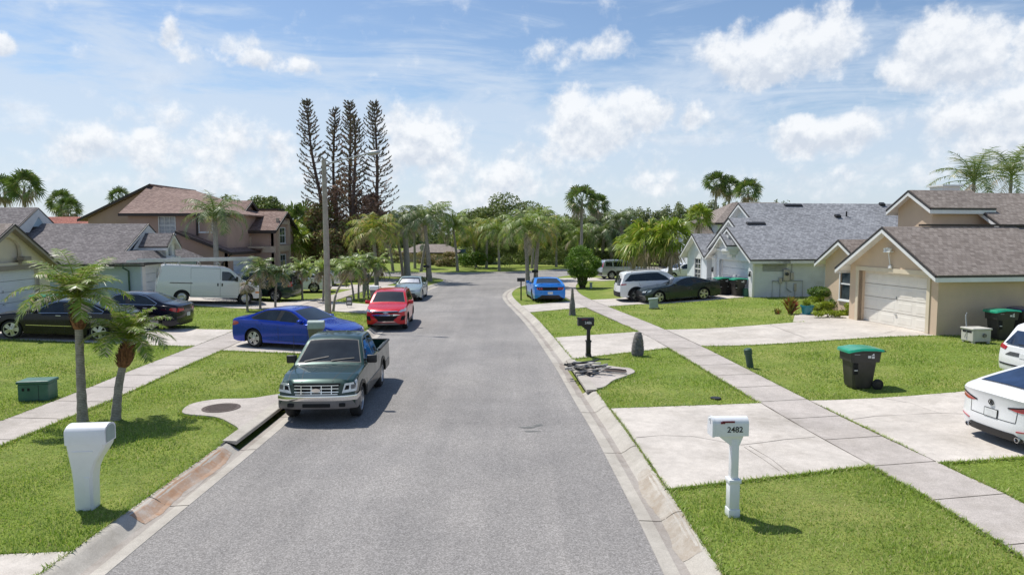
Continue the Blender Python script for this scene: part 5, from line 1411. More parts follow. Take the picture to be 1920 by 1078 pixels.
def suv(label, paint, top, belt, L, W, wh, wr, glassP, shP, rearP, tum=.34, lower='black', spokes=5, dark=False, rails=True, cat='suv', glass='carglass', sill=.25, wpost=None, rimf=.66, archw=.05, tail=.08, mir=1.5, hz=.92, steel=False, plan=(.08, .04), handle_x=(2.3, 3.25), seam=None, roofblack=None):
    c = Car(L, W, top, belt, sill, wh, wr, tum=tum, tail=tail, nose=.16, plan=plan, fz=[(0, .12), (.35, .04), (.5, 0), (.8, .02), (1.0, .06), (1.4, .2)], rz_=[(0, .10), (.4, .0), (.65, 0), (1.0, .05), (1.3, .14), (1.9, .36)])
    r = empty('parked_car', label=label, cat=cat); c.body(r, MT[paint]); add_wheels(c, r, spokes, dark, rimf, steel)
    if glassP:
        allx = [p for P in glassP for p in P]
        side_glass(c, r, glassP, glass)
    shield(c, r, *shP)
    c.patch(r, 'rear_window', MT[glass], 'r', [(-rearP[0], rearP[2]), (-rearP[1], rearP[3]), (rearP[1], rearP[3]), (rearP[0], rearP[2])], .008, nu=10, nv=6)
    mirrors(c, r, mir, MT[paint], s=1.15)
    handles(c, r, handle_x, hz, MT[paint])
    if archw: arch_trim(c, r, archw, lower)
    for sg in (-1, 1): c.patch(r, 'sill_cladding', MT[lower], 's', [(wh[0] + wr + .06, sill + .005), (wh[0] + wr + .06, sill + .11), (wh[1] - wr - .06, sill + .11), (wh[1] - wr - .06, sill + .005)], .012, sg, nu=10, nv=2)
    if rails:
        for sg in (-1, 1):
            m = MB(); xs = [wh[0] + 1.35, wh[0] + 1.5, (wh[0] + wh[1]) / 2 + .4, L - 1.0, L - .85]; zz = [0, .06, .065, .06, 0]
            P = [c.ct(x, sg * .93, z + .0) for x, z in zip(xs, zz)]; m.tube(P, .016, 8); m.build('roof_rail', MT['alloydk'], r)
    seams(c, r, seam or [[(wh[0] + .5, sill + .1), (wh[0] + .48, .7), (wh[0] + .55, belt[1][1])], [((wh[0] + wh[1]) / 2 + .25, sill + .1), ((wh[0] + wh[1]) / 2 + .25, belt[1][1])], [(wh[1] - .35, .7), (wh[1] - .15, belt[-2][1])]])
    return r, c
MT['p_blue'] = m_paint('paint_blue', (.002, .040, .40), .45, .26)
MT['p_black'] = m_paint('paint_black', (.008, .008, .011), 0, .22, .45)
MT['p_navy'] = m_paint('paint_navy_black', (.008, .010, .022), .1, .22, .6)
MT['p_green'] = m_paint('paint_dark_green', (.007, .036, .029), .3, .32)
MT['p_greyst'] = m_paint('cladding_grey', (.065, .065, .06), .2, .45, .4)
MT['p_red'] = m_paint('paint_red', (.60, .012, .022), .2, .28)
MT['p_mint'] = m_paint('paint_silver_green', (.36, .44, .43), .5, .28)
MT['p_sky'] = m_paint('paint_bright_blue', (.012, .22, .72), .15, .28)
MT['p_dkgrey'] = m_paint('paint_dark_grey_green', (.028, .045, .05), .5, .26)
MT['p_white'] = m_paint('paint_white', (.80, .80, .80), .0, .30)
MT['p_silver'] = m_paint('paint_silver', (.52, .55, .58), .6, .30)
MT['p_forest'] = m_paint('paint_forest', (.012, .035, .022), .2, .35)
# ---- green pickup
def pickup():
    L, W = 5.05, 1.74
    top = [(0, .88), (.05, .98), (.5, 1.06), (1.22, 1.12), (1.84, 1.60), (2.05, 1.68), (2.4, 1.70), (2.85, 1.695), (3.02, 1.64), (3.12, 1.20), (3.17, 1.12), (3.3, 1.12), (5.02, 1.12), (5.05, 1.08)]
    belt = [(0, .84), (.5, .98), (1.3, 1.06), (5.05, 1.08)]
    c = Car(L, W, top, belt, .38, (.80, 3.80), .36, tum=.36, nose=.10, tail=.03, fz=[(0, .12), (.4, .02), (.6, 0), (.78, .03), (.95, .05), (1.2, .1)], rz_=[(0, .02), (2, .02)], bed=(3.24, 4.98, .72), sm=.035, plan=(.05, .0), bulge=.03)
    r = empty('pickup_truck', label='dark green pickup truck with silver bumper parked at the left kerb facing the camera', cat='pickup truck'); c.body(r, MT['p_green']); add_wheels(c, r, 5, False, .62, w=.235)
    # lower cladding in grey
    arch_trim(c, r, .085, 'p_greyst')
    for sg in (-1, 1):
        c.patch(r, 'side_cladding', MT['p_greyst'], 's', [(1.32, .385), (1.32, .62), (3.40, .62), (3.40, .385)], .012, sg, nu=8, nv=3)
        c.patch(r, 'side_cladding', MT['p_greyst'], 's', [(4.28, .385), (4.28, .62), (5.0, .62), (5.0, .385)], .012, sg, nu=8, nv=3)
    side_glass(c, r, [[(1.62, 1.13), (2.42, 1.14), (2.40, 1.60), (1.98, 1.58)], [(2.52, 1.14), (2.98, 1.15), (2.86, 1.58), (2.50, 1.60)]])
    shield(c, r, 1.30, 1.86, .92, .90); c.patch(r, 'rear_window', MT['carglass'], 't', [(3.02, -.8), (3.02, .8), (3.09, .8), (3.09, -.8)], .006)
    m = MB()   # wipers and hood lines
    c.line(None, '', None, [(1.30, -.75), (1.40, -.05)], .02, 't', 1, .02, mb=m); c.line(None, '', None, [(1.30, .05), (1.38, .75)], .02, 't', 1, .02, mb=m); m.build('wiper', MT['black'], r, fix=False)
    seams(c, r, [[(1.36, .42), (1.36, .8), (1.42, 1.08)], [(2.47, .42), (2.48, 1.1)], [(3.14, .5), (3.14, 1.08)]], [('t', [(.06, -.86), (1.24, -.93)]), ('t', [(.06, .86), (1.24, .93)]), ('t', [(.05, -.45), (1.2, -.62)]), ('t', [(.05, .45), (1.2, .62)])], w=.014)
    for sg in (-1, 1):
        m = MB(); z = 1.18; y = sg * (c.hw(1.5, z) + .16); X = L / 2 - 1.55
        m.rbox((X - .05, y - .12, z - .09), (X + .05, y + .12, z + .10), .03, 3); m.rbox((X - .02, min(y, sg * .78), z - .03), (X + .02, max(y, sg * .78), z + .01), .01); m.build('wing_mirror', MT['black'], r, smooth=True)
    handles(c, r, (2.30,), .98, MT['black'])
    # grille with chrome bars
    c.patch(r, 'grille', MT['under'], 'f', [(-.47, .66), (-.53, .92), (.53, .92), (.47, .66)], .020, nu=10, nv=4)
    m = MB()
    for z in (.735, .805): c.patch(None, '', None, 'f', [(-.48, z - .009), (-.48, z + .009), (.48, z + .009), (.48, z - .009)], .036, mb=m)
    for y in (-.33, -.11, .11, .33): c.patch(None, '', None, 'f', [(y - .009, .68), (y - .009, .88), (y + .009, .88), (y + .009, .68)], .034, mb=m)
    c.patch(None, '', None, 'f', [(-.48, .865), (-.48, .88), (.48, .88), (.48, .865)], .030, mb=m); c.patch(None, '', None, 'f', [(-.46, .675), (-.46, .69), (.46, .69), (.46, .675)], .030, mb=m)
    m.build('grille_bar', MT['chrome'], r, smooth=True, sharp=30)
    m = MB(); m.add([(L / 2 + .028 - .03, .11 * math.cos(a), .775 + .048 * math.sin(a)) for a in [2 * PI * i / 20 for i in range(20)]] + [(L / 2 + .05 - .03, .10 * math.cos(a), .775 + .042 * math.sin(a)) for a in [2 * PI * i / 20 for i in range(20)]], [tuple(range(20, 40))] + [(i, (i + 1) % 20, 20 + (i + 1) % 20, 20 + i) for i in range(20)]); b_ = m.build('badge', MT['chrome'], r); b_.location.x = .012
    head_lamps(c, r, [[(.55, .70), (.57, .90), (.83, .93), (.85, .74)]])
    side_lamps(c, r, [(.11, .73), (.12, .93), (.30, .95), (.22, .76)], 'headlight', 'lamp')
    for sg in (-1, 1): c.patch(r, 'lamp_reflector', MT['under'], 'f', [(sg * .60, .77), (sg * .61, .86), (sg * .70, .87), (sg * .70, .78)], .016, nu=4, nv=2); c.patch(r, 'lamp_reflector', MT['alloydk'], 'f', [(sg * .74, .78), (sg * .74, .88), (sg * .82, .89), (sg * .82, .79)], .016, nu=4, nv=2)
    # bumper: chrome upper blade wrapping round, grey valance
    def wrap(z0, z1, off, nm, mat):
        m = MB(); vs = []; n = 25
        for i in range(n):
            y = -.865 + 1.73 * i / (n - 1); dx = .16 * abs(y / .865) ** 4
            for (z, o) in ((z0, -.06), (z0, off), ((z0 + z1) / 2, off + .012), (z1, off), (z1, -.06)): vs.append((L / 2 - dx + o, y * 1.0, z))
        m.add(vs, [(5 * i + k, 5 * i + k + 1, 5 * i + 6 + k, 5 * i + 5 + k) for i in range(n - 1) for k in range(4)])
        for sg, i0 in ((-1, 0), (1, n - 1)):
            b = [vs[i0 * 5 + k] for k in range(5)]; e = [(L / 2 - .50, sg * .87, z) for (x, y, z) in b]; q = b
            m.add(b[1:4] + e[1:4], [(0, 1, 4, 3), (1, 2, 5, 4)])
        return m.build(nm, MT[mat], r, smooth=True, sharp=40)
    wrap(.545, .655, .045, 'bumper', 'chrome'); v = wrap(.36, .545, .02, 'valance', 'alloydk')
    m = MB(); m.rbox((L / 2 + .02, -.30, .40), (L / 2 + .045, .30, .48), .01); m.build('air_inlet', MT['under'], v)
    m = MB(); [m.rbox((L / 2 - .01, s * .56 - .07, .41), (L / 2 + .045, s * .56 + .07, .49), .02) for s in (-1, 1)]; m.build('fog_light', MT['under'], v)
    m = MB(); m.box((-L / 2 + .02, -.6, 1.0), (-L / 2 + .06, .6, 1.1)); m.build('tailgate_edge', MT['black'], r)
    m = MB(); [m.rbox((-L / 2 + .12, s * .86 - .035, 1.09), (-L / 2 + 1.80, s * .86 + .035, 1.145), .012) for s in (-1, 1)]; m.rbox((-L / 2 + .02, -.86, 1.09), (-L / 2 + .09, .86, 1.14), .012); m.build('bed_rail_cap', MT['black'], r)
    m = MB(); m.lathe([(.012, 0), (.004, .75)], 6); o = m.build('antenna', MT['black'], r); o.location = (L / 2 - 1.2, -.80, 1.06)
    return r, c
r, c = pickup(); finish(r, c, G(674, 775, 0), G(709, 726, 0), 1, 0.0)
# ---- red small suv
top = [(0, .82), (.05, .93), (.45, 1.02), (1.02, 1.12), (1.72, 1.56), (2.0, 1.62), (2.6, 1.66), (3.5, 1.62), (3.95, 1.52), (4.12, 1.1), (4.25, .95)]
r, c = suv('bright red compact suv parked at the left kerb facing the camera', 'p_red', top, [(0, .78), (.5, .95), (1.2, 1.03), (3.6, 1.10), (4.25, .95)], 4.25, 1.78, (.84, 3.40), .335,
           [[(1.52, 1.06), (2.36, 1.08), (2.36, 1.50), (1.98, 1.47)], [(2.44, 1.08), (3.28, 1.12), (3.22, 1.46), (2.44, 1.50)]], (1.12, 1.74, .90, .86), (.62, .55, 1.08, 1.42), mir=1.42, hz=.94, handle_x=(2.2, 3.1))
c.patch(r, 'grille', MT['under'], 'f', [(-.62, .78), (-.55, .86), (.55, .86), (.62, .78)], .014, nu=12, nv=2)
c.patch(r, 'lower_grille', MT['under'], 'f', [(-.42, .44), (-.56, .68), (.56, .68), (.42, .44)], .014, nu=10, nv=3)
m = MB(); c.patch(None, '', None, 'f', [(-.60, .845), (-.56, .875), (.56, .875), (.60, .845)], .024, mb=m); c.patch(None, '', None, 'f', [(-.64, .70), (-.44, .66), (.44, .66), (.64, .70), (.60, .735), (-.60, .735)], .02, mb=m, nu=10); c.patch(None, '', None, 'f', [(-.44, .40), (-.40, .43), (.40, .43), (.44, .40)], .024, mb=m); m.build('grille_trim', MT['chrome'], r)
c.patch(r, 'badge', MT['alloy'], 'f', [(-.13, .775), (-.10, .815), (-.035, .815), (-.03, .835), (.05, .835), (.06, .815), (.13, .815), (.10, .775), (.035, .775), (.03, .755), (-.05, .755), (-.06, .775)], .03, nu=12, nv=2)
c.patch(r, 'skid_plate', MT['alloydk'], 'f', [(-.62, .27), (-.56, .36), (.56, .36), (.62, .27)], .016, nu=10, nv=2)
head_lamps(c, r, [[(.54, .80), (.60, .92), (.84, .95), (.86, .86)]]); side_lamps(c, r, [(.18, .84), (.18, .95), (.52, .99), (.46, .90)], 'headlight', 'lamp')
for sg in (-1, 1): c.patch(r, 'fog_light', MT['under'], 'f', [(sg * .62, .46), (sg * .64, .64), (sg * .84, .66), (sg * .82, .48)], .014, nu=6, nv=3)
finish(r, c, G(760, 617, 0), G(771, 601, 0), 1, 0.0)
# ---- sedans
r, c = sedan('deep blue sedan parked across the left sidewalk behind the green pickup', 'p_blue', spokes=5, rimf=.70); finish(r, c, G(611, 660), G(470, 651), -1, None)
r, c = sedan('pale silver green sedan parked behind the red suv', 'p_mint', L=4.62, W=1.78, H=1.43, front='wide'); c.patch(r, 'sunshade', MT['alloy'], 't', [(1.42, -.82), (1.42, .82), (1.85, .78), (1.85, -.78)], .0085, nu=8, nv=10); finish(r, c, G(789, 563, 0), G(798, 555, 0), 1, 0.0)
r, c = sedan('black sedan with chrome window line in the near left driveway', 'p_black', L=4.85, W=1.82, H=1.46, chrome=True, rimf=.72); finish(r, c, G(31, 636), G(178, 640), 1)
r, c = sedan('dark navy sedan parked beyond the black one in the left driveway', 'p_navy', L=4.77, W=1.82, H=1.48, chrome=True, rimf=.68); finish(r, c, G(158, 611), G(290, 619), 1)
r, c = sedan('white sedan seen through dead palm fronds in the second left driveway', 'p_white', L=4.7, W=1.84, H=1.45, rimf=.7); finish(r, c, G(520, 548), G(581, 549), 1)
r, c = sedan('white sedan parked far left beyond the short palms', 'p_white', L=4.7, W=1.8, H=1.45); place(r, c, -18.3, 51.2, 185)
r, c = sedan('silver sedan in the far left driveway beside another car', 'p_silver', L=4.7, W=1.8, H=1.45); place(r, c, -15.3, 53.0, 180)
# ---- white fastback at the right edge
L, W = 4.72, 1.83
top = [(0, .70), (.08, .76), (.6, .88), (1.35, .98), (2.12, 1.34), (2.45, 1.40), (2.8, 1.41), (3.2, 1.385), (4.35, 1.10), (4.58, 1.075), (4.68, 1.06), (4.72, .98)]
belt = [(0, .68), (.6, .82), (1.4, .92), (3.8, 1.02), (4.4, 1.02), (4.72, .96)]
c = Car(L, W, top, belt, .20, (.92, 3.66), .335, tum=.52, tail=.20, nose=.2, plan=(.1, .08), rz_=[(0, .10), (.25, .02), (.45, 0), (.62, .03), (.80, .05), (.95, .03), (1.06, .0), (1.4, .05)])
r = empty('parked_car', label='white fastback car with red tail lights parked at the right edge, nearest the camera', cat='car'); c.body(r, MT['p_white']); add_wheels(c, r, 5, True, .72)
for sg in (-1, 1): c.patch(r, 'side_window', MT['tint'], 's', [(1.56, .97), (3.75, 1.05), (3.85, 1.10), (3.3, 1.28), (2.9, 1.33), (2.3, 1.325), (2.06, 1.24)], .006, sg, nu=20, nv=4)
shield(c, r, 1.42, 2.10); shield(c, r, 3.22, 4.26, .80, .86, 'rear_window', 'tint')
mirrors(c, r, 1.66, MT['p_white']); handles(c, r, (2.4, 3.3), .88, MT['p_white'])
seams(c, r, [[(1.42, .3), (1.40, .7), (1.45, .95)], [(2.6, .26), (2.6, 1.0)], [(3.3, .6), (3.55, .9), (3.6, 1.03)]], [('t', [(4.30, -.86), (4.30, .86)]), ('r', [(-.52, .56), (-.54, .80)]), ('r', [(.52, .56), (.54, .80)]), ('r', [(-.52, .56), (.52, .56)])], w=.012)
rear_lamps(c, r, [[(.36, .80), (.36, .815), (.86, .90), (.88, .78), (.60, .76)]]); side_lamps(c, r, [(4.30, .86), (4.36, .90), (4.70, .92), (4.70, .80), (4.55, .80)], 'tail_light', 'red')
m = MB(); c.patch(None, '', None, 'r', [(-.36, .795), (-.36, .82), (-.86, .915), (-.87, .895)], .013, mb=m); c.patch(None, '', None, 'r', [(.36, .795), (.36, .82), (.86, .915), (.87, .895)], .013, mb=m); m.build('lamp_brow', MT['under'], r)
c.patch(r, 'rear_diffuser', MT['black'], 'r', [(-.80, .22), (-.66, .36), (.66, .36), (.80, .22)], .014, nu=10, nv=3)
for sg in (-1, 1):
    c.patch(r, 'reflector', MT['red'], 'r', [(sg * .55, .40), (sg * .55, .425), (sg * .84, .45), (sg * .84, .43)], .012, nu=4, nv=1)
    m = MB(); m.lathe([(.045, -.06), (.05, .0), (.042, .0), (.038, -.05)], 14, 'x'); o = m.build('exhaust', MT['chrome'], r); o.location = (-L / 2 + .02, sg * .58, .27); o.rotation_euler = (0, PI, 0)
m = MB(); ring = [(-L / 2 - .0, .055 * math.cos(a), .84 + .05 * math.sin(a)) for a in [2 * PI * i / 24 for i in range(25)]]; m.tube(ring, .008, 6); m.tube([(-L / 2, -.025, .80), (-L / 2, -.008, .875)], .007, 6); m.tube([(-L / 2, .025, .80), (-L / 2, .008, .875)], .007, 6); m.tube([(-L / 2, -.02, .83), (-L / 2, .02, .83)], .006, 6); o = m.build('badge', MT['under'], r); o.location.x = .028
p = plate(c, r, 'r', .64, w=.32, h=.16, pmat='under'); c.patch(p, 'plate_face', MT['plate'], 'r', [(-.145, .57), (-.145, .71), (.145, .71), (.145, .57)], .019, nu=4, nv=2)
text_obj('BVF 428', .075, MT['platetxt'], p, (-L / 2 + .036, 0, .635), (PI / 2, 0, -PI / 2), 'plate_lettering')
plate_car = (r, c); place(r, c, 9.12 + L / 2, 13.05, 6.5)
# ---- white suv behind it
top = [(0, .85), (.05, .95), (.5, 1.02), (1.1, 1.10), (1.85, 1.58), (2.2, 1.66), (2.8, 1.69), (3.9, 1.62), (4.25, 1.52), (4.5, 1.10), (4.6, .95)]
r, c = suv('white suv parked beyond the white fastback, cut by the right edge', 'p_white', top, [(0, .8), (.5, .96), (1.3, 1.03), (3.8, 1.10), (4.6, .98)], 4.6, 1.85, (.9, 3.56), .35,
           [[(1.6, 1.07), (2.5, 1.09), (2.5, 1.52), (2.08, 1.5)], [(2.58, 1.09), (3.5, 1.12), (3.5, 1.48), (2.58, 1.52)], [(3.6, 1.13), (4.1, 1.2), (3.9, 1.42), (3.6, 1.46)]], (1.22, 1.88, .9, .86), (.70, .56, 1.04, 1.42), rails=False, archw=.03, lower='p_white', tail=.14, glass='tint')
rear_lamps(c, r, [[(.60, .86), (.58, .96), (.88, 1.02), (.90, .90)]]); side_lamps(c, r, [(4.2, .92), (4.2, 1.02), (4.56, 1.04), (4.56, .90)], 'tail_light', 'red')
c.patch(r, 'tailgate_trim', MT['alloydk'], 'r', [(-.62, .74), (-.58, .84), (.58, .84), (.62, .74)], .012, nu=10, nv=2); plate(c, r, 'r', .78, w=.3, h=.13); c.patch(r, 'bumper_insert', MT['under'], 'r', [(-.84, .46), (-.84, .50), (.84, .50), (.84, .46)], .012, nu=10, nv=1)
m = MB(); c.line(None, '', None, [(-.30, 1.09), (.25, 1.07)], .022, 'r', 1, .03, mb=m); m.build('wiper', MT['black'], r, fix=False)
place(r, c, 12.72 + 2.3, 17.05, 7.0); r.scale = (1, 1, .93)
# ---- coupes
r, c = coupe('bright blue sports coupe parked on the grass verge, seen from behind', 'p_sky', dark=True); p = Vector((2.15, 42.2)); place(r, c, 2.02, 41.4 + .9, 95.5)
r, c = coupe('dark grey green sports coupe in the driveway of the pale blue house', 'p_dkgrey'); finish(r, c, G(1233, 569), G(1321, 562), 1)
# ---- white three row suv with black wheel arches
top = [(0, .98), (.05, 1.08), (.6, 1.15), (1.35, 1.20), (2.0, 1.66), (2.3, 1.76), (3.0, 1.80), (4.3, 1.75), (4.62, 1.66), (4.86, 1.12), (4.95, 1.02)]
r, c = suv('large white suv with black wheel arches and black roof rails beside the dark coupe', 'p_white', top, [(0, .92), (.6, 1.06), (1.4, 1.13), (4.1, 1.18), (4.95, 1.05)], 4.95, 1.97, (.92, 3.88), .385,
           [[(1.85, 1.17), (4.62, 1.22), (4.40, 1.60), (2.9, 1.665), (2.30, 1.63)]], (1.45, 2.02, .9, .87), (.74, .60, 1.14, 1.56), tum=.32, archw=.09, sill=.30, tail=.12, mir=1.78, hz=1.02, handle_x=(2.6, 3.55), glass='carglass', rimf=.68, dark=True)
rear_lamps(c, r, [[(.30, 1.02), (.30, 1.07), (.92, 1.09), (.94, 1.01)]], 'under'); side_lamps(c, r, [(4.45, 1.03), (4.45, 1.09), (4.90, 1.09), (4.90, 1.01)], 'tail_light', 'red')
c.patch(r, 'rear_bumper', MT['under'], 'r', [(-.96, .32), (-.96, .62), (.96, .62), (.96, .32)], .02, nu=12, nv=3); plate(c, r, 'r', .84, w=.3)
finish(r, c, G(1283, 561), G(1196, 566), -1)
# ---- silver older suv
top = [(0, .85), (.05, .95), (.5, 1.02), (1.1, 1.10), (1.75, 1.58), (2.1, 1.66), (2.8, 1.70), (4.1, 1.66), (4.3, 1.60), (4.42, 1.1), (4.5, .95)]
r, c = suv('silver older suv with grey lower body in the driveway behind the round bush', 'p_silver', top, [(0, .8), (.5, .98), (1.3, 1.06), (4.5, 1.08)], 4.5, 1.80, (.88, 3.50), .34,
           [[(1.55, 1.09), (2.35, 1.10), (2.35, 1.52), (1.98, 1.5)], [(2.45, 1.10), (3.3, 1.12), (3.3, 1.52), (2.45, 1.53)], [(3.42, 1.13), (4.12, 1.15), (4.05, 1.50), (3.42, 1.52)]], (1.2, 1.78, .9, .86), (.66, .58, 1.08, 1.50), lower='p_greyst', tail=.1, archw=.06)
rear_lamps(c, r, [[(.74, 1.05), (.72, 1.5), (.80, 1.5), (.86, 1.05)]]); c.patch(r, 'rear_bumper', MT['p_greyst'], 'r', [(-.88, .36), (-.88, .62), (.88, .62), (.88, .36)], .02, nu=10, nv=2)
for sg in (-1, 1): c.patch(r, 'side_cladding', MT['p_greyst'], 's', [(1.3, .36), (1.3, .74), (3.08, .74), (3.08, .36)], .012, sg, nu=8, nv=3)
finish(r, c, G(1196, 523), G(1147, 524), -1)
r, c = sedan('white sedan behind the fan palms, beyond the large white suv', 'p_white', L=4.6, W=1.8, H=1.45); place(r, c, 14.8, 59.5, 200)
# ---- dark suv behind the black sedan, dark green suv ahead of the van
top = [(0, .85), (.05, .95), (.5, 1.02), (1.1, 1.10), (1.75, 1.58), (2.1, 1.68), (2.8, 1.72), (4.0, 1.66), (4.3, 1.55), (4.5, 1.1), (4.6, .95)]
args = (top, [(0, .8), (.5, .98), (1.3, 1.05), (4.6, 1.08)], 4.6, 1.85, (.9, 3.56), .35, [[(1.55, 1.09), (2.45, 1.10), (2.45, 1.54), (1.98, 1.5)], [(2.55, 1.10), (3.5, 1.12), (3.5, 1.50), (2.55, 1.54)], [(3.6, 1.13), (4.15, 1.2), (3.98, 1.45), (3.6, 1.50)]], (1.2, 1.80, .9, .86), (.66, .58, 1.08, 1.45))
r, c = suv('dark green suv nose to nose with the white van, red tail light visible', 'p_forest', *args); rear_lamps(c, r, [[(.66, .92), (.64, 1.2), (.84, 1.2), (.90, .92)]]); side_lamps(c, r, [(4.28, .92), (4.30, 1.22), (4.5, 1.2), (4.57, .92)], 'tail_light', 'red'); place(r, c, -15.3, 41.4, 176)
# ---- white cargo van with ladders
top = [(0, .95), (.05, 1.05), (.35, 1.14), (.80, 1.28), (1.05, 1.36), (1.72, 1.96), (2.0, 2.06), (2.6, 2.10), (5.3, 2.10), (5.52, 2.04), (5.62, 1.4), (5.68, .9)]
top = [(x if x < 2.7 else x - .25, z) for x, z in top]
c = Car(5.43, 2.0, top, [(0, .92), (.5, 1.12), (1.2, 1.25), (5.43, 1.25)], .36, (.93, 4.15), .36, tum=.14, nose=.14, tail=.06, fz=[(0, .1), (.4, 0), (.7, 0), (1.0, .04), (1.3, .12)], rz_=[(0, .02), (.5, 0), (1.2, .02), (2.1, .1)], plan=(.06, .02), bulge=.03, sm=.05)
r = empty('cargo_van', label='white cargo van with ladders on the roof in the second left driveway', cat='van'); c.body(r, MT['p_white']); add_wheels(c, r, 8, False, .60, True, w=.22)
side_glass(c, r, [[(1.38, 1.30), (2.18, 1.30), (2.18, 1.80), (1.78, 1.80), (1.62, 1.66)]]); shield(c, r, 1.10, 1.72, .92, .9); c.patch(r, 'rear_window', MT['carglass'], 'r', [(-.7, 1.35), (-.66, 1.8), (.66, 1.8), (.7, 1.35)], .01)
for sg in (-1, 1): c.patch(r, 'door_rail', MT['black'], 's', [(3.65, 1.10), (3.65, 1.14), (4.75, 1.14), (4.75, 1.10)], .01, sg); c.patch(r, 'tail_light', MT['red'], 's', [(5.25, 1.42), (5.21, 1.80), (5.29, 1.80), (5.35, 1.42)], .012, sg, nu=3)
seams(c, r, [[(1.30, .45), (1.28, 1.25)], [(2.25, .45), (2.27, 1.95)], [(3.72, .45), (3.74, 1.95)], [(1.3, .45), (3.72, .45)], [(3.72, 1.95), (2.25, 1.95)]])
for sg in (-1, 1):
    m = MB()
    for x in (2.16, 2.38): p = c.cs(x, 1.08, sg, .012); m.rbox((p.x - .035, p.y - .012, 1.0), (p.x + .035, p.y + .012, 1.16), .01)
    m.build('door_handle', MT['black'], r)
    m = MB(); z = 1.42; y = sg * (c.hw(1.4, z) + .16); X = c.L / 2 - 1.42; m.rbox((X - .05, y - .1, z - .14), (X + .05, y + .1, z + .14), .03); m.rbox((X - .02, min(y, sg * .9), z - .05), (X + .02, max(y, sg * .9), z), .01); m.build('wing_mirror', MT['black'], r)
c.patch(r, 'grille', MT['under'], 'f', [(-.55, .72), (-.58, .98), (.58, .98), (.55, .72)], .015); head_lamps(c, r, [[(.60, .76), (.62, .96), (.88, .98), (.88, .78)]]); c.patch(r, 'bumper', MT['alloydk'], 'f', [(-.95, .42), (-.95, .62), (.95, .62), (.95, .42)], .05, nu=12, nv=3)
c.patch(r, 'rear_bumper', MT['black'], 'r', [(-.95, .40), (-.95, .56), (.95, .56), (.95, .40)], .09, nu=8, nv=2); side_lamps(c, r, [(.12, .66), (.12, .74), (.38, .74), (.38, .66)], 'indicator', 'amber')
m = MB()
for x in (2.3, 3.3, 4.3, 5.0):
    X = c.L / 2 - x; m.tube([(X, -.80, 2.02), (X, -.82, 2.24), (X, .82, 2.24), (X, .80, 2.02)], .02, 8)
m.build('roof_rack', MT['alum'], r)
van = r; finish(r, c, G(456, 572), G(344, 571), -1)
vM = Matrix.Translation(van.location) @ van.rotation_euler.to_matrix().to_4x4()
for k, (y, z, lab) in enumerate(((-.55, 2.28, 'aluminium extension ladder on the near side of the van roof'), (.25, 2.28, 'second aluminium ladder lying behind the near one on the van roof'))):
    ld = empty('ladder', vM @ Vector((-1.0, y, z)), van.rotation_euler.z, lab, 'ladder', 'ladders on the van')
    for s in (0, .42):
        m = MB(); m.box((-3.1, s - .015, 0), (2.9, s + .015, .085)); m.box((-2.6, s - .04, .095), (3.2, s - .01, .17)); m.build('rail', MT['alum'], ld)
    m = MB(); [m.tube([(-2.9 + i * .305, 0, .04), (-2.9 + i * .305, .42, .04)], .014, 6) for i in range(19)]; [m.tube([(-2.5 + i * .305, -.02, .13), (-2.5 + i * .305, .4, .13)], .014, 6) for i in range(18)]; m.build('rungs', MT['alum'], ld)
# ================================================================ PLANTS
rp = random.Random(77)
def leaf_quads(V, F, p, d, l, w, nrm, bend=0.):
    """one blade: base p, direction d, length l, width w; 2 segments"""
    s = d.cross(nrm)
    if s.length < 1e-4: s = d.cross(Vector((0, 0, 1)))
    s = s.normalized() * w / 2
    m = p + d * l * .5 - Vector((0, 0, bend * l * .25)); e = p + d * l - Vector((0, 0, bend * l))
    b = len(V); V += [p - s * .5, p + s * .5, m - s, m + s, e]
    F += [(b, b + 1, b + 3), (b, b + 3, b + 2), (b + 2, b + 3, b + 4)]
def frond(V, F, VR, base, azm, e0, L, droop, n, ll, lw, r, hang=.5, twist=0., simple_=False, curl=0):
    """feather frond: arching rachis with paired leaflets"""
    p = base.copy(); pts = [p.copy()]; dirs = []; N = 14
    for i in range(N):
        t = (i + .5) / N; pitch = e0 - droop * t ** 1.6; a = azm + twist * t
        d = Vector((math.cos(a) * math.cos(pitch), math.sin(a) * math.cos(pitch), math.sin(pitch))); p = p + d * L / N; pts.append(p.copy()); dirs.append(d)
    VR.append(pts)
    for i in range(n):
        t = .12 + .88 * (i + r.uniform(0, .5)) / n; k = min(N - 1, int(t * N)); f = t * N - k
        q = pts[k].lerp(pts[k + 1], min(1, f)); d = dirs[k]
        side = d.cross(Vector((0, 0, 1)))
        if side.length < .1: side = Vector((math.sin(azm), -math.cos(azm), 0))
        side.normalize(); up = side.cross(d).normalized()
        l = ll * (math.sin(PI * min(1, .18 + .74 * t)) ** .7) * r.uniform(.8, 1.1)
        for sg in (-1, 1):
            dd = (side * sg * r.uniform(.75, 1.0) + d * r.uniform(.35, .65) + up * r.uniform(-.1, .35) * (1 if hang < .9 else r.uniform(-1, 1)) - Vector((0, 0, hang * r.uniform(.4, 1.1)))).normalized()
            if simple_:
                s = dd.cross(up).normalized() * lw / 2; b = len(V); V += [q - s, q + s, q + dd * l]; F.append((b, b + 1, b + 2))
            else: leaf_quads(V, F, q, dd, l, lw, up, hang * r.uniform(.1, .5))
def tri_mesh(name, V, F, mat, parent): 
    return np_mesh(name, np.array([tuple(v) for v in V]), np.array(F), mat, parent)
def rachis(root, lines, r0, mat):
    mb = MB()
    for P in lines: mb.tube(P[::2] + [P[-1]] if len(P) % 2 == 0 else P[::2], [r0 * (1 - .8 * i / 7) for i in range(len(P[::2]) + (1 if len(P) % 2 == 0 else 0))], 4, False)
    return mb.build('leaf_stalk', mat, root, fix=False)
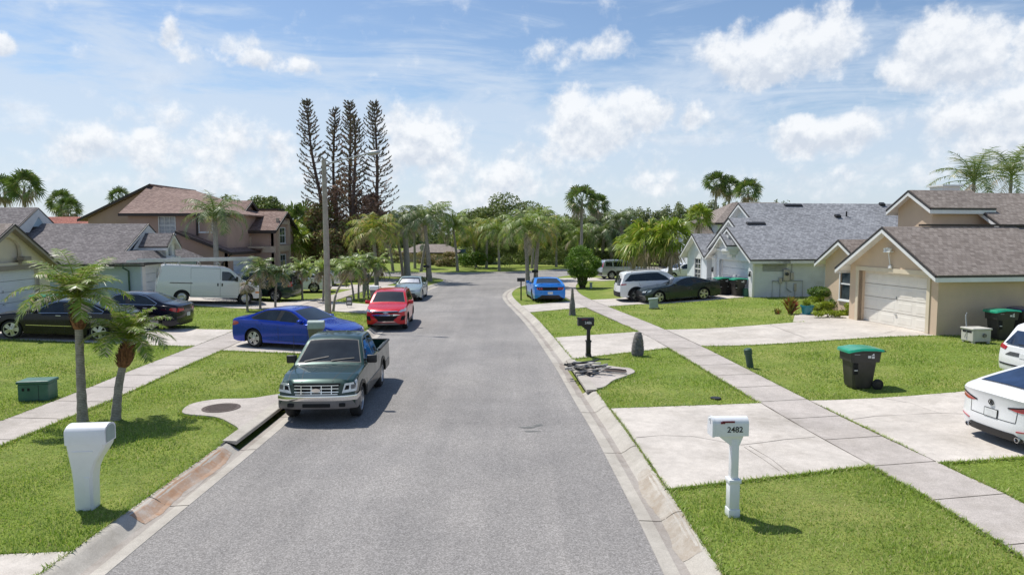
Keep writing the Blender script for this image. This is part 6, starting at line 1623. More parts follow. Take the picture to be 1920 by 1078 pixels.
def trunk_mesh(root, pts, r0, r1, mat, seed=0, rings=26, seg=10, name='trunk', belly=None):
    r = random.Random(seed); P = []; A = [Vector(p) for p in spline3(pts, 6)]; n = rings
    L = [0]
    for a, b in zip(A[:-1], A[1:]): L.append(L[-1] + (b - a).length)
    out = []; rad = []
    for i in range(n + 1):
        s = L[-1] * i / n; k = max(j for j in range(len(L)) if L[j] <= s + 1e-9); k = min(k, len(A) - 2)
        out.append(A[k].lerp(A[k + 1], (s - L[k]) / max(1e-6, L[k + 1] - L[k])))
        t = i / n; q = r0 + (r1 - r0) * t + (.25 * r0 * (1 - t) ** 8)
        if belly: q *= 1 + belly * math.sin(PI * t) ** 2
        rad.append(q * (1 + (.05 if i % 2 else -.03)) * r.uniform(.97, 1.03))
    mb = MB(); mb.tube(out, rad, seg); return mb.build(name, mat, root, smooth=True, sharp=60)
def spline3(pts, n=6):
    P = [Vector(p) for p in pts]
    if len(P) == 2: P = [P[0], P[0].lerp(P[1], .5), P[1]]
    P = [P[0] * 2 - P[1]] + P + [P[-1] * 2 - P[-2]]; out = []
    for i in range(1, len(P) - 2):
        for k in range(n):
            t = k / n; out.append(.5 * ((2 * P[i]) + (-P[i - 1] + P[i + 1]) * t + (2 * P[i - 1] - 5 * P[i] + 4 * P[i + 1] - P[i + 2]) * t * t + (-P[i - 1] + 3 * P[i] - 3 * P[i + 1] + P[i + 2]) * t ** 3))
    out.append(P[-2]); return out
def feather_palm(loc, H, R_, label, group=None, nf=18, nl=30, seed=1, mat='palmleaf', dead=4, lean=(0, 0), tr=.13, trmat='bark', near=False, curve=0, boots=False, droop=1.75, e_hi=1.35, hang=.6, ll=None, lw=None, name='palm_tree', cat='palm', skirt=0, deadmat='deadleaf', uneven=0):
    r = random.Random(seed); root = empty(name, loc, 0, label, cat, group)
    top = Vector((lean[0], lean[1], H))
    pts = [Vector((0, 0, -.1)), Vector((lean[0] * .35 + curve * .5, lean[1] * .35, H * .5)), top]
    trunk_mesh(root, pts, tr, tr * .72, MT[trmat], seed, int(8 + H * 5), 10 if near else 8)
    if boots:
        d = (pts[2] - pts[1]).normalized(); mb = MB(); hb = boots; b0 = top - d * hb
        N = 9; prof = [(tr * (.85 + (.55 if H > 2 else .75) * math.sin(PI * (i / N) ** .75) ** .8)) for i in range(N + 1)]
        mb.tube([b0 + d * hb * 1.08 * i / N for i in range(N + 1)], prof, 14)
        for i in range(150):
            t = r.uniform(.05, 1); a = r.uniform(0, 2 * PI); rad = lerp_pts([(j / N, prof[j]) for j in range(N + 1)], t)
            q = b0 + d * hb * t * 1.05 + Vector((math.cos(a) * rad, math.sin(a) * rad, 0)); e = q + Vector((math.cos(a) * .05, math.sin(a) * .05, .06 + .03 * r.random()))
            w = Vector((-math.sin(a), math.cos(a), 0)) * .022; mb.add([q - w, q + w, e + w * .5, e - w * .5, q - w - Vector((0, 0, .03)), q + w - Vector((0, 0, .03))], [(0, 1, 2, 3), (4, 5, 1, 0), (3, 2, 5, 4)])
        mb.build('boots', MT['boots'], root, fix=False)
    else:
        mb = MB(); mb.tube([top - Vector((0, 0, .1)), top + Vector((0, 0, .25 * R_)), top + Vector((0, 0, .42 * R_))], [tr * .72, tr * .6, .03], 8); mb.build('crownshaft', MT['palmleaf' if not boots else 'boots'], root, smooth=True)
    ll = ll or R_ * .34; lw = lw or R_ * .022
    V = []; F = []; RR = []; b = top + Vector((0, 0, .12 * R_))
    for i in range(nf):
        t = i / max(1, nf - 1); az_ = i * 2.399 + r.uniform(-.2, .2); e0 = e_hi - 1.25 * t + r.uniform(-.12, .12)
        L = R_ * r.uniform(1.05, 1.3) * (.85 + .2 * t) * (1 + uneven * math.cos(az_ - 2.6))
        frond(V, F, RR, b, az_, e0, L, droop * (.75 + .4 * t) * r.uniform(.85, 1.15), nl, ll, lw, r, hang, r.uniform(-.35, .35), not near)
    tri_mesh('crown', V, F, MT[mat], root); rachis(root, RR, .022 if near else .03, MT['lime' if near else 'palmleaf'])
    if dead:
        V = []; F = []; RR = []
        for i in range(dead):
            az_ = r.uniform(0, 2 * PI); frond(V, F, RR, b - Vector((0, 0, .1)), az_, r.uniform(-.5, .15), R_ * r.uniform(.7, 1.05), 1.4, int(nl * .7), ll * .8, lw * .8, r, 1.0, r.uniform(-.5, .5), not near)
        tri_mesh('dead_fronds', V, F, MT[deadmat], root)
    return root
def fan_leaf(V, F, base, azm, pitch, pet, R_, r, seg=14, droop=.5):
    d = Vector((math.cos(azm) * math.cos(pitch), math.sin(azm) * math.cos(pitch), math.sin(pitch)))
    c = base + d * pet; side = d.cross(Vector((0, 0, 1))).normalized(); up = side.cross(d)
    ro = r.uniform(-1.25, 1.25); side, up = side * math.cos(ro) + up * math.sin(ro), up * math.cos(ro) - side * math.sin(ro)
    s = side * .02; b = len(V); V += [base - s, base + s, c + s, c - s]; F += [(b, b + 1, b + 2), (b, b + 2, b + 3)]
    for i in range(seg):
        a = -1.9 + 3.8 * (i + .5) / seg + r.uniform(-.05, .05)
        dd = (d * math.cos(a) + side * math.sin(a)).normalized(); l = R_ * (.78 + .22 * math.cos(a)) * r.uniform(.85, 1.05)
        w = d * -math.sin(a) + side * math.cos(a); ww = w * (R_ * .085); m = c + dd * l * .55 - up * .04; e = c + dd * l - Vector((0, 0, droop * l * r.uniform(.5, 1.1)))
        b = len(V); V += [c, m - ww * .75, m + ww * .75, e]; F += [(b, b + 1, b + 2), (b + 1, b + 3, b + 2)]
def fan_palm(loc, H, R_, label, group=None, n=44, seed=1, mat='fanleaf', dead=8, tr=.17, trmat='bark', lean=(0, 0), name='fan_palm', droop=.45):
    r = random.Random(seed); root = empty(name, loc, 0, label, 'palm', group); top = Vector((lean[0], lean[1], H))
    trunk_mesh(root, [(0, 0, -.1), (lean[0] * .4, lean[1] * .4, H * .5), top], tr, tr * .8, MT[trmat], seed, int(8 + H * 2))
    V = []; F = []
    for i in range(n):
        t = i / n; az_ = i * 2.399 + r.uniform(-.2, .2); pitch = 1.35 - 1.95 * t + r.uniform(-.15, .15)
        fan_leaf(V, F, top, az_, pitch, R_ * r.uniform(.42, .62), R_ * r.uniform(.5, .62), r, 12, droop)
    tri_mesh('crown', V, F, MT[mat], root)
    if dead:
        V = []; F = []
        for i in range(dead): fan_leaf(V, F, top - Vector((0, 0, .1)), r.uniform(0, 6.28), r.uniform(-1.45, -.8), R_ * .45, R_ * .5, r, 10, .7)
        tri_mesh('dead_fronds', V, F, MT['deadleaf'], root)
    return root
def leaf_cloud(centers, n, size, seed, flat=.3, surf=.6, minz=None):
    """leaf quads through ellipsoids; centers: (x,y,z,rx,ry,rz)"""
    q = np.random.RandomState(seed); C = np.array(centers, dtype=float); vol = (C[:, 3] * C[:, 4] * C[:, 5]) ** .7; idx = q.choice(len(C), n, p=vol / vol.sum()); c = C[idx]
    d = q.normal(size=(n, 3)); d /= np.linalg.norm(d, axis=1)[:, None]; rad = q.uniform(0, 1, n) ** (1 / 3.); rad = np.where(q.uniform(size=n) < surf, q.uniform(.78, 1.08, n), rad)
    p = c[:, :3] + d * rad[:, None] * c[:, 3:6]
    if minz is not None: k = p[:, 2] > minz; p = p[k]; d = d[k]; n = len(p)
    nrm = d * .6 + q.normal(size=(n, 3)) * .8 + np.array([0, 0, flat]); nrm /= np.linalg.norm(nrm, axis=1)[:, None]
    t = np.cross(nrm, q.normal(size=(n, 3))); t /= np.linalg.norm(t, axis=1)[:, None]; b = np.cross(nrm, t)
    s = size * q.uniform(.55, 1.3, n)[:, None]
    V = np.stack([p - t * s, p - b * s * .45, p + t * s, p + b * s * .45], 1).reshape(-1, 3)
    return V, np.arange(len(V)).reshape(-1, 4)
def dome_blobs(w, d, h, n, seed, base, br):
    r = random.Random(seed); out = []
    for i in range(n):
        a = r.uniform(0, 2 * PI); e = math.asin(r.uniform(-.15, 1)); k = r.uniform(.55, .86); s = br * r.uniform(.7, 1.2)
        out.append((math.cos(a) * math.cos(e) * k * w / 2, math.sin(a) * math.cos(e) * k * d / 2, base + (h - base) * (.32 + .58 * math.sin(e) * k / .86 * 1.0), s * w / 2, s * d / 2, s * h * .45))
    return out
def blobs_for(w, d, h, n, seed, base=0.0, br=.30, top_bias=0):
    r = random.Random(seed); out = []
    for i in range(n):
        a = r.uniform(0, 2 * PI); q = math.sqrt(r.uniform(0, 1)); z = r.uniform(0, 1)
        prof = math.sqrt(max(0, 1 - (2 * z - .85) ** 2 / 1.35)); s = br * r.uniform(.6, 1.25)
        out.append((math.cos(a) * q * prof * w / 2 * .85, math.sin(a) * q * prof * d / 2 * .85, base + z * h * .9, s * w / 2, s * d / 2, s * h * .42))
    return out
def tree(loc, w, d, h, trunk_h, n, size, label, mat='oak', seed=1, group=None, nb=26, tr=.3, name='oak_tree', cat='tree', br=.30, dome=False):
    root = empty(name, loc, 0, label, cat, group); r = random.Random(seed)
    cs = dome_blobs(w, d, h, nb, seed, trunk_h, br) if dome else blobs_for(w, d, h - trunk_h, nb, seed, trunk_h, br)
    V, F = leaf_cloud(cs, n, size, seed); np_mesh('crown', V, F, MT[mat], root)
    mb = MB(); mb.tube([(0, 0, -.1), (.1, 0, trunk_h * .6), (0, .1, trunk_h + (h - trunk_h) * .4)], [tr * 1.3, tr, tr * .5], 10)
    for c in cs[:9]: mb.tube([(0, 0, trunk_h * .7), (c[0] * .5, c[1] * .5, (trunk_h * .8 + c[2]) / 2 + .2), (c[0], c[1], c[2])], [tr * .5, tr * .3, tr * .1], 6)
    mb.build('trunk', MT['wood'], root, smooth=True)
    return root
def shrub(loc, w, d, h, n, size, label, mat='shrub', seed=1, group=None, name='shrub', cat='shrub', nb=9, br=.5):
    o_ = empty(name, loc, 0, label, cat, group); V, F = leaf_cloud(blobs_for(w, d, h, nb, seed, h * .12, br), n, size, seed, minz=.0); np_mesh('foliage', V, F, MT[mat], o_)
    mb = MB(); r = random.Random(seed)
    for i in range(5): mb.tube([(r.uniform(-.1, .1) * w, r.uniform(-.1, .1) * d, -.02), (r.uniform(-.3, .3) * w, r.uniform(-.3, .3) * d, h * .6)], [.02, .008], 5)
    mb.build('stem', MT['wood'], o_); return o_
# ---- two small palms in the left verge, close to the camera
pA = G(155, 790)
feather_palm(pA, 2.58, 1.12, 'taller of the two near palms, straight grey trunk with rusty boots, left verge', nf=22, nl=60, seed=11, mat='palmleafnear', dead=0, lean=(.03, 0), tr=.10, near=True, boots=.56, droop=1.5, e_hi=1.35, hang=.35, ll=.34, lw=.021, cat='palm tree', uneven=.2)
pB = G(216, 787)
feather_palm(pB, 1.68, .92, 'lower leaning palm with a fat rusty bulb, beside the taller near palm', nf=20, nl=52, seed=5, mat='palmleafnear', dead=0, lean=(.36, .02), tr=.095, near=True, boots=.52, droop=1.5, e_hi=1.40, hang=.3, ll=.30, lw=.020, cat='palm tree')
# ---- short palms with grey dead skirts
GP = 'short palms with dead grey fronds on the left lawns'
for i, (bx_, by_, H_, R_, ln, mt_, nm) in enumerate([
    (464, 583, 1.35, .55, (0, 0), 'deadleaf', 'dead short palm stub with a hanging brown skirt, left of the short palm row'),
    (488, 579, 2.0, 1.25, (.05, 0), 'palmgrey', 'short palm with a thin trunk and drooping grey fronds, in front of the van nose'),
    (516, 576, 1.75, 1.0, (.15, 0), 'palmgrey', 'short palm with a thin trunk beside the red tail light of the green suv'),
    (567, 561, 1.75, 1.15, (0, 0), 'palmleaf', 'short bushy palm left of the street lamp pole'),
    (606, 566, 1.8, 1.1, (.1, 0), 'palmleaf', 'short palm with brown fronds hidden behind the lamp pole'),
    (624, 584, 2.1, 1.15, (.95, .1), 'palmleaf', 'short palm with a strongly curved dark trunk right of the lamp pole'),
    (664, 562, 1.9, 1.1, (-.35, 0), 'palmleaf', 'short palm of the clump behind the small yard sign, left stem'),
    (672, 560, 2.1, 1.25, (.1, .1), 'palmgrey', 'short palm of the clump behind the small yard sign, middle stem'),
    (681, 559, 1.95, 1.2, (.8, .1), 'palmleaf', 'short palm of the clump behind the small yard sign, leaning right')]):
    feather_palm(G(bx_, by_), H_, R_, nm, GP, nf=(3 if i == 0 else 15), nl=18, seed=30 + i, mat=mt_, dead=15, lean=ln, tr=.065, droop=2.0, e_hi=1.25, hang=.7, ll=.40, lw=.065, curve=-.2 if i == 5 else 0)
# ---- queen palms lining the bend
GQ = 'feather palms around the bend of the street'
def pz(py, Y): return CAM_H - (py - 437) * Y / FOC
for i, (bx_, by_, cx, cy, R_, mt_, kw, lab) in enumerate([
    (707, 549, 700, 418, 2.3, 'palmyel', dict(nf=22), 'feather palm with yellowing fronds in front of the tall pines'),
    (764, 521, 758, 405, 2.6, 'palmgrey', dict(tr=.30, trmat='barkp'), 'feather palm with the thickest pale grey trunk, right of the pines'),
    (756, 517, 740, 415, 2.2, 'palmleaf', {}, 'feather palm tucked behind the thick pale trunk'),
    (806, 527, 796, 398, 2.6, 'palmgrey', dict(tr=.2), 'tall feather palm on the corner lawn behind the black mailbox'),
    (778, 503, 776, 405, 2.4, 'palmyel', {}, 'feather palm with reddish trunk beyond the stop sign'),
    (789, 509, 816, 392, 2.4, 'palmleaf', {}, 'feather palm crown rising right behind the corner palm'),
    (737, 508, 722, 405, 2.2, 'palmgrey', {}, 'slim feather palm on the far lawn left of the stop sign'),
    (858, 508, 850, 412, 2.7, 'palmleaf', {}, 'lone feather palm on the far lawn left of the broad oak'),
    (893, 501, 884, 430, 2.6, 'palmyel', {}, 'yellowish feather palm left of the palm with a dead frond'),
    (912, 503, 914, 418, 2.4, 'palmyel', {}, 'feather palm with an orange trunk below the oak'),
    (936, 507, 934, 422, 2.8, 'palmleaf', {}, 'feather palm with a pale dead frond hanging at its trunk, below the oak'),
    (990, 537, 984, 412, 2.5, 'palmleaf', dict(tr=.17), 'feather palm at the near end of the right verge, left of a pair'),
    (1004, 525, 1010, 425, 2.4, 'palmyel', dict(tr=.19), 'feather palm at the near end of the right verge, right of a pair'),
    (997, 503, 1008, 400, 2.4, 'palmleaf', {}, 'feather palm on the far lawn behind the pair'),
    (1043, 500, 1043, 418, 2.6, 'palmleaf', {}, 'feather palm behind the round bush, slim pale trunk'),
    (1129, 497, 1132, 425, 3.5, 'palmgrey', dict(tr=.26, nf=26), 'big drooping silvery palm behind the round bush'),
    (1088, 498, 1086, 432, 2.6, 'palmleaf', {}, 'feather palm between the round bush and the big silvery palm'),
    (1172, 497, 1164, 402, 2.6, 'palmgrey', {}, 'tall wispy feather palm right of the big silvery palm')]):
    b = G(bx_, by_); b.z = .1 if b.y > 62 else b.z; t = at(cx, cy, b.y); Hh = t.z - b.z - .42 * R_
    a = dict(nf=23, nl=30, tr=.15, dead=3, droop=2.1, hang=.9, lw=R_ * .028); a.update(kw)
    feather_palm(b, Hh, R_, lab, GQ, seed=60 + i, mat=mt_, lean=(t.x - b.x, 0), **a)
bq = G(402, 545); t = at(398, 402, bq.y - 2.0)
feather_palm((t.x + .15, t.y, .45), t.z - .8, 2.1, 'feather palm with grey drooping fronds in front of the brown house', None, nf=22, nl=26, seed=90, mat='palmgrey', dead=6, tr=.19, trmat='barkp', droop=1.9, hang=.8)
for i, (cx, cy, Y, R_, lab) in enumerate([(1826, 345, 48, 3.0, 'feather palm crown over the tan roof, left one'), (1896, 334, 52, 3.2, 'feather palm crown over the tan roof at the right edge')]):
    t = at(cx, cy, Y); feather_palm((t.x, t.y, .3), t.z - .5, R_, lab, 'palms behind the tan house', nf=20, nl=26, seed=95 + i, mat='palmgrey', dead=2, tr=.16, droop=1.5, hang=.4)
# ---- fan palms
for i, (cx, cy, Y, R_, mt_, lab, gr) in enumerate([
    (45, 350, 92, 2.6, 'fanleaf', 'tall fan palm on the left skyline, right one of the pair', 'fan palms on the skyline'), (8, 356, 96, 2.4, 'fanleaf', 'tall fan palm at the left edge of the skyline', 'fan palms on the skyline'),
    (112, 378, 92, 2.0, 'fanleaf', 'fan palm over the charcoal roof, taller of two', 'fan palms on the skyline'), (127, 392, 88, 1.9, 'fanleaf', 'fan palm over the charcoal roof, lower of two', 'fan palms on the skyline'), (223, 370, 100, 1.8, 'fanleaf', 'small fan palm crown left of the brown roof', 'fan palms on the skyline'),
    (1343, 344, 118, 2.5, 'fanleaf', 'leftmost of the three fan palms over the slate roof', 'fan palms on the skyline'), (1368, 352, 118, 2.3, 'fanleaf', 'middle of the three fan palms over the slate roof', 'fan palms on the skyline'), (1403, 358, 108, 2.4, 'fanleaf', 'rightmost of the three fan palms over the slate roof', 'fan palms on the skyline'),
    (1091, 376, 78, 2.1, 'fanleaf', 'tall fan palm standing above the bend', None), (1121, 386, 92, 1.9, 'fanleaf', 'dark fan palm right of the tallest one above the bend', None),
    (1210, 452, 54, 2.2, 'fanbright', 'bright green fan palm over the silver suv driveway, left one', 'fan palms by the far right driveway'), (1258, 450, 53, 2.2, 'fanbright', 'bright green fan palm beside the pale blue house', 'fan palms by the far right driveway'), (1188, 462, 58, 1.9, 'fanbright', 'bright fan palm nearest the round bush', 'fan palms by the far right driveway'),
    (1310, 408, 70, 1.7, 'fanbright', 'yellow green fan palm in front of the grey two storey house', None),
    (560, 430, 66, 3.0, 'fanleaf', 'broad fan palm left of the tall pines', 'fan palms left of the pines'), (545, 452, 60, 2.2, 'fanbright', 'lower fan palm beside the brown house end', 'fan palms left of the pines'), (585, 445, 63, 2.3, 'fanleaf', 'fan palm against the foot of the leftmost pine', 'fan palms left of the pines')]):
    t = at(cx, cy, Y); fan_palm((t.x, t.y, .1), t.z - .1, R_, lab, gr, n=42, seed=120 + i, mat=mt_, dead=9 if Y > 85 else 5, tr=.18, droop=.55 if mt_ == 'fanbright' else .35)
# ---- tall pines, sparse upcurved branches
def norfolk(loc, H, topoff, wmax, seed, label, z0=3.0, brown=.45, fk=None):
    r = random.Random(seed); root = empty('norfolk_pine', loc, 0, label, 'pine tree', 'tall sparse pines'); lx = topoff
    f = lambda z: Vector((lx * (z / H) ** 1.0 + .12 * math.sin(z * .5 + seed), .1 * math.sin(z * .4), z))
    mb = MB(); zs = [H * i / 24 for i in range(25)]; mb.tube([f(z) for z in zs], [.21 * max(0, 1 - z / H) ** .8 + .035 for z in zs], 8); mb.build('trunk', MT['pinewood'], root, smooth=True)
    V = []; F = []; Vb = []; Fb = []; bb = MB(); z = z0
    while z < H + .1:
        t = z / H; R_ = wmax * max(0, 1 - t) ** .62 * (.88 + .12 * math.sin(z * 2)) + .28; nb = 6 if t < .85 else 6; ph = r.uniform(0, 6.3)
        for k in range(nb):
            if r.random() < .10: continue
            a = ph + 2 * PI * k / nb + r.uniform(-.25, .25); L = R_ * r.uniform(.75, 1.1); e0 = -.12 + .55 * max(0, t - .6) * 2; c = f(min(z, H)) ; P = []
            for i in range(6):
                s = i / 5; P.append(c + Vector((math.cos(a), math.sin(a), 0)) * L * s + Vector((0, 0, L * (e0 * s + .42 * s ** 2.2))))
            bb.tube(P, [.030, .026, .022, .018, .014, .008], 4, False)
            isb = r.random() < brown * (1.3 - t * 1.25) * 1.6; VV, FF = (Vb, Fb) if isb else (V, F)
            m = 6 if t < .8 else 5
            for i in range(m):
                s = .45 + .58 * i / (m - 1) if t < .8 else .2 + .85 * i / (m - 1); s = min(s, 1.0); j = min(4, int(s * 5)); p = P[j].lerp(P[j + 1], s * 5 - j); d = (P[j + 1] - P[j]).normalized()
                for w in range(3):
                    dd = (d * .9 + Vector((r.uniform(-.7, .7), r.uniform(-.7, .7), r.uniform(0, .9)))).normalized(); leaf_quads(VV, FF, p, dd, r.uniform(.20, .36) * (1 if t < .85 else .85), .085, Vector((r.uniform(-1, 1), r.uniform(-1, 1), r.uniform(-1, 1))))
        z += (.48 if t < .8 else .32) * r.uniform(.85, 1.15)
    bb.build('branches', MT['pinewood'], root, fix=False); tri_mesh('needles', V, F, MT['pineleaf'], root); tri_mesh('brown_needles', Vb, Fb, MT['pinebrown'], root)
for i, (tx, ty, bx_, Y, w, lab) in enumerate([(574, 194, 622, 62, 2.1, 'leftmost tall sparse pine leaning left, dark and thin'), (625.5, 206, 631, 66, 1.5, 'second tall pine from the left, the narrowest'), (654, 194, 662, 63, 1.7, 'tall pine in the middle of the group, tallest top'), (664, 220, 665, 61, 2.0, 'brownest pine, right in front of the middle one'), (704.5, 197, 706, 62, 2.3, 'rightmost tall pine with an even open crown')]):
    t = at(tx, ty, Y); b = at(bx_, 500, Y); norfolk((b.x, Y, .1), t.z - .1, t.x - b.x, w, 200 + i, lab, 3.0, .5 if i in (2, 3) else .28)
# vines and scrub round the pine feet
for i, (cx, cy, Y, w, h, mt_, lab) in enumerate([(600, 440, 61, 3.2, 4.6, 'vine', 'russet vine mass climbing the foot of the leftmost pine'), (648, 415, 62, 3.6, 6.4, 'pinebrown', 'reddish brown dead foliage between the middle pines'), (690, 425, 61, 3.2, 4.6, 'pinebrown', 'reddish brown dead foliage under the rightmost pine'), (668, 465, 59, 4.4, 4.0, 'vine', 'low russet scrub under the middle pines'), (626, 478, 58, 4.0, 3.2, 'vine', 'olive and russet scrub behind the lamp pole')]):
    t = at(cx, cy, Y); shrub((t.x, Y, t.z - h / 2), w, 2.6, h, 3600, .17, lab, mt_, 300 + i, None, 'vine_thicket', 'shrub', 14, .42)
# ---- broad trees
t = at(950, 437, 96); tree((t.x + .3, 96, -.2), 16.5, 12, 9.7, 1.6, 26000, .20, 'broad dark oak rising above the palms at the end of the street', 'oak', 401, None, 70, .55, br=.24, dome=True)
for i, (cx, ty, Y, w, lab) in enumerate([(500, 368, 105, 8.5, 'round green tree behind the brown house roof'), (428, 360, 110, 6.5, 'dark tree top behind the palm at the brown house'), (1453, 366, 118, 6.0, 'lime green tree top over the slate roof'), (905, 425, 92, 7.5, 'lower green tree left of the broad oak'), (1010, 430, 100, 8.0, 'lower green tree right of the broad oak'), (1075, 410, 108, 8.0, 'green tree behind the tall fan palm'), (1165, 425, 88, 8.5, 'green tree behind the wispy palm'), (1240, 425, 84, 7.0, 'green tree behind the bright fan palms')]):
    t = at(cx, ty, Y); h = t.z + .2; tree((t.x, Y, -.2), w, w * .8, h, h * .15, 6500, .24, lab, 'shrub' if i in (2,) else 'oak', 410 + i, None, 20, .3, br=.34)
def belt(name, x0, x1, y, hfun, mat, n, seed, label, size=.55, dep=6, nb=70):
    r = random.Random(seed); cs = []
    for i in range(nb):
        x = x0 + (x1 - x0) * (i + r.uniform(-.4, .4)) / nb; h = hfun(x) * r.uniform(.84, 1.06); cs.append((x, y + r.uniform(-dep, dep) / 2, h * .45, (x1 - x0) / nb * r.uniform(1.1, 1.9), dep * .4, h * .52))
    V, F = leaf_cloud(cs, n, size, seed, .5, .75); o = np_mesh(name, V, F, MT[mat]); return tag(o, label, 'woods', kind='stuff')
belt('far_woods', 12, 84, 205, lambda x: 9.5 + 4.5 * max(0, min(1, (x - 15) / 45)), 'woods', 60000, 501, 'wooded rise behind the grey house on the right', .40)
belt('far_woods', -190, 14, 190, lambda x: 6.6 + 1.0 * math.sin(x * .12), 'woods', 50000, 502, 'far belt of trees along the horizon on the left', .42, nb=110)
belt('far_woods', 86, 260, 190, lambda x: 6, 'woods', 16000, 503, 'far belt of trees beyond the right hand houses', .7)
# hedges and dark scrub on the far side of the cross street
for i, (px_, py_, w, h, mt_, lab) in enumerate([(893, 505, 4.0, 1.7, 'shrub', 'leafy green hedge on the far lawn below the oak'), (870, 500, 3.0, 1.5, 'shrub', 'light green hedge clump beside the dry patch'), (945, 502, 7, 2.8, 'oak', 'dark scrub under the broad oak'), (1000, 500, 7, 2.6, 'oak', 'dark scrub behind the verge palms'), (1060, 497, 7, 2.4, 'oak', 'dark scrub left of the round bush'),
    (835, 500, 3.2, 1.6, 'dry', 'dry tan hedge patch on the far lawn'), (800, 497, 3.0, 1.5, 'dry', 'dry hedge patch behind the stop sign'), (738, 493, 4.5, 1.5, 'dry', 'straggly tan and green hedge left of the far lawn palms'), (700, 488, 5, 1.6, 'lime', 'bright green hedge far left of the lawn'), (768, 488, 3.2, 2.0, 'oak', 'dark hedge in front of the low tan house, left'), (880, 478, 4, 2.0, 'oak', 'dark hedge in front of the low tan house, right'), (820, 484, 3.6, 1.8, 'shrub', 'round green bush before the low house'), (1155, 489, 8, 2.4, 'oak', 'hedge behind the silver suv'), (1225, 486, 8, 2.2, 'shrub', 'hedge behind the bright fan palms')]):
    g = G(px_, py_, .1); shrub((g.x, g.y, .08), w, 1.6, h, 2600, .13, lab, mt_, 520 + i, 'hedges beyond the cross street', 'hedge', 'hedge', 10, .5)
# round topiary bush with many stems
g = G(1092, 540); root = empty('round_bush', g, 0, 'large round clipped bush with many bare stems on the right lawn', 'bush')
cs = []; r = random.Random(9)
for i in range(46):
    a = r.uniform(0, 6.28); z = r.uniform(-.85, 1); q = math.sqrt(max(0, 1 - z * z)); cs.append((math.cos(a) * q * 1.08, math.sin(a) * q * 1.08, 1.86 + z * 1.05, .38, .38, .30))
cs.append((0, 0, 1.85, 1.05, 1.05, .95))
V, F = leaf_cloud(cs, 15000, .060, 9, .9, .75); np_mesh('crown', V, F, MT['topiary'], root)
mb = MB()
for i in range(12): a = i * .52; mb.tube([(math.cos(a) * .16, math.sin(a) * .16, -.05), (math.cos(a) * .26, math.sin(a) * .26, .45), (math.cos(a) * .6, math.sin(a) * .6, 1.3)], [.05, .045, .03], 6)
V, F = leaf_cloud([(0, 0, .55, .38, .38, .5)], 900, .06, 10, minz=.02); np_mesh('low_foliage', V, F, MT['topiary'], root); mb.build('stem', MT['wood'], root, smooth=True)
# plants by the tan house path
def spiky(loc, n, L, w, label, mat, seed, name='croton_plant', e=(.7, 1.4), droop=.25, cat='plant'):
    r = random.Random(seed); o_ = empty(name, loc, 0, label, cat); V = []; F = []; 
    for i in range(n):
        a = r.uniform(0, 6.28); p = r.uniform(*e); d = Vector((math.cos(a) * math.cos(p), math.sin(a) * math.cos(p), math.sin(p))); b = Vector((r.uniform(-.1, .1), r.uniform(-.1, .1), r.uniform(0, L * .45))); leaf_quads(V, F, b, d, L * r.uniform(.5, 1), w, Vector((r.uniform(-1, 1), r.uniform(-1, 1), .3)), droop)
    tri_mesh('leaves', V, F, MT[mat], o_); mb = MB(); [mb.tube([(r.uniform(-.1, .1), r.uniform(-.1, .1), -.02), (r.uniform(-.2, .2), r.uniform(-.2, .2), L * .6)], .016, 5) for i in range(4)]; mb.build('stem', MT['wood'], o_)
    return o_
spiky(G(1481, 589), 120, .85, .09, 'tall mottled plant with red and yellow leaves on the lawn', 'croton', 1, e=(.8, 1.5))
spiky(G(1458, 589), 26, .32, .05, 'little dark seedling left of the tall mottled plant', 'croton', 2, 'seedling')
g = G(1513, 590); root = empty('flower_pot', g, 0, 'glossy teal pot beside the garden path', 'pot'); mb = MB(); mb.lathe([(.17, 0), (.20, .02), (.27, .36), (.30, .37), (.30, .44), (.26, .44), (.25, .38), (0.01, .38)], 28); mb.build('pot', MT['teal'], root, smooth=True)
spiky(g + Vector((0, 0, .38)), 200, .42, .02, 'grassy green plant growing in the teal pot', 'lime', 3, 'potted_grass', e=(.3, 1.5), droop=.3)
for i, (px_, py_, w, h, mt_, n, lab) in enumerate([(1568, 583, 2.3, 1.25, 'shrub', 5200, 'rounded dark green bush against the tan house entry'), (1535, 588, 1.2, .55, 'lime', 1500, 'low lime green plant right of the teal pot'), (1590, 592, 1.0, .6, 'lime', 1300, 'low lime green fern beside the garage corner'), (1552, 596, 1.1, .3, 'lime', 1100, 'low yellow green ground plant along the path'), (1540, 575, 1.3, .8, 'lime', 1500, 'feathery lime shrub behind the teal pot')]):
    shrub(G(px_, py_), w, w * .7, h, n, .055, lab, mt_, 560 + i, None, 'garden_shrub', 'shrub', 8, .5)
spiky(G(270, 566), 60, .55, .06, 'dark red spiky plant against the cyan wall', 'bromel', 6, 'cordyline', e=(.3, 1.5))
for i, (px_, py_) in enumerate([(1300, 545), (1268, 540)]): shrub(G(px_, py_), 1.0, .8, .7, 700, .07, ['small green shrub under the arched window', 'small green shrub by the pale blue house corner'][i], 'shrub', 580 + i, None, 'garden_shrub')
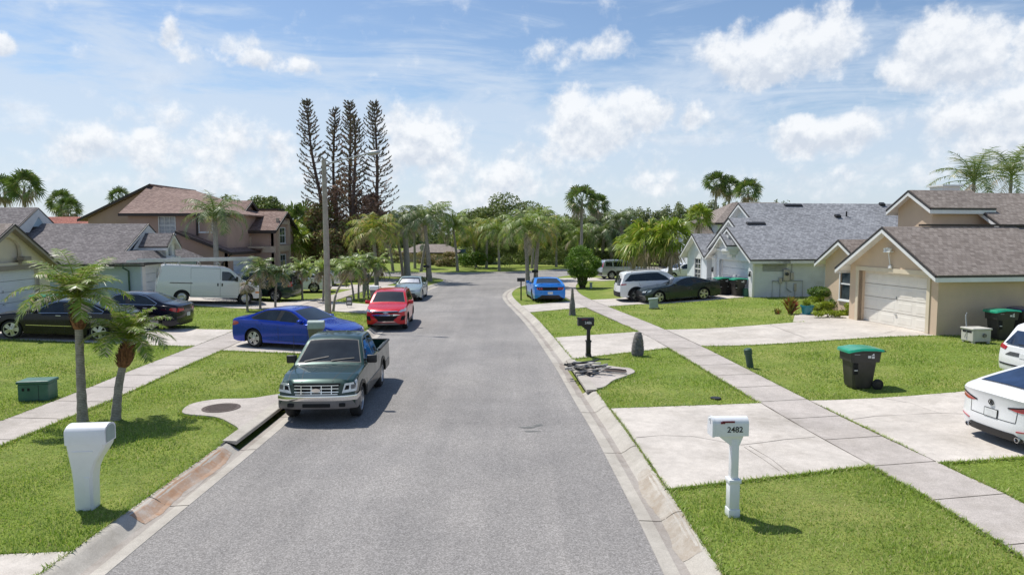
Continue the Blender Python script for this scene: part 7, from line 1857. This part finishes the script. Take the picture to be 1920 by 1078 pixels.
# ================================================================ STREET FURNITURE AND SMALL THINGS
# street lamp
g = G(616, 606); root = empty('street_lamp', g, 0, 'tall wooden street lamp pole with a curved arm over the street', 'street lamp')
t = at(607, 300, g.y - .0); H_ = t.z - g.z
mb = MB(); mb.tube([(0, 0, -.2), (-.02, 0, H_ * .5), (t.x - g.x, 0, H_)], [.15, .125, .095], 14); mb.build('pole', MT['pole'], root, smooth=True)
e = at(690, 291, g.y - .5); P = [Vector((t.x - g.x, 0, H_ - .25)), Vector((.35, -.05, H_ - .12)), Vector((1.0, -.2, H_ + .02)), Vector((e.x - g.x, -.5, H_ + .22))]
mb = MB(); mb.tube(spline3(P), .03, 8); mb.build('arm', MT['metalgrey'], root, smooth=True)
mb = MB(); d = Vector((1, -.22, .10)).normalized(); q = P[-1]; mb.tube([q - d * .05, q + d * .05, q + d * .25, q + d * .5, q + d * .58], [.05, .07, .10, .085, .03], 12); mb.build('lamp_head', MT['metalgrey'], root, smooth=True)
# mailboxes
def dome_box(L, w, h, cap=.012, seg=10):
    """US mailbox body along local x (front at -x)"""
    m = MB(); sec = [(-w / 2, 0), (-w / 2, h - w / 2)] + [(-w / 2 * math.cos(PI * k / seg), h - w / 2 + w / 2 * math.sin(PI * k / seg)) for k in range(1, seg)] + [(w / 2, h - w / 2), (w / 2, 0)]
    n = len(sec); V_ = [(x, y, z) for x in (-L / 2, L / 2) for y, z in sec]
    m.add(V_, [tuple(range(n)), tuple(range(2 * n - 1, n - 1, -1))] + [(i, (i + 1) % n, n + (i + 1) % n, n + i) for i in range(n)]); return m, sec
def post_mailbox(loc, rz, body, post, digits, dcol, flag, label, H=1.02):
    root = empty('mailbox', loc, rz, label, 'mailbox')
    m = MB(); m.rbox((-.085, -.085, -.05), (.085, .085, .12), .012); m.rbox((-.075, -.075, .12), (.075, .075, .50), .01); m.rbox((-.092, -.092, .50), (.092, .092, .56), .012); m.rbox((-.055, -.055, .56), (.055, .055, H - .06), .008)
    m.add([(-.055, -.05, H - .16), (.055, -.05, H - .16), (.12, -.05, H), (-.26, -.05, H), (-.055, .05, H - .16), (.055, .05, H - .16), (.12, .05, H), (-.26, .05, H)], [(0, 1, 2, 3), (7, 6, 5, 4), (0, 4, 5, 1), (1, 5, 6, 2), (2, 6, 7, 3), (3, 7, 4, 0)])
    m.build('post', MT[post], root, smooth=True, sharp=30)
    m, sec = dome_box(.50, .20, .27); b = m.build('box', MT[body], root, smooth=True, sharp=30); b.location = (-.08, 0, H)
    m = MB(); m2, _ = dome_box(.035, .215, .285); m.v += m2.v; m.f += m2.f; m.rbox((-.04, -.02, .22), (-.01, .02, .26), .006); dd = m.build('door', MT[body], b, smooth=True, sharp=30); dd.location = (-.262, 0, -.006)
    m = MB(); m.box((-.14, -.112, .20), (.04, -.104, .225)); m.box((-.16, -.112, .185), (-.10, -.104, .215)); m.build('flag', MT[flag], b)
    text_obj(digits, .115, MT[dcol], b, (.05, -.1025, .095), (PI / 2, 0, 0), 'house_number')
    return root
post_mailbox(G(1373, 966), R(3), 'mailw', 'mailw', '2482', 'digit', 'flag', 'white mailbox numbered 2482 on a white panelled post', 1.20)
post_mailbox(G(1103, 669), R(4), 'mailb', 'mailb', '2486', 'digitw', 'flag', 'black mailbox with white digits on a black post by the second right driveway', 1.05)
def slim_mailbox(loc, rz, label, H=1.05, mat='mailb'):
    root = empty('mailbox', loc, rz, label, 'mailbox'); m = MB(); m.rbox((-.04, -.04, -.05), (.04, .04, H), .008); m.build('post', MT[mat], root); m, s_ = dome_box(.48, .18, .22); b = m.build('box', MT[mat], root, smooth=True, sharp=30); b.location = (0, 0, H); return root
slim_mailbox(G(977, 563), 0, 'small black mailbox on a thin post left of the bright blue coupe', 1.15)
slim_mailbox(G(800, 531), 0, 'black mailbox behind the silver green sedan', 1.25)
slim_mailbox(G(1003, 535), .3, 'dark mailbox on the verge between the two palm trunks', 1.0)
def urn_mailbox(loc, rz, label, s=1.0, top='mailw', legm='mailw'):
    """moulded box: wide hood, body tapering to a slim foot, mouth at +x"""
    root = empty('mailbox', loc, rz, label, 'mailbox'); m = MB(); vs = []; secs = [(-.02, -.17, .15, .13), (.05, -.165, .15, .13), (.45, -.175, .155, .135), (.62, -.19, .18, .14), (.76, -.21, .25, .148), (.88, -.225, .345, .158), (.96, -.235, .40, .165), (1.03, -.24, .42, .168)]
    for z, xa, xb, w in secs:
        xa *= .84; xb *= .84; c_ = .03; vs += [(x * s, y * s, z * s) for x, y in [(xa + c_, -w), (xb - c_, -w), (xb, -w + c_), (xb, w - c_), (xb - c_, w), (xa + c_, w), (xa, w - c_), (xa, -w + c_)]]
    n = 8; m.add(vs, [(i * n + k, i * n + (k + 1) % n, (i + 1) * n + (k + 1) % n, (i + 1) * n + k) for i in range(len(secs) - 1) for k in range(n)] + [tuple(range(7, -1, -1)), tuple((len(secs) - 1) * n + k for k in range(n))])
    m.build('pedestal', MT[legm], root, smooth=True, sharp=28)
    m = MB(); m.rbox((.02 * s, -.145 * s, .05 * s), (.10 * s, -.124 * s, .52 * s), .008 * s); m.build('moulded_rib', MT[legm], root); m = MB(); m.rbox((-.12 * s, -.17 * s, .90 * s), (.18 * s, -.150 * s, .925 * s), .006 * s); m.build('moulded_rib', MT[legm], root)
    # hood, arched in cross section
    sec = [(-.17, 1.02), (-.175, 1.22)] + [(-.17 * math.cos(PI * k / 10), 1.22 + .09 * math.sin(PI * k / 10)) for k in range(1, 10)] + [(.175, 1.22), (.17, 1.02)]
    m = MB(); n = len(sec); X_ = [(-.255, .94), (-.235, 1.0), (.38, 1.0), (.435, 1.0)]; vs = [(x * s * .84, y * s * k, (1.02 + (z - 1.02) * k) * s) for x, k in X_ for y, z in sec]
    m.add(vs, [(i * n + k, i * n + (k + 1) % n, (i + 1) * n + (k + 1) % n, (i + 1) * n + k) for i in range(len(X_) - 1) for k in range(n)] + [tuple(range(n - 1, -1, -1)), tuple((len(X_) - 1) * n + k for k in range(n))]); h_ = m.build('hood', MT[top], root, smooth=True, sharp=40)
    m = MB(); vs = [(.4405 * .84 * s, y * s * .80, (1.04 + (z - 1.02) * .82) * s) for y, z in sec]; m.add(vs, [tuple(range(n))]); m.build('door', MT['boxgrey'], h_)
    return root
urn_mailbox(G(166, 951), R(6), 'large moulded white mailbox with tapering foot on the near left verge', .98)
urn_mailbox(G(590, 668), R(8), 'moulded mailbox with pale hood and dark grey foot between the green pickup and blue sedan', .92, 'boxgrey', 'alloydk')
g = G(700, 572); urn_mailbox(g, R(6), 'white and grey moulded mailbox beside the red suv', .85, 'mailw', 'alloydk')
# wheeled bins
def wheel_bin(loc, rz, lid, label, group=None, cat='bin', s=1.0):
    root = empty('wheeled_bin', loc, rz, label, cat, group); m = MB(); vs = []
    secs = [(.03, -.24, .24, .24), (.10, -.26, .27, .26), (.72, -.31, .33, .30), (.725, -.36, .40, .335), (.97, -.37, .43, .345), (.99, -.385, .45, .36), (1.01, -.385, .45, .36)]
    for z, xa, xb, w in secs:
        c_ = .05; vs += [(x * s, y * s, z * s) for x, y in [(xa + c_, -w), (xb - c_, -w), (xb, -w + c_), (xb, w - c_), (xb - c_, w), (xa + c_, w), (xa, w - c_), (xa, -w + c_)]]
    n = 8; m.add(vs, [(i * n + k, i * n + (k + 1) % n, (i + 1) * n + (k + 1) % n, (i + 1) * n + k) for i in range(len(secs) - 1) for k in range(n)] + [tuple(range(7, -1, -1)), tuple((len(secs) - 1) * n + k for k in range(n))])
    b = m.build('body', MT['binb'], root, smooth=True, sharp=28)
    m = MB(); vs = []
    for x, z, w in [(-.43, 1.015, .30), (-.40, 1.04, .37), (-.1, 1.085, .375), (.25, 1.08, .375), (.46, 1.055, .37), (.55, 1.03, .25)]:
        vs += [(x * s, y * w * s, (z - (.045 if abs(y) == 1 else 0) + (.0 if abs(y) < 1 else 0)) * s) for y in (-1, -.88, 0, .88, 1)] + [(x * s, -w * s * y, (z - .06) * s) for y in (-1, 1)]
    n = 7; m.add(vs, [(i * n + k, i * n + (k + 1) % n, (i + 1) * n + (k + 1) % n, (i + 1) * n + k) for i in range(5) for k in range(n)] + [tuple(range(6, -1, -1)), tuple(35 + k for k in range(n))]); m.build('lid', MT[lid], root, smooth=True, sharp=25)
    m = MB(); m.tube([(.47 * s, -.26 * s, .99 * s), (.56 * s, -.26 * s, 1.0 * s), (.56 * s, .26 * s, 1.0 * s), (.47 * s, .26 * s, .99 * s)], .016 * s, 8); m.build('handle', MT['black'], root)
    for sg in (-1, 1):
        m = MB(); m.lathe([(.13 * s, -.03), (.145 * s, -.02), (.145 * s, .02), (.13 * s, .03)], 24, 'y', (.34 * s, sg * .33 * s, .145 * s)); w_ = m.build('wheel', MT['rubber'], root, smooth=True, sharp=40); m = MB(); m.lathe([(.08 * s, -.035), (.04 * s, -.04), (.04 * s, .04), (.08 * s, .035)], 16, 'y', (.34 * s, sg * .33 * s, .145 * s)); m.build('hub', MT['black'], w_)
    m = MB(); m.box((.05 * s, -.352 * s, .84 * s), (.13 * s, -.347 * s, .90 * s)); m.box((.15 * s, -.352 * s, .83 * s), (.22 * s, -.347 * s, .88 * s)); m.add([(.13 * s, -.352 * s, .90 * s), (.22 * s, -.352 * s, .90 * s), (.20 * s, -.352 * s, .965 * s)], [(0, 1, 2)]); m.box((-.30 * s, -.351 * s, .93 * s), (-.16 * s, -.347 * s, .938 * s)); m.build('emblem', MT['digitw'], b)
    m = MB(); m.rbox((-.30 * s, -.316 * s, .40 * s), (-.17 * s, -.27 * s, .70 * s), .02); m.build('grip_recess', MT['under'], b)
    m = MB(); m.rbox((-.28 * s, -.325 * s, .50 * s), (-.19 * s, -.30 * s, .525 * s), .006); m.build('grip', MT['digitw'], b)
    return root
wheel_bin(G(1608, 726), R(2), 'bing', 'dark wheeled bin with green lid standing alone on the right lawn')
wheel_bin(G(1874, 636), R(4), 'bing', 'green lidded bin against the tan house wall', 'bins beside the tan house')
wheel_bin(G(1916, 632) + Vector((.1, .1, 0)), R(10), 'binblue', 'navy lidded bin at the right edge against the tan wall', 'bins beside the tan house')
for i, (x_, y_, ld, lab) in enumerate([(-19.9, 28.9, 'bing', 'green lidded bin behind the black sedan, by the cream house'), (-18.95, 28.9, 'binblue', 'navy lidded bin behind the black sedan, by the cream house')]): wheel_bin((x_, y_, gz(x_, y_) + .02), R(-15), ld, lab, 'bins behind the black sedan')
for i, (px_, py_, ld, lab) in enumerate([(1352, 553, 'bing', 'green lidded bin nearest the coupe tail, by the pale blue house'), (1366, 552, 'binblue', 'navy lidded bin between two green lidded ones'), (1383, 555, 'bing', 'green lidded bin nearest the pale blue house corner')]):
    wheel_bin(G(px_, py_), R(20 - i * 6), ld, lab, 'bins beside the pale blue garage')
g = G(1399, 556); root = empty('small_crate', g, 0, 'small dark green tub beside the bins at the pale blue corner', 'tub'); m = MB(); m.rbox((-.16, -.16, 0), (.16, .16, .45), .03); m.build('tub', MT['boxgreen'], root); m = MB(); m.rbox((-.18, -.18, .45), (.18, .18, .48), .01); m.build('rim', MT['boxgreen'], root)
# outdoor unit beside the tan house
g = G(1829, 642); root = empty('outdoor_unit', g, R(6), 'beige outdoor equipment cabinet with dark slot against the tan wall', 'equipment box')
m = MB(); m.rbox((-.33, -.27, .06), (.33, .27, .46), .02); [m.box((a, b, -.02), (a + .08, b + .08, .07)) for a in (-.31, .23) for b in (-.25, .17)]; m.build('cabinet', MT['acbox'], root); m = MB(); m.rbox((-.36, -.30, .46), (.36, .30, .52), .02); m.build('lid', MT['acbox'], root)
m = MB(); m.box((-.336, -.2, .36), (-.326, .2, .43)); m.build('slot', MT['under'], root); m = MB(); m.tube([(-.2, .2, .5), (-.2, .26, .9), (-.14, .28, 1.0)], .02, 6); m.tube([(-.34, .0, .4), (-.37, .05, .2), (-.37, -.05, .12)], .012, 6); m.build('hose', MT['metalgrey'], root)
m = MB(); m.lathe([(.06, 0), (.07, .03), (.05, .05)], 14, 'y', (.08, -.32, .28)); m.build('valve', MT['alloydk'], root)
# utility cabinets
g = G(74, 748); root = empty('utility_cabinet', g, R(9), 'squat green utility cabinet on the left lawn beside the sidewalk', 'utility box')
m = MB(); m.rbox((-.36, -.24, 0), (.32, .24, .42), .02); m.build('cabinet', MT['boxgreen'], root); m = MB(); m.rbox((-.39, -.27, .42), (.35, .27, .50), .03); m.build('lid', MT['boxgreen'], root); m = MB(); [m.rbox((a, -.252, .26), (a + .05, -.238, .33), .006) for a in (-.26, -.14)]; m.box((.10, -.243, .03), (.11, -.238, .40)); m.build('latch', MT['under'], root)
g = G(1407, 690); root = empty('cable_pedestal', g, 0, 'leaning dark green cylindrical pedestal beside the right sidewalk', 'pedestal'); root.rotation_euler = (0, -.17, 0); m = MB(); m.lathe([(.10, 0), (.10, .42), (.12, .43), (.12, .58), (.09, .61)], 18); m.build('cover', MT['boxdkgreen'], root, smooth=True, sharp=40); m = MB(); m.lathe([(.06, -.15), (.06, .02)], 10); m.build('stake', MT['under'], root)
g = G(1226, 579); root = empty('utility_cabinet', g, R(-8), 'grey green utility box on the lawn in front of the dark coupe', 'utility box'); root.rotation_euler = (0, -.10, R(-8)); m = MB(); m.rbox((-.22, -.16, .04), (.24, .16, .50), .03); m.build('cabinet', MT['boxgrey'], root); m = MB(); m.rbox((-.25, -.19, .48), (.27, .19, .58), .03); m.build('lid', MT['boxgrey'], root); m = MB(); [m.rbox((a, -.1, 0), (a + .06, .1, .06), .01) for a in (-.26, .24)]; m.build('foot', MT['black'], root)
g = G(1108, 541); root = empty('cable_pedestal', g, 0, 'small green cable stub beside the round bush', 'pedestal'); m = MB(); m.rbox((-.09, -.09, 0), (.09, .09, .38), .02); m.build('cover', MT['boxgrey'], root); m = MB(); m.rbox((-.11, -.11, .38), (.11, .11, .44), .01); m.build('cap', MT['boxgrey'], root)
# dead palm stumps on the right verge
def stump(loc, prof, label, seed, lean=0):
    r = random.Random(seed); root = empty('palm_stump', loc, 0, label, 'palm stump'); root.rotation_euler = (0, lean, 0); m = MB(); pr = []
    for (a, za), (b, zb) in zip(prof[:-1], prof[1:]):
        k = max(2, int((zb - za) / .045))
        for i in range(k): t = i / k; q = a + (b - a) * t; z = za + (zb - za) * t; pr += [(q * 1.10, z), (q * .93, z + (zb - za) / k * .8)]
    pr.append(prof[-1]); m.lathe(pr, 14); m.build('trunk', MT['stump'], root, smooth=True, sharp=30); m = MB()
    for i in range(26):
        a = r.uniform(0, 6.28); z = r.uniform(.03, prof[-1][1] * .95); q = lerp_pts([(zz, rr_) for rr_, zz in prof], z); p = Vector((math.cos(a) * q, math.sin(a) * q, z)); w = Vector((-math.sin(a), math.cos(a), 0)) * .03; m.add([p - w, p + w, p + Vector((math.cos(a) * .05, math.sin(a) * .05, .07))], [(0, 1, 2)])
    m.build('bark_scales', MT['bark'], root, fix=False)
stump(G(1195, 667), [(.17, 0), (.20, .1), (.20, .25), (.17, .5), (.13, .68), (.08, .80)], 'fat ringed dead palm stump at the corner of the second right driveway', 1, .03)
stump(G(1073, 591), [(.17, 0), (.15, .2), (.135, .55), (.09, .8), (.05, 1.25), (.02, 1.35)], 'tall thin dead palm stump tapering to a point on the right verge', 2)
# heap of scrap on the right storm drain
r = random.Random(12); c0 = G(1099, 703); zt_ = c0.z + .06
for i in range(15):
    L_ = r.choice([.5, .65, .8, .9, 1.1]); mt_ = 'scrap_w' if i % 2 else 'scrap_k'; m = MB(); m.rbox((-L_ / 2, -.028, -.018), (L_ / 2, .028, .018), .006); m.rbox((-L_ / 2, -.045, -.03), (-L_ / 2 + .09, .045, .03), .008) if i % 3 else m.rbox((L_ / 2 - .12, -.05, -.03), (L_ / 2, .05, .03), .008)
    o = m.build('scrap_bar', MT[mt_]); o.location = (c0.x + r.uniform(-.22, .28), c0.y + r.uniform(-.25, .22), zt_ + .05 + i * .019); o.rotation_euler = (r.uniform(-.3, .3), r.uniform(-.28, .28), r.uniform(-.6, .6) + (1.3 if i % 4 == 0 else 0)); tag(o, 'black metal bar in the scrap heap on the right storm drain' if mt_ == 'scrap_k' else 'scuffed pale grey bar in the scrap heap on the right storm drain', 'scrap bar', 'scrap heap on the right storm drain' + (' pale' if mt_ == 'scrap_w' else ''))
m = MB(); m.tube([(-.1, .2, .16), (.2, -.02, .14), (.55, -.15, .06), (.95, -.2, .03), (1.15, -.18, .02)], .018, 8); o = m.build('scrap_tube', MT['scrap_w']); o.location = (c0.x, c0.y, zt_); tag(o, 'pale curved tube sticking out of the scrap heap toward the manhole', 'tube')
m = MB(); m.tube([(.2, .25, .12), (.8, .28, .06), (1.2, .28, .03)], .015, 8); o = m.build('scrap_tube', MT['scrap_k']); o.location = (c0.x, c0.y, zt_); tag(o, 'long black tube lying behind the manhole cover', 'tube')
# stop sign seen from behind
g = G(793, 500, .1); root = empty('stop_sign', g, R(12), 'back of a grey stop sign on a post beyond the cross street corner', 'sign'); m = MB(); m.box((-.03, -.02, 0), (.03, .02, 2.9)); m.build('post', MT['sign'], root); m = MB(); m.panel([(.4 * math.cos(PI / 8 + k * PI / 4), 2.3 + .4 * math.sin(PI / 8 + k * PI / 4)) for k in range(8)], [], (0, .03, 0), (1, 0, 0), (0, 0, 1), (0, -1, 0), .006); m.build('plate', MT['sign'], root); m = MB(); m.box((-.35, -.01, 2.9), (.35, .01, 3.08)); m.build('street_name_blade', MT['boxgreen'], root)
# yard sign
g = G(655, 577); root = empty('yard_sign', g, R(8), 'small dark yard sign on the left driveway edge', 'sign'); m = MB(); m.box((-.16, -.01, .12), (.16, .01, .62)); m.build('board', MT['alloydk'], root); m = MB(); m.box((-.11, -.014, .42), (.11, -.01, .54)); m.box((-.11, -.014, .22), (.11, -.01, .30)); m.build('print', MT['digitw'], root); m = MB(); [m.tube([(a, 0, -.05), (a, 0, .2)], .008, 5) for a in (-.1, .1)]; m.build('stake', MT['metalgrey'], root)
# far fence with blue mesh
g0 = G(860, 487, .1); g1 = G(930, 487, .1); root = empty('mesh_fence', (g0.x, g0.y, .1), 0, 'low dark mesh fence behind the hedges at the end of the street', 'fence'); Lf = g1.x - g0.x
m = MB(); m.box((0, -.02, .2), (Lf, .02, 1.6)); m.build('mesh', MT['tarp'], root)
for i in range(6): m = MB(); m.tube([(Lf * i / 5, -.05, 0), (Lf * i / 5, -.05, 1.8)], .04, 6); m.build('post', MT['metalgrey'], root)
# person half hidden by palm fronds
g = G(686, 558); bm_ = bmesh.new()
J = {'pel': (0, 0, .95, .15, .11), 'w': (0, 0, 1.12, .135, .10), 'ch': (0, .01, 1.34, .16, .11), 'nk': (0, .02, 1.50, .055, .055), 'hb': (0, .0, 1.60, .075, .085), 'ht': (0, .0, 1.72, .07, .08),
     'hl': (-.10, 0, .88, .085, .09), 'kl': (-.13, -.03, .50, .06, .065), 'al': (-.14, .02, .10, .042, .045), 'fl': (-.15, -.14, .04, .035, .03), 'hr': (.10, 0, .88, .085, .09), 'kr': (.13, -.01, .50, .06, .065), 'ar': (.15, .04, .10, .042, .045), 'fr': (.17, -.11, .04, .035, .03),
     'sl': (-.19, .01, 1.42, .055, .055), 'el': (-.24, -.02, 1.14, .04, .04), 'wl': (-.17, -.18, .98, .028, .03), 'pl': (-.13, -.25, .96, .03, .02), 'sr': (.19, .01, 1.42, .055, .055), 'er': (.25, -.01, 1.14, .04, .04), 'wr': (.20, -.15, .96, .028, .03), 'pr': (.17, -.22, .93, .03, .02)}
E_ = [('pel', 'w'), ('w', 'ch'), ('ch', 'nk'), ('nk', 'hb'), ('hb', 'ht'), ('pel', 'hl'), ('hl', 'kl'), ('kl', 'al'), ('al', 'fl'), ('pel', 'hr'), ('hr', 'kr'), ('kr', 'ar'), ('ar', 'fr'), ('ch', 'sl'), ('sl', 'el'), ('el', 'wl'), ('wl', 'pl'), ('ch', 'sr'), ('sr', 'er'), ('er', 'wr'), ('wr', 'pr')]
for side, sx in (('l', -1), ('r', 1)):
    px0 = J['p' + side]
    for k in range(5):
        nm = 'd%s%d' % (side, k); ln = (.07, .085, .09, .08, .055)[k]; J[nm] = (px0[0] + (k - 1.5) * .017 if k else px0[0] - sx * .035, px0[1] - (ln if k else .03), px0[2] - .02 - .01 * k, .009, .009); E_.append(('p' + side, nm))
def skin(name, joints, edges, mat, grow=0, parent=None, rootj=None):
    me = bpy.data.meshes.new(name); ks = list(joints); me.from_pydata([joints[k][:3] for k in ks], [(ks.index(a), ks.index(b)) for a, b in edges], []); o = bpy.data.objects.new(name, me); link(o, parent)
    o.modifiers.new('s', 'SKIN'); sm = o.modifiers.new('ss', 'SUBSURF'); sm.levels = sm.render_levels = 2
    for i, k in enumerate(ks): v = me.skin_vertices[0].data[i]; v.radius = (joints[k][3] + grow, joints[k][4] + grow); v.use_root = (k == (rootj or ks[0]))
    bpy.context.view_layer.update(); nm = bpy.data.meshes.new_from_object(o.evaluated_get(bpy.context.evaluated_depsgraph_get())); o.modifiers.clear(); o.data = nm; nm.materials.clear(); nm.materials.append(MT[mat]); nm.polygons.foreach_set('use_smooth', [True] * len(nm.polygons)); return o
bm_.free(); root = empty('person', g, R(15), 'person in sage grey trousers standing behind the short palms, mostly hidden by fronds', 'person')
skin('body', J, E_, 'skin', 0, root)
tj = {k: J[k] for k in ('pel', 'w', 'hl', 'kl', 'al', 'hr', 'kr', 'ar')}; skin('trousers', tj, [('pel', 'w'), ('pel', 'hl'), ('hl', 'kl'), ('kl', 'al'), ('pel', 'hr'), ('hr', 'kr'), ('kr', 'ar')], 'trousers', .022, root)
tj = {k: J[k] for k in ('w', 'ch', 'sl', 'el', 'sr', 'er')}; tj['n'] = (0, .02, 1.47, .06, .06); skin('shirt', tj, [('w', 'ch'), ('ch', 'n'), ('ch', 'sl'), ('sl', 'el'), ('ch', 'sr'), ('sr', 'er')], 'shirt', .022, root)
m = MB(); m.lathe([(.086, 1.63), (.10, 1.70), (.085, 1.78), (.03, 1.82)], 14, 'z', (0, .02, 0)); m.build('hair', MT['hair'], root, smooth=True)
for s_ in (-1, 1): m = MB(); m.rbox((s_ * .15 - .05, -.22, -.01), (s_ * .15 + .05, .08, .09), .03); m.build('shoe', MT['black'], root, smooth=True)
m = MB(); [m.lathe([(.012, 0), (.006, .01)], 8, 'y', (s_ * .03, -.098, 1.665)) for s_ in (-1, 1)]; m.lathe([(.018, 0), (.006, .03)], 8, 'y', (0, -.12, 1.635)); m.rbox((-.025, -.093, 1.59), (.025, -.08, 1.60), .003); m.build('face', MT['skin'], root)
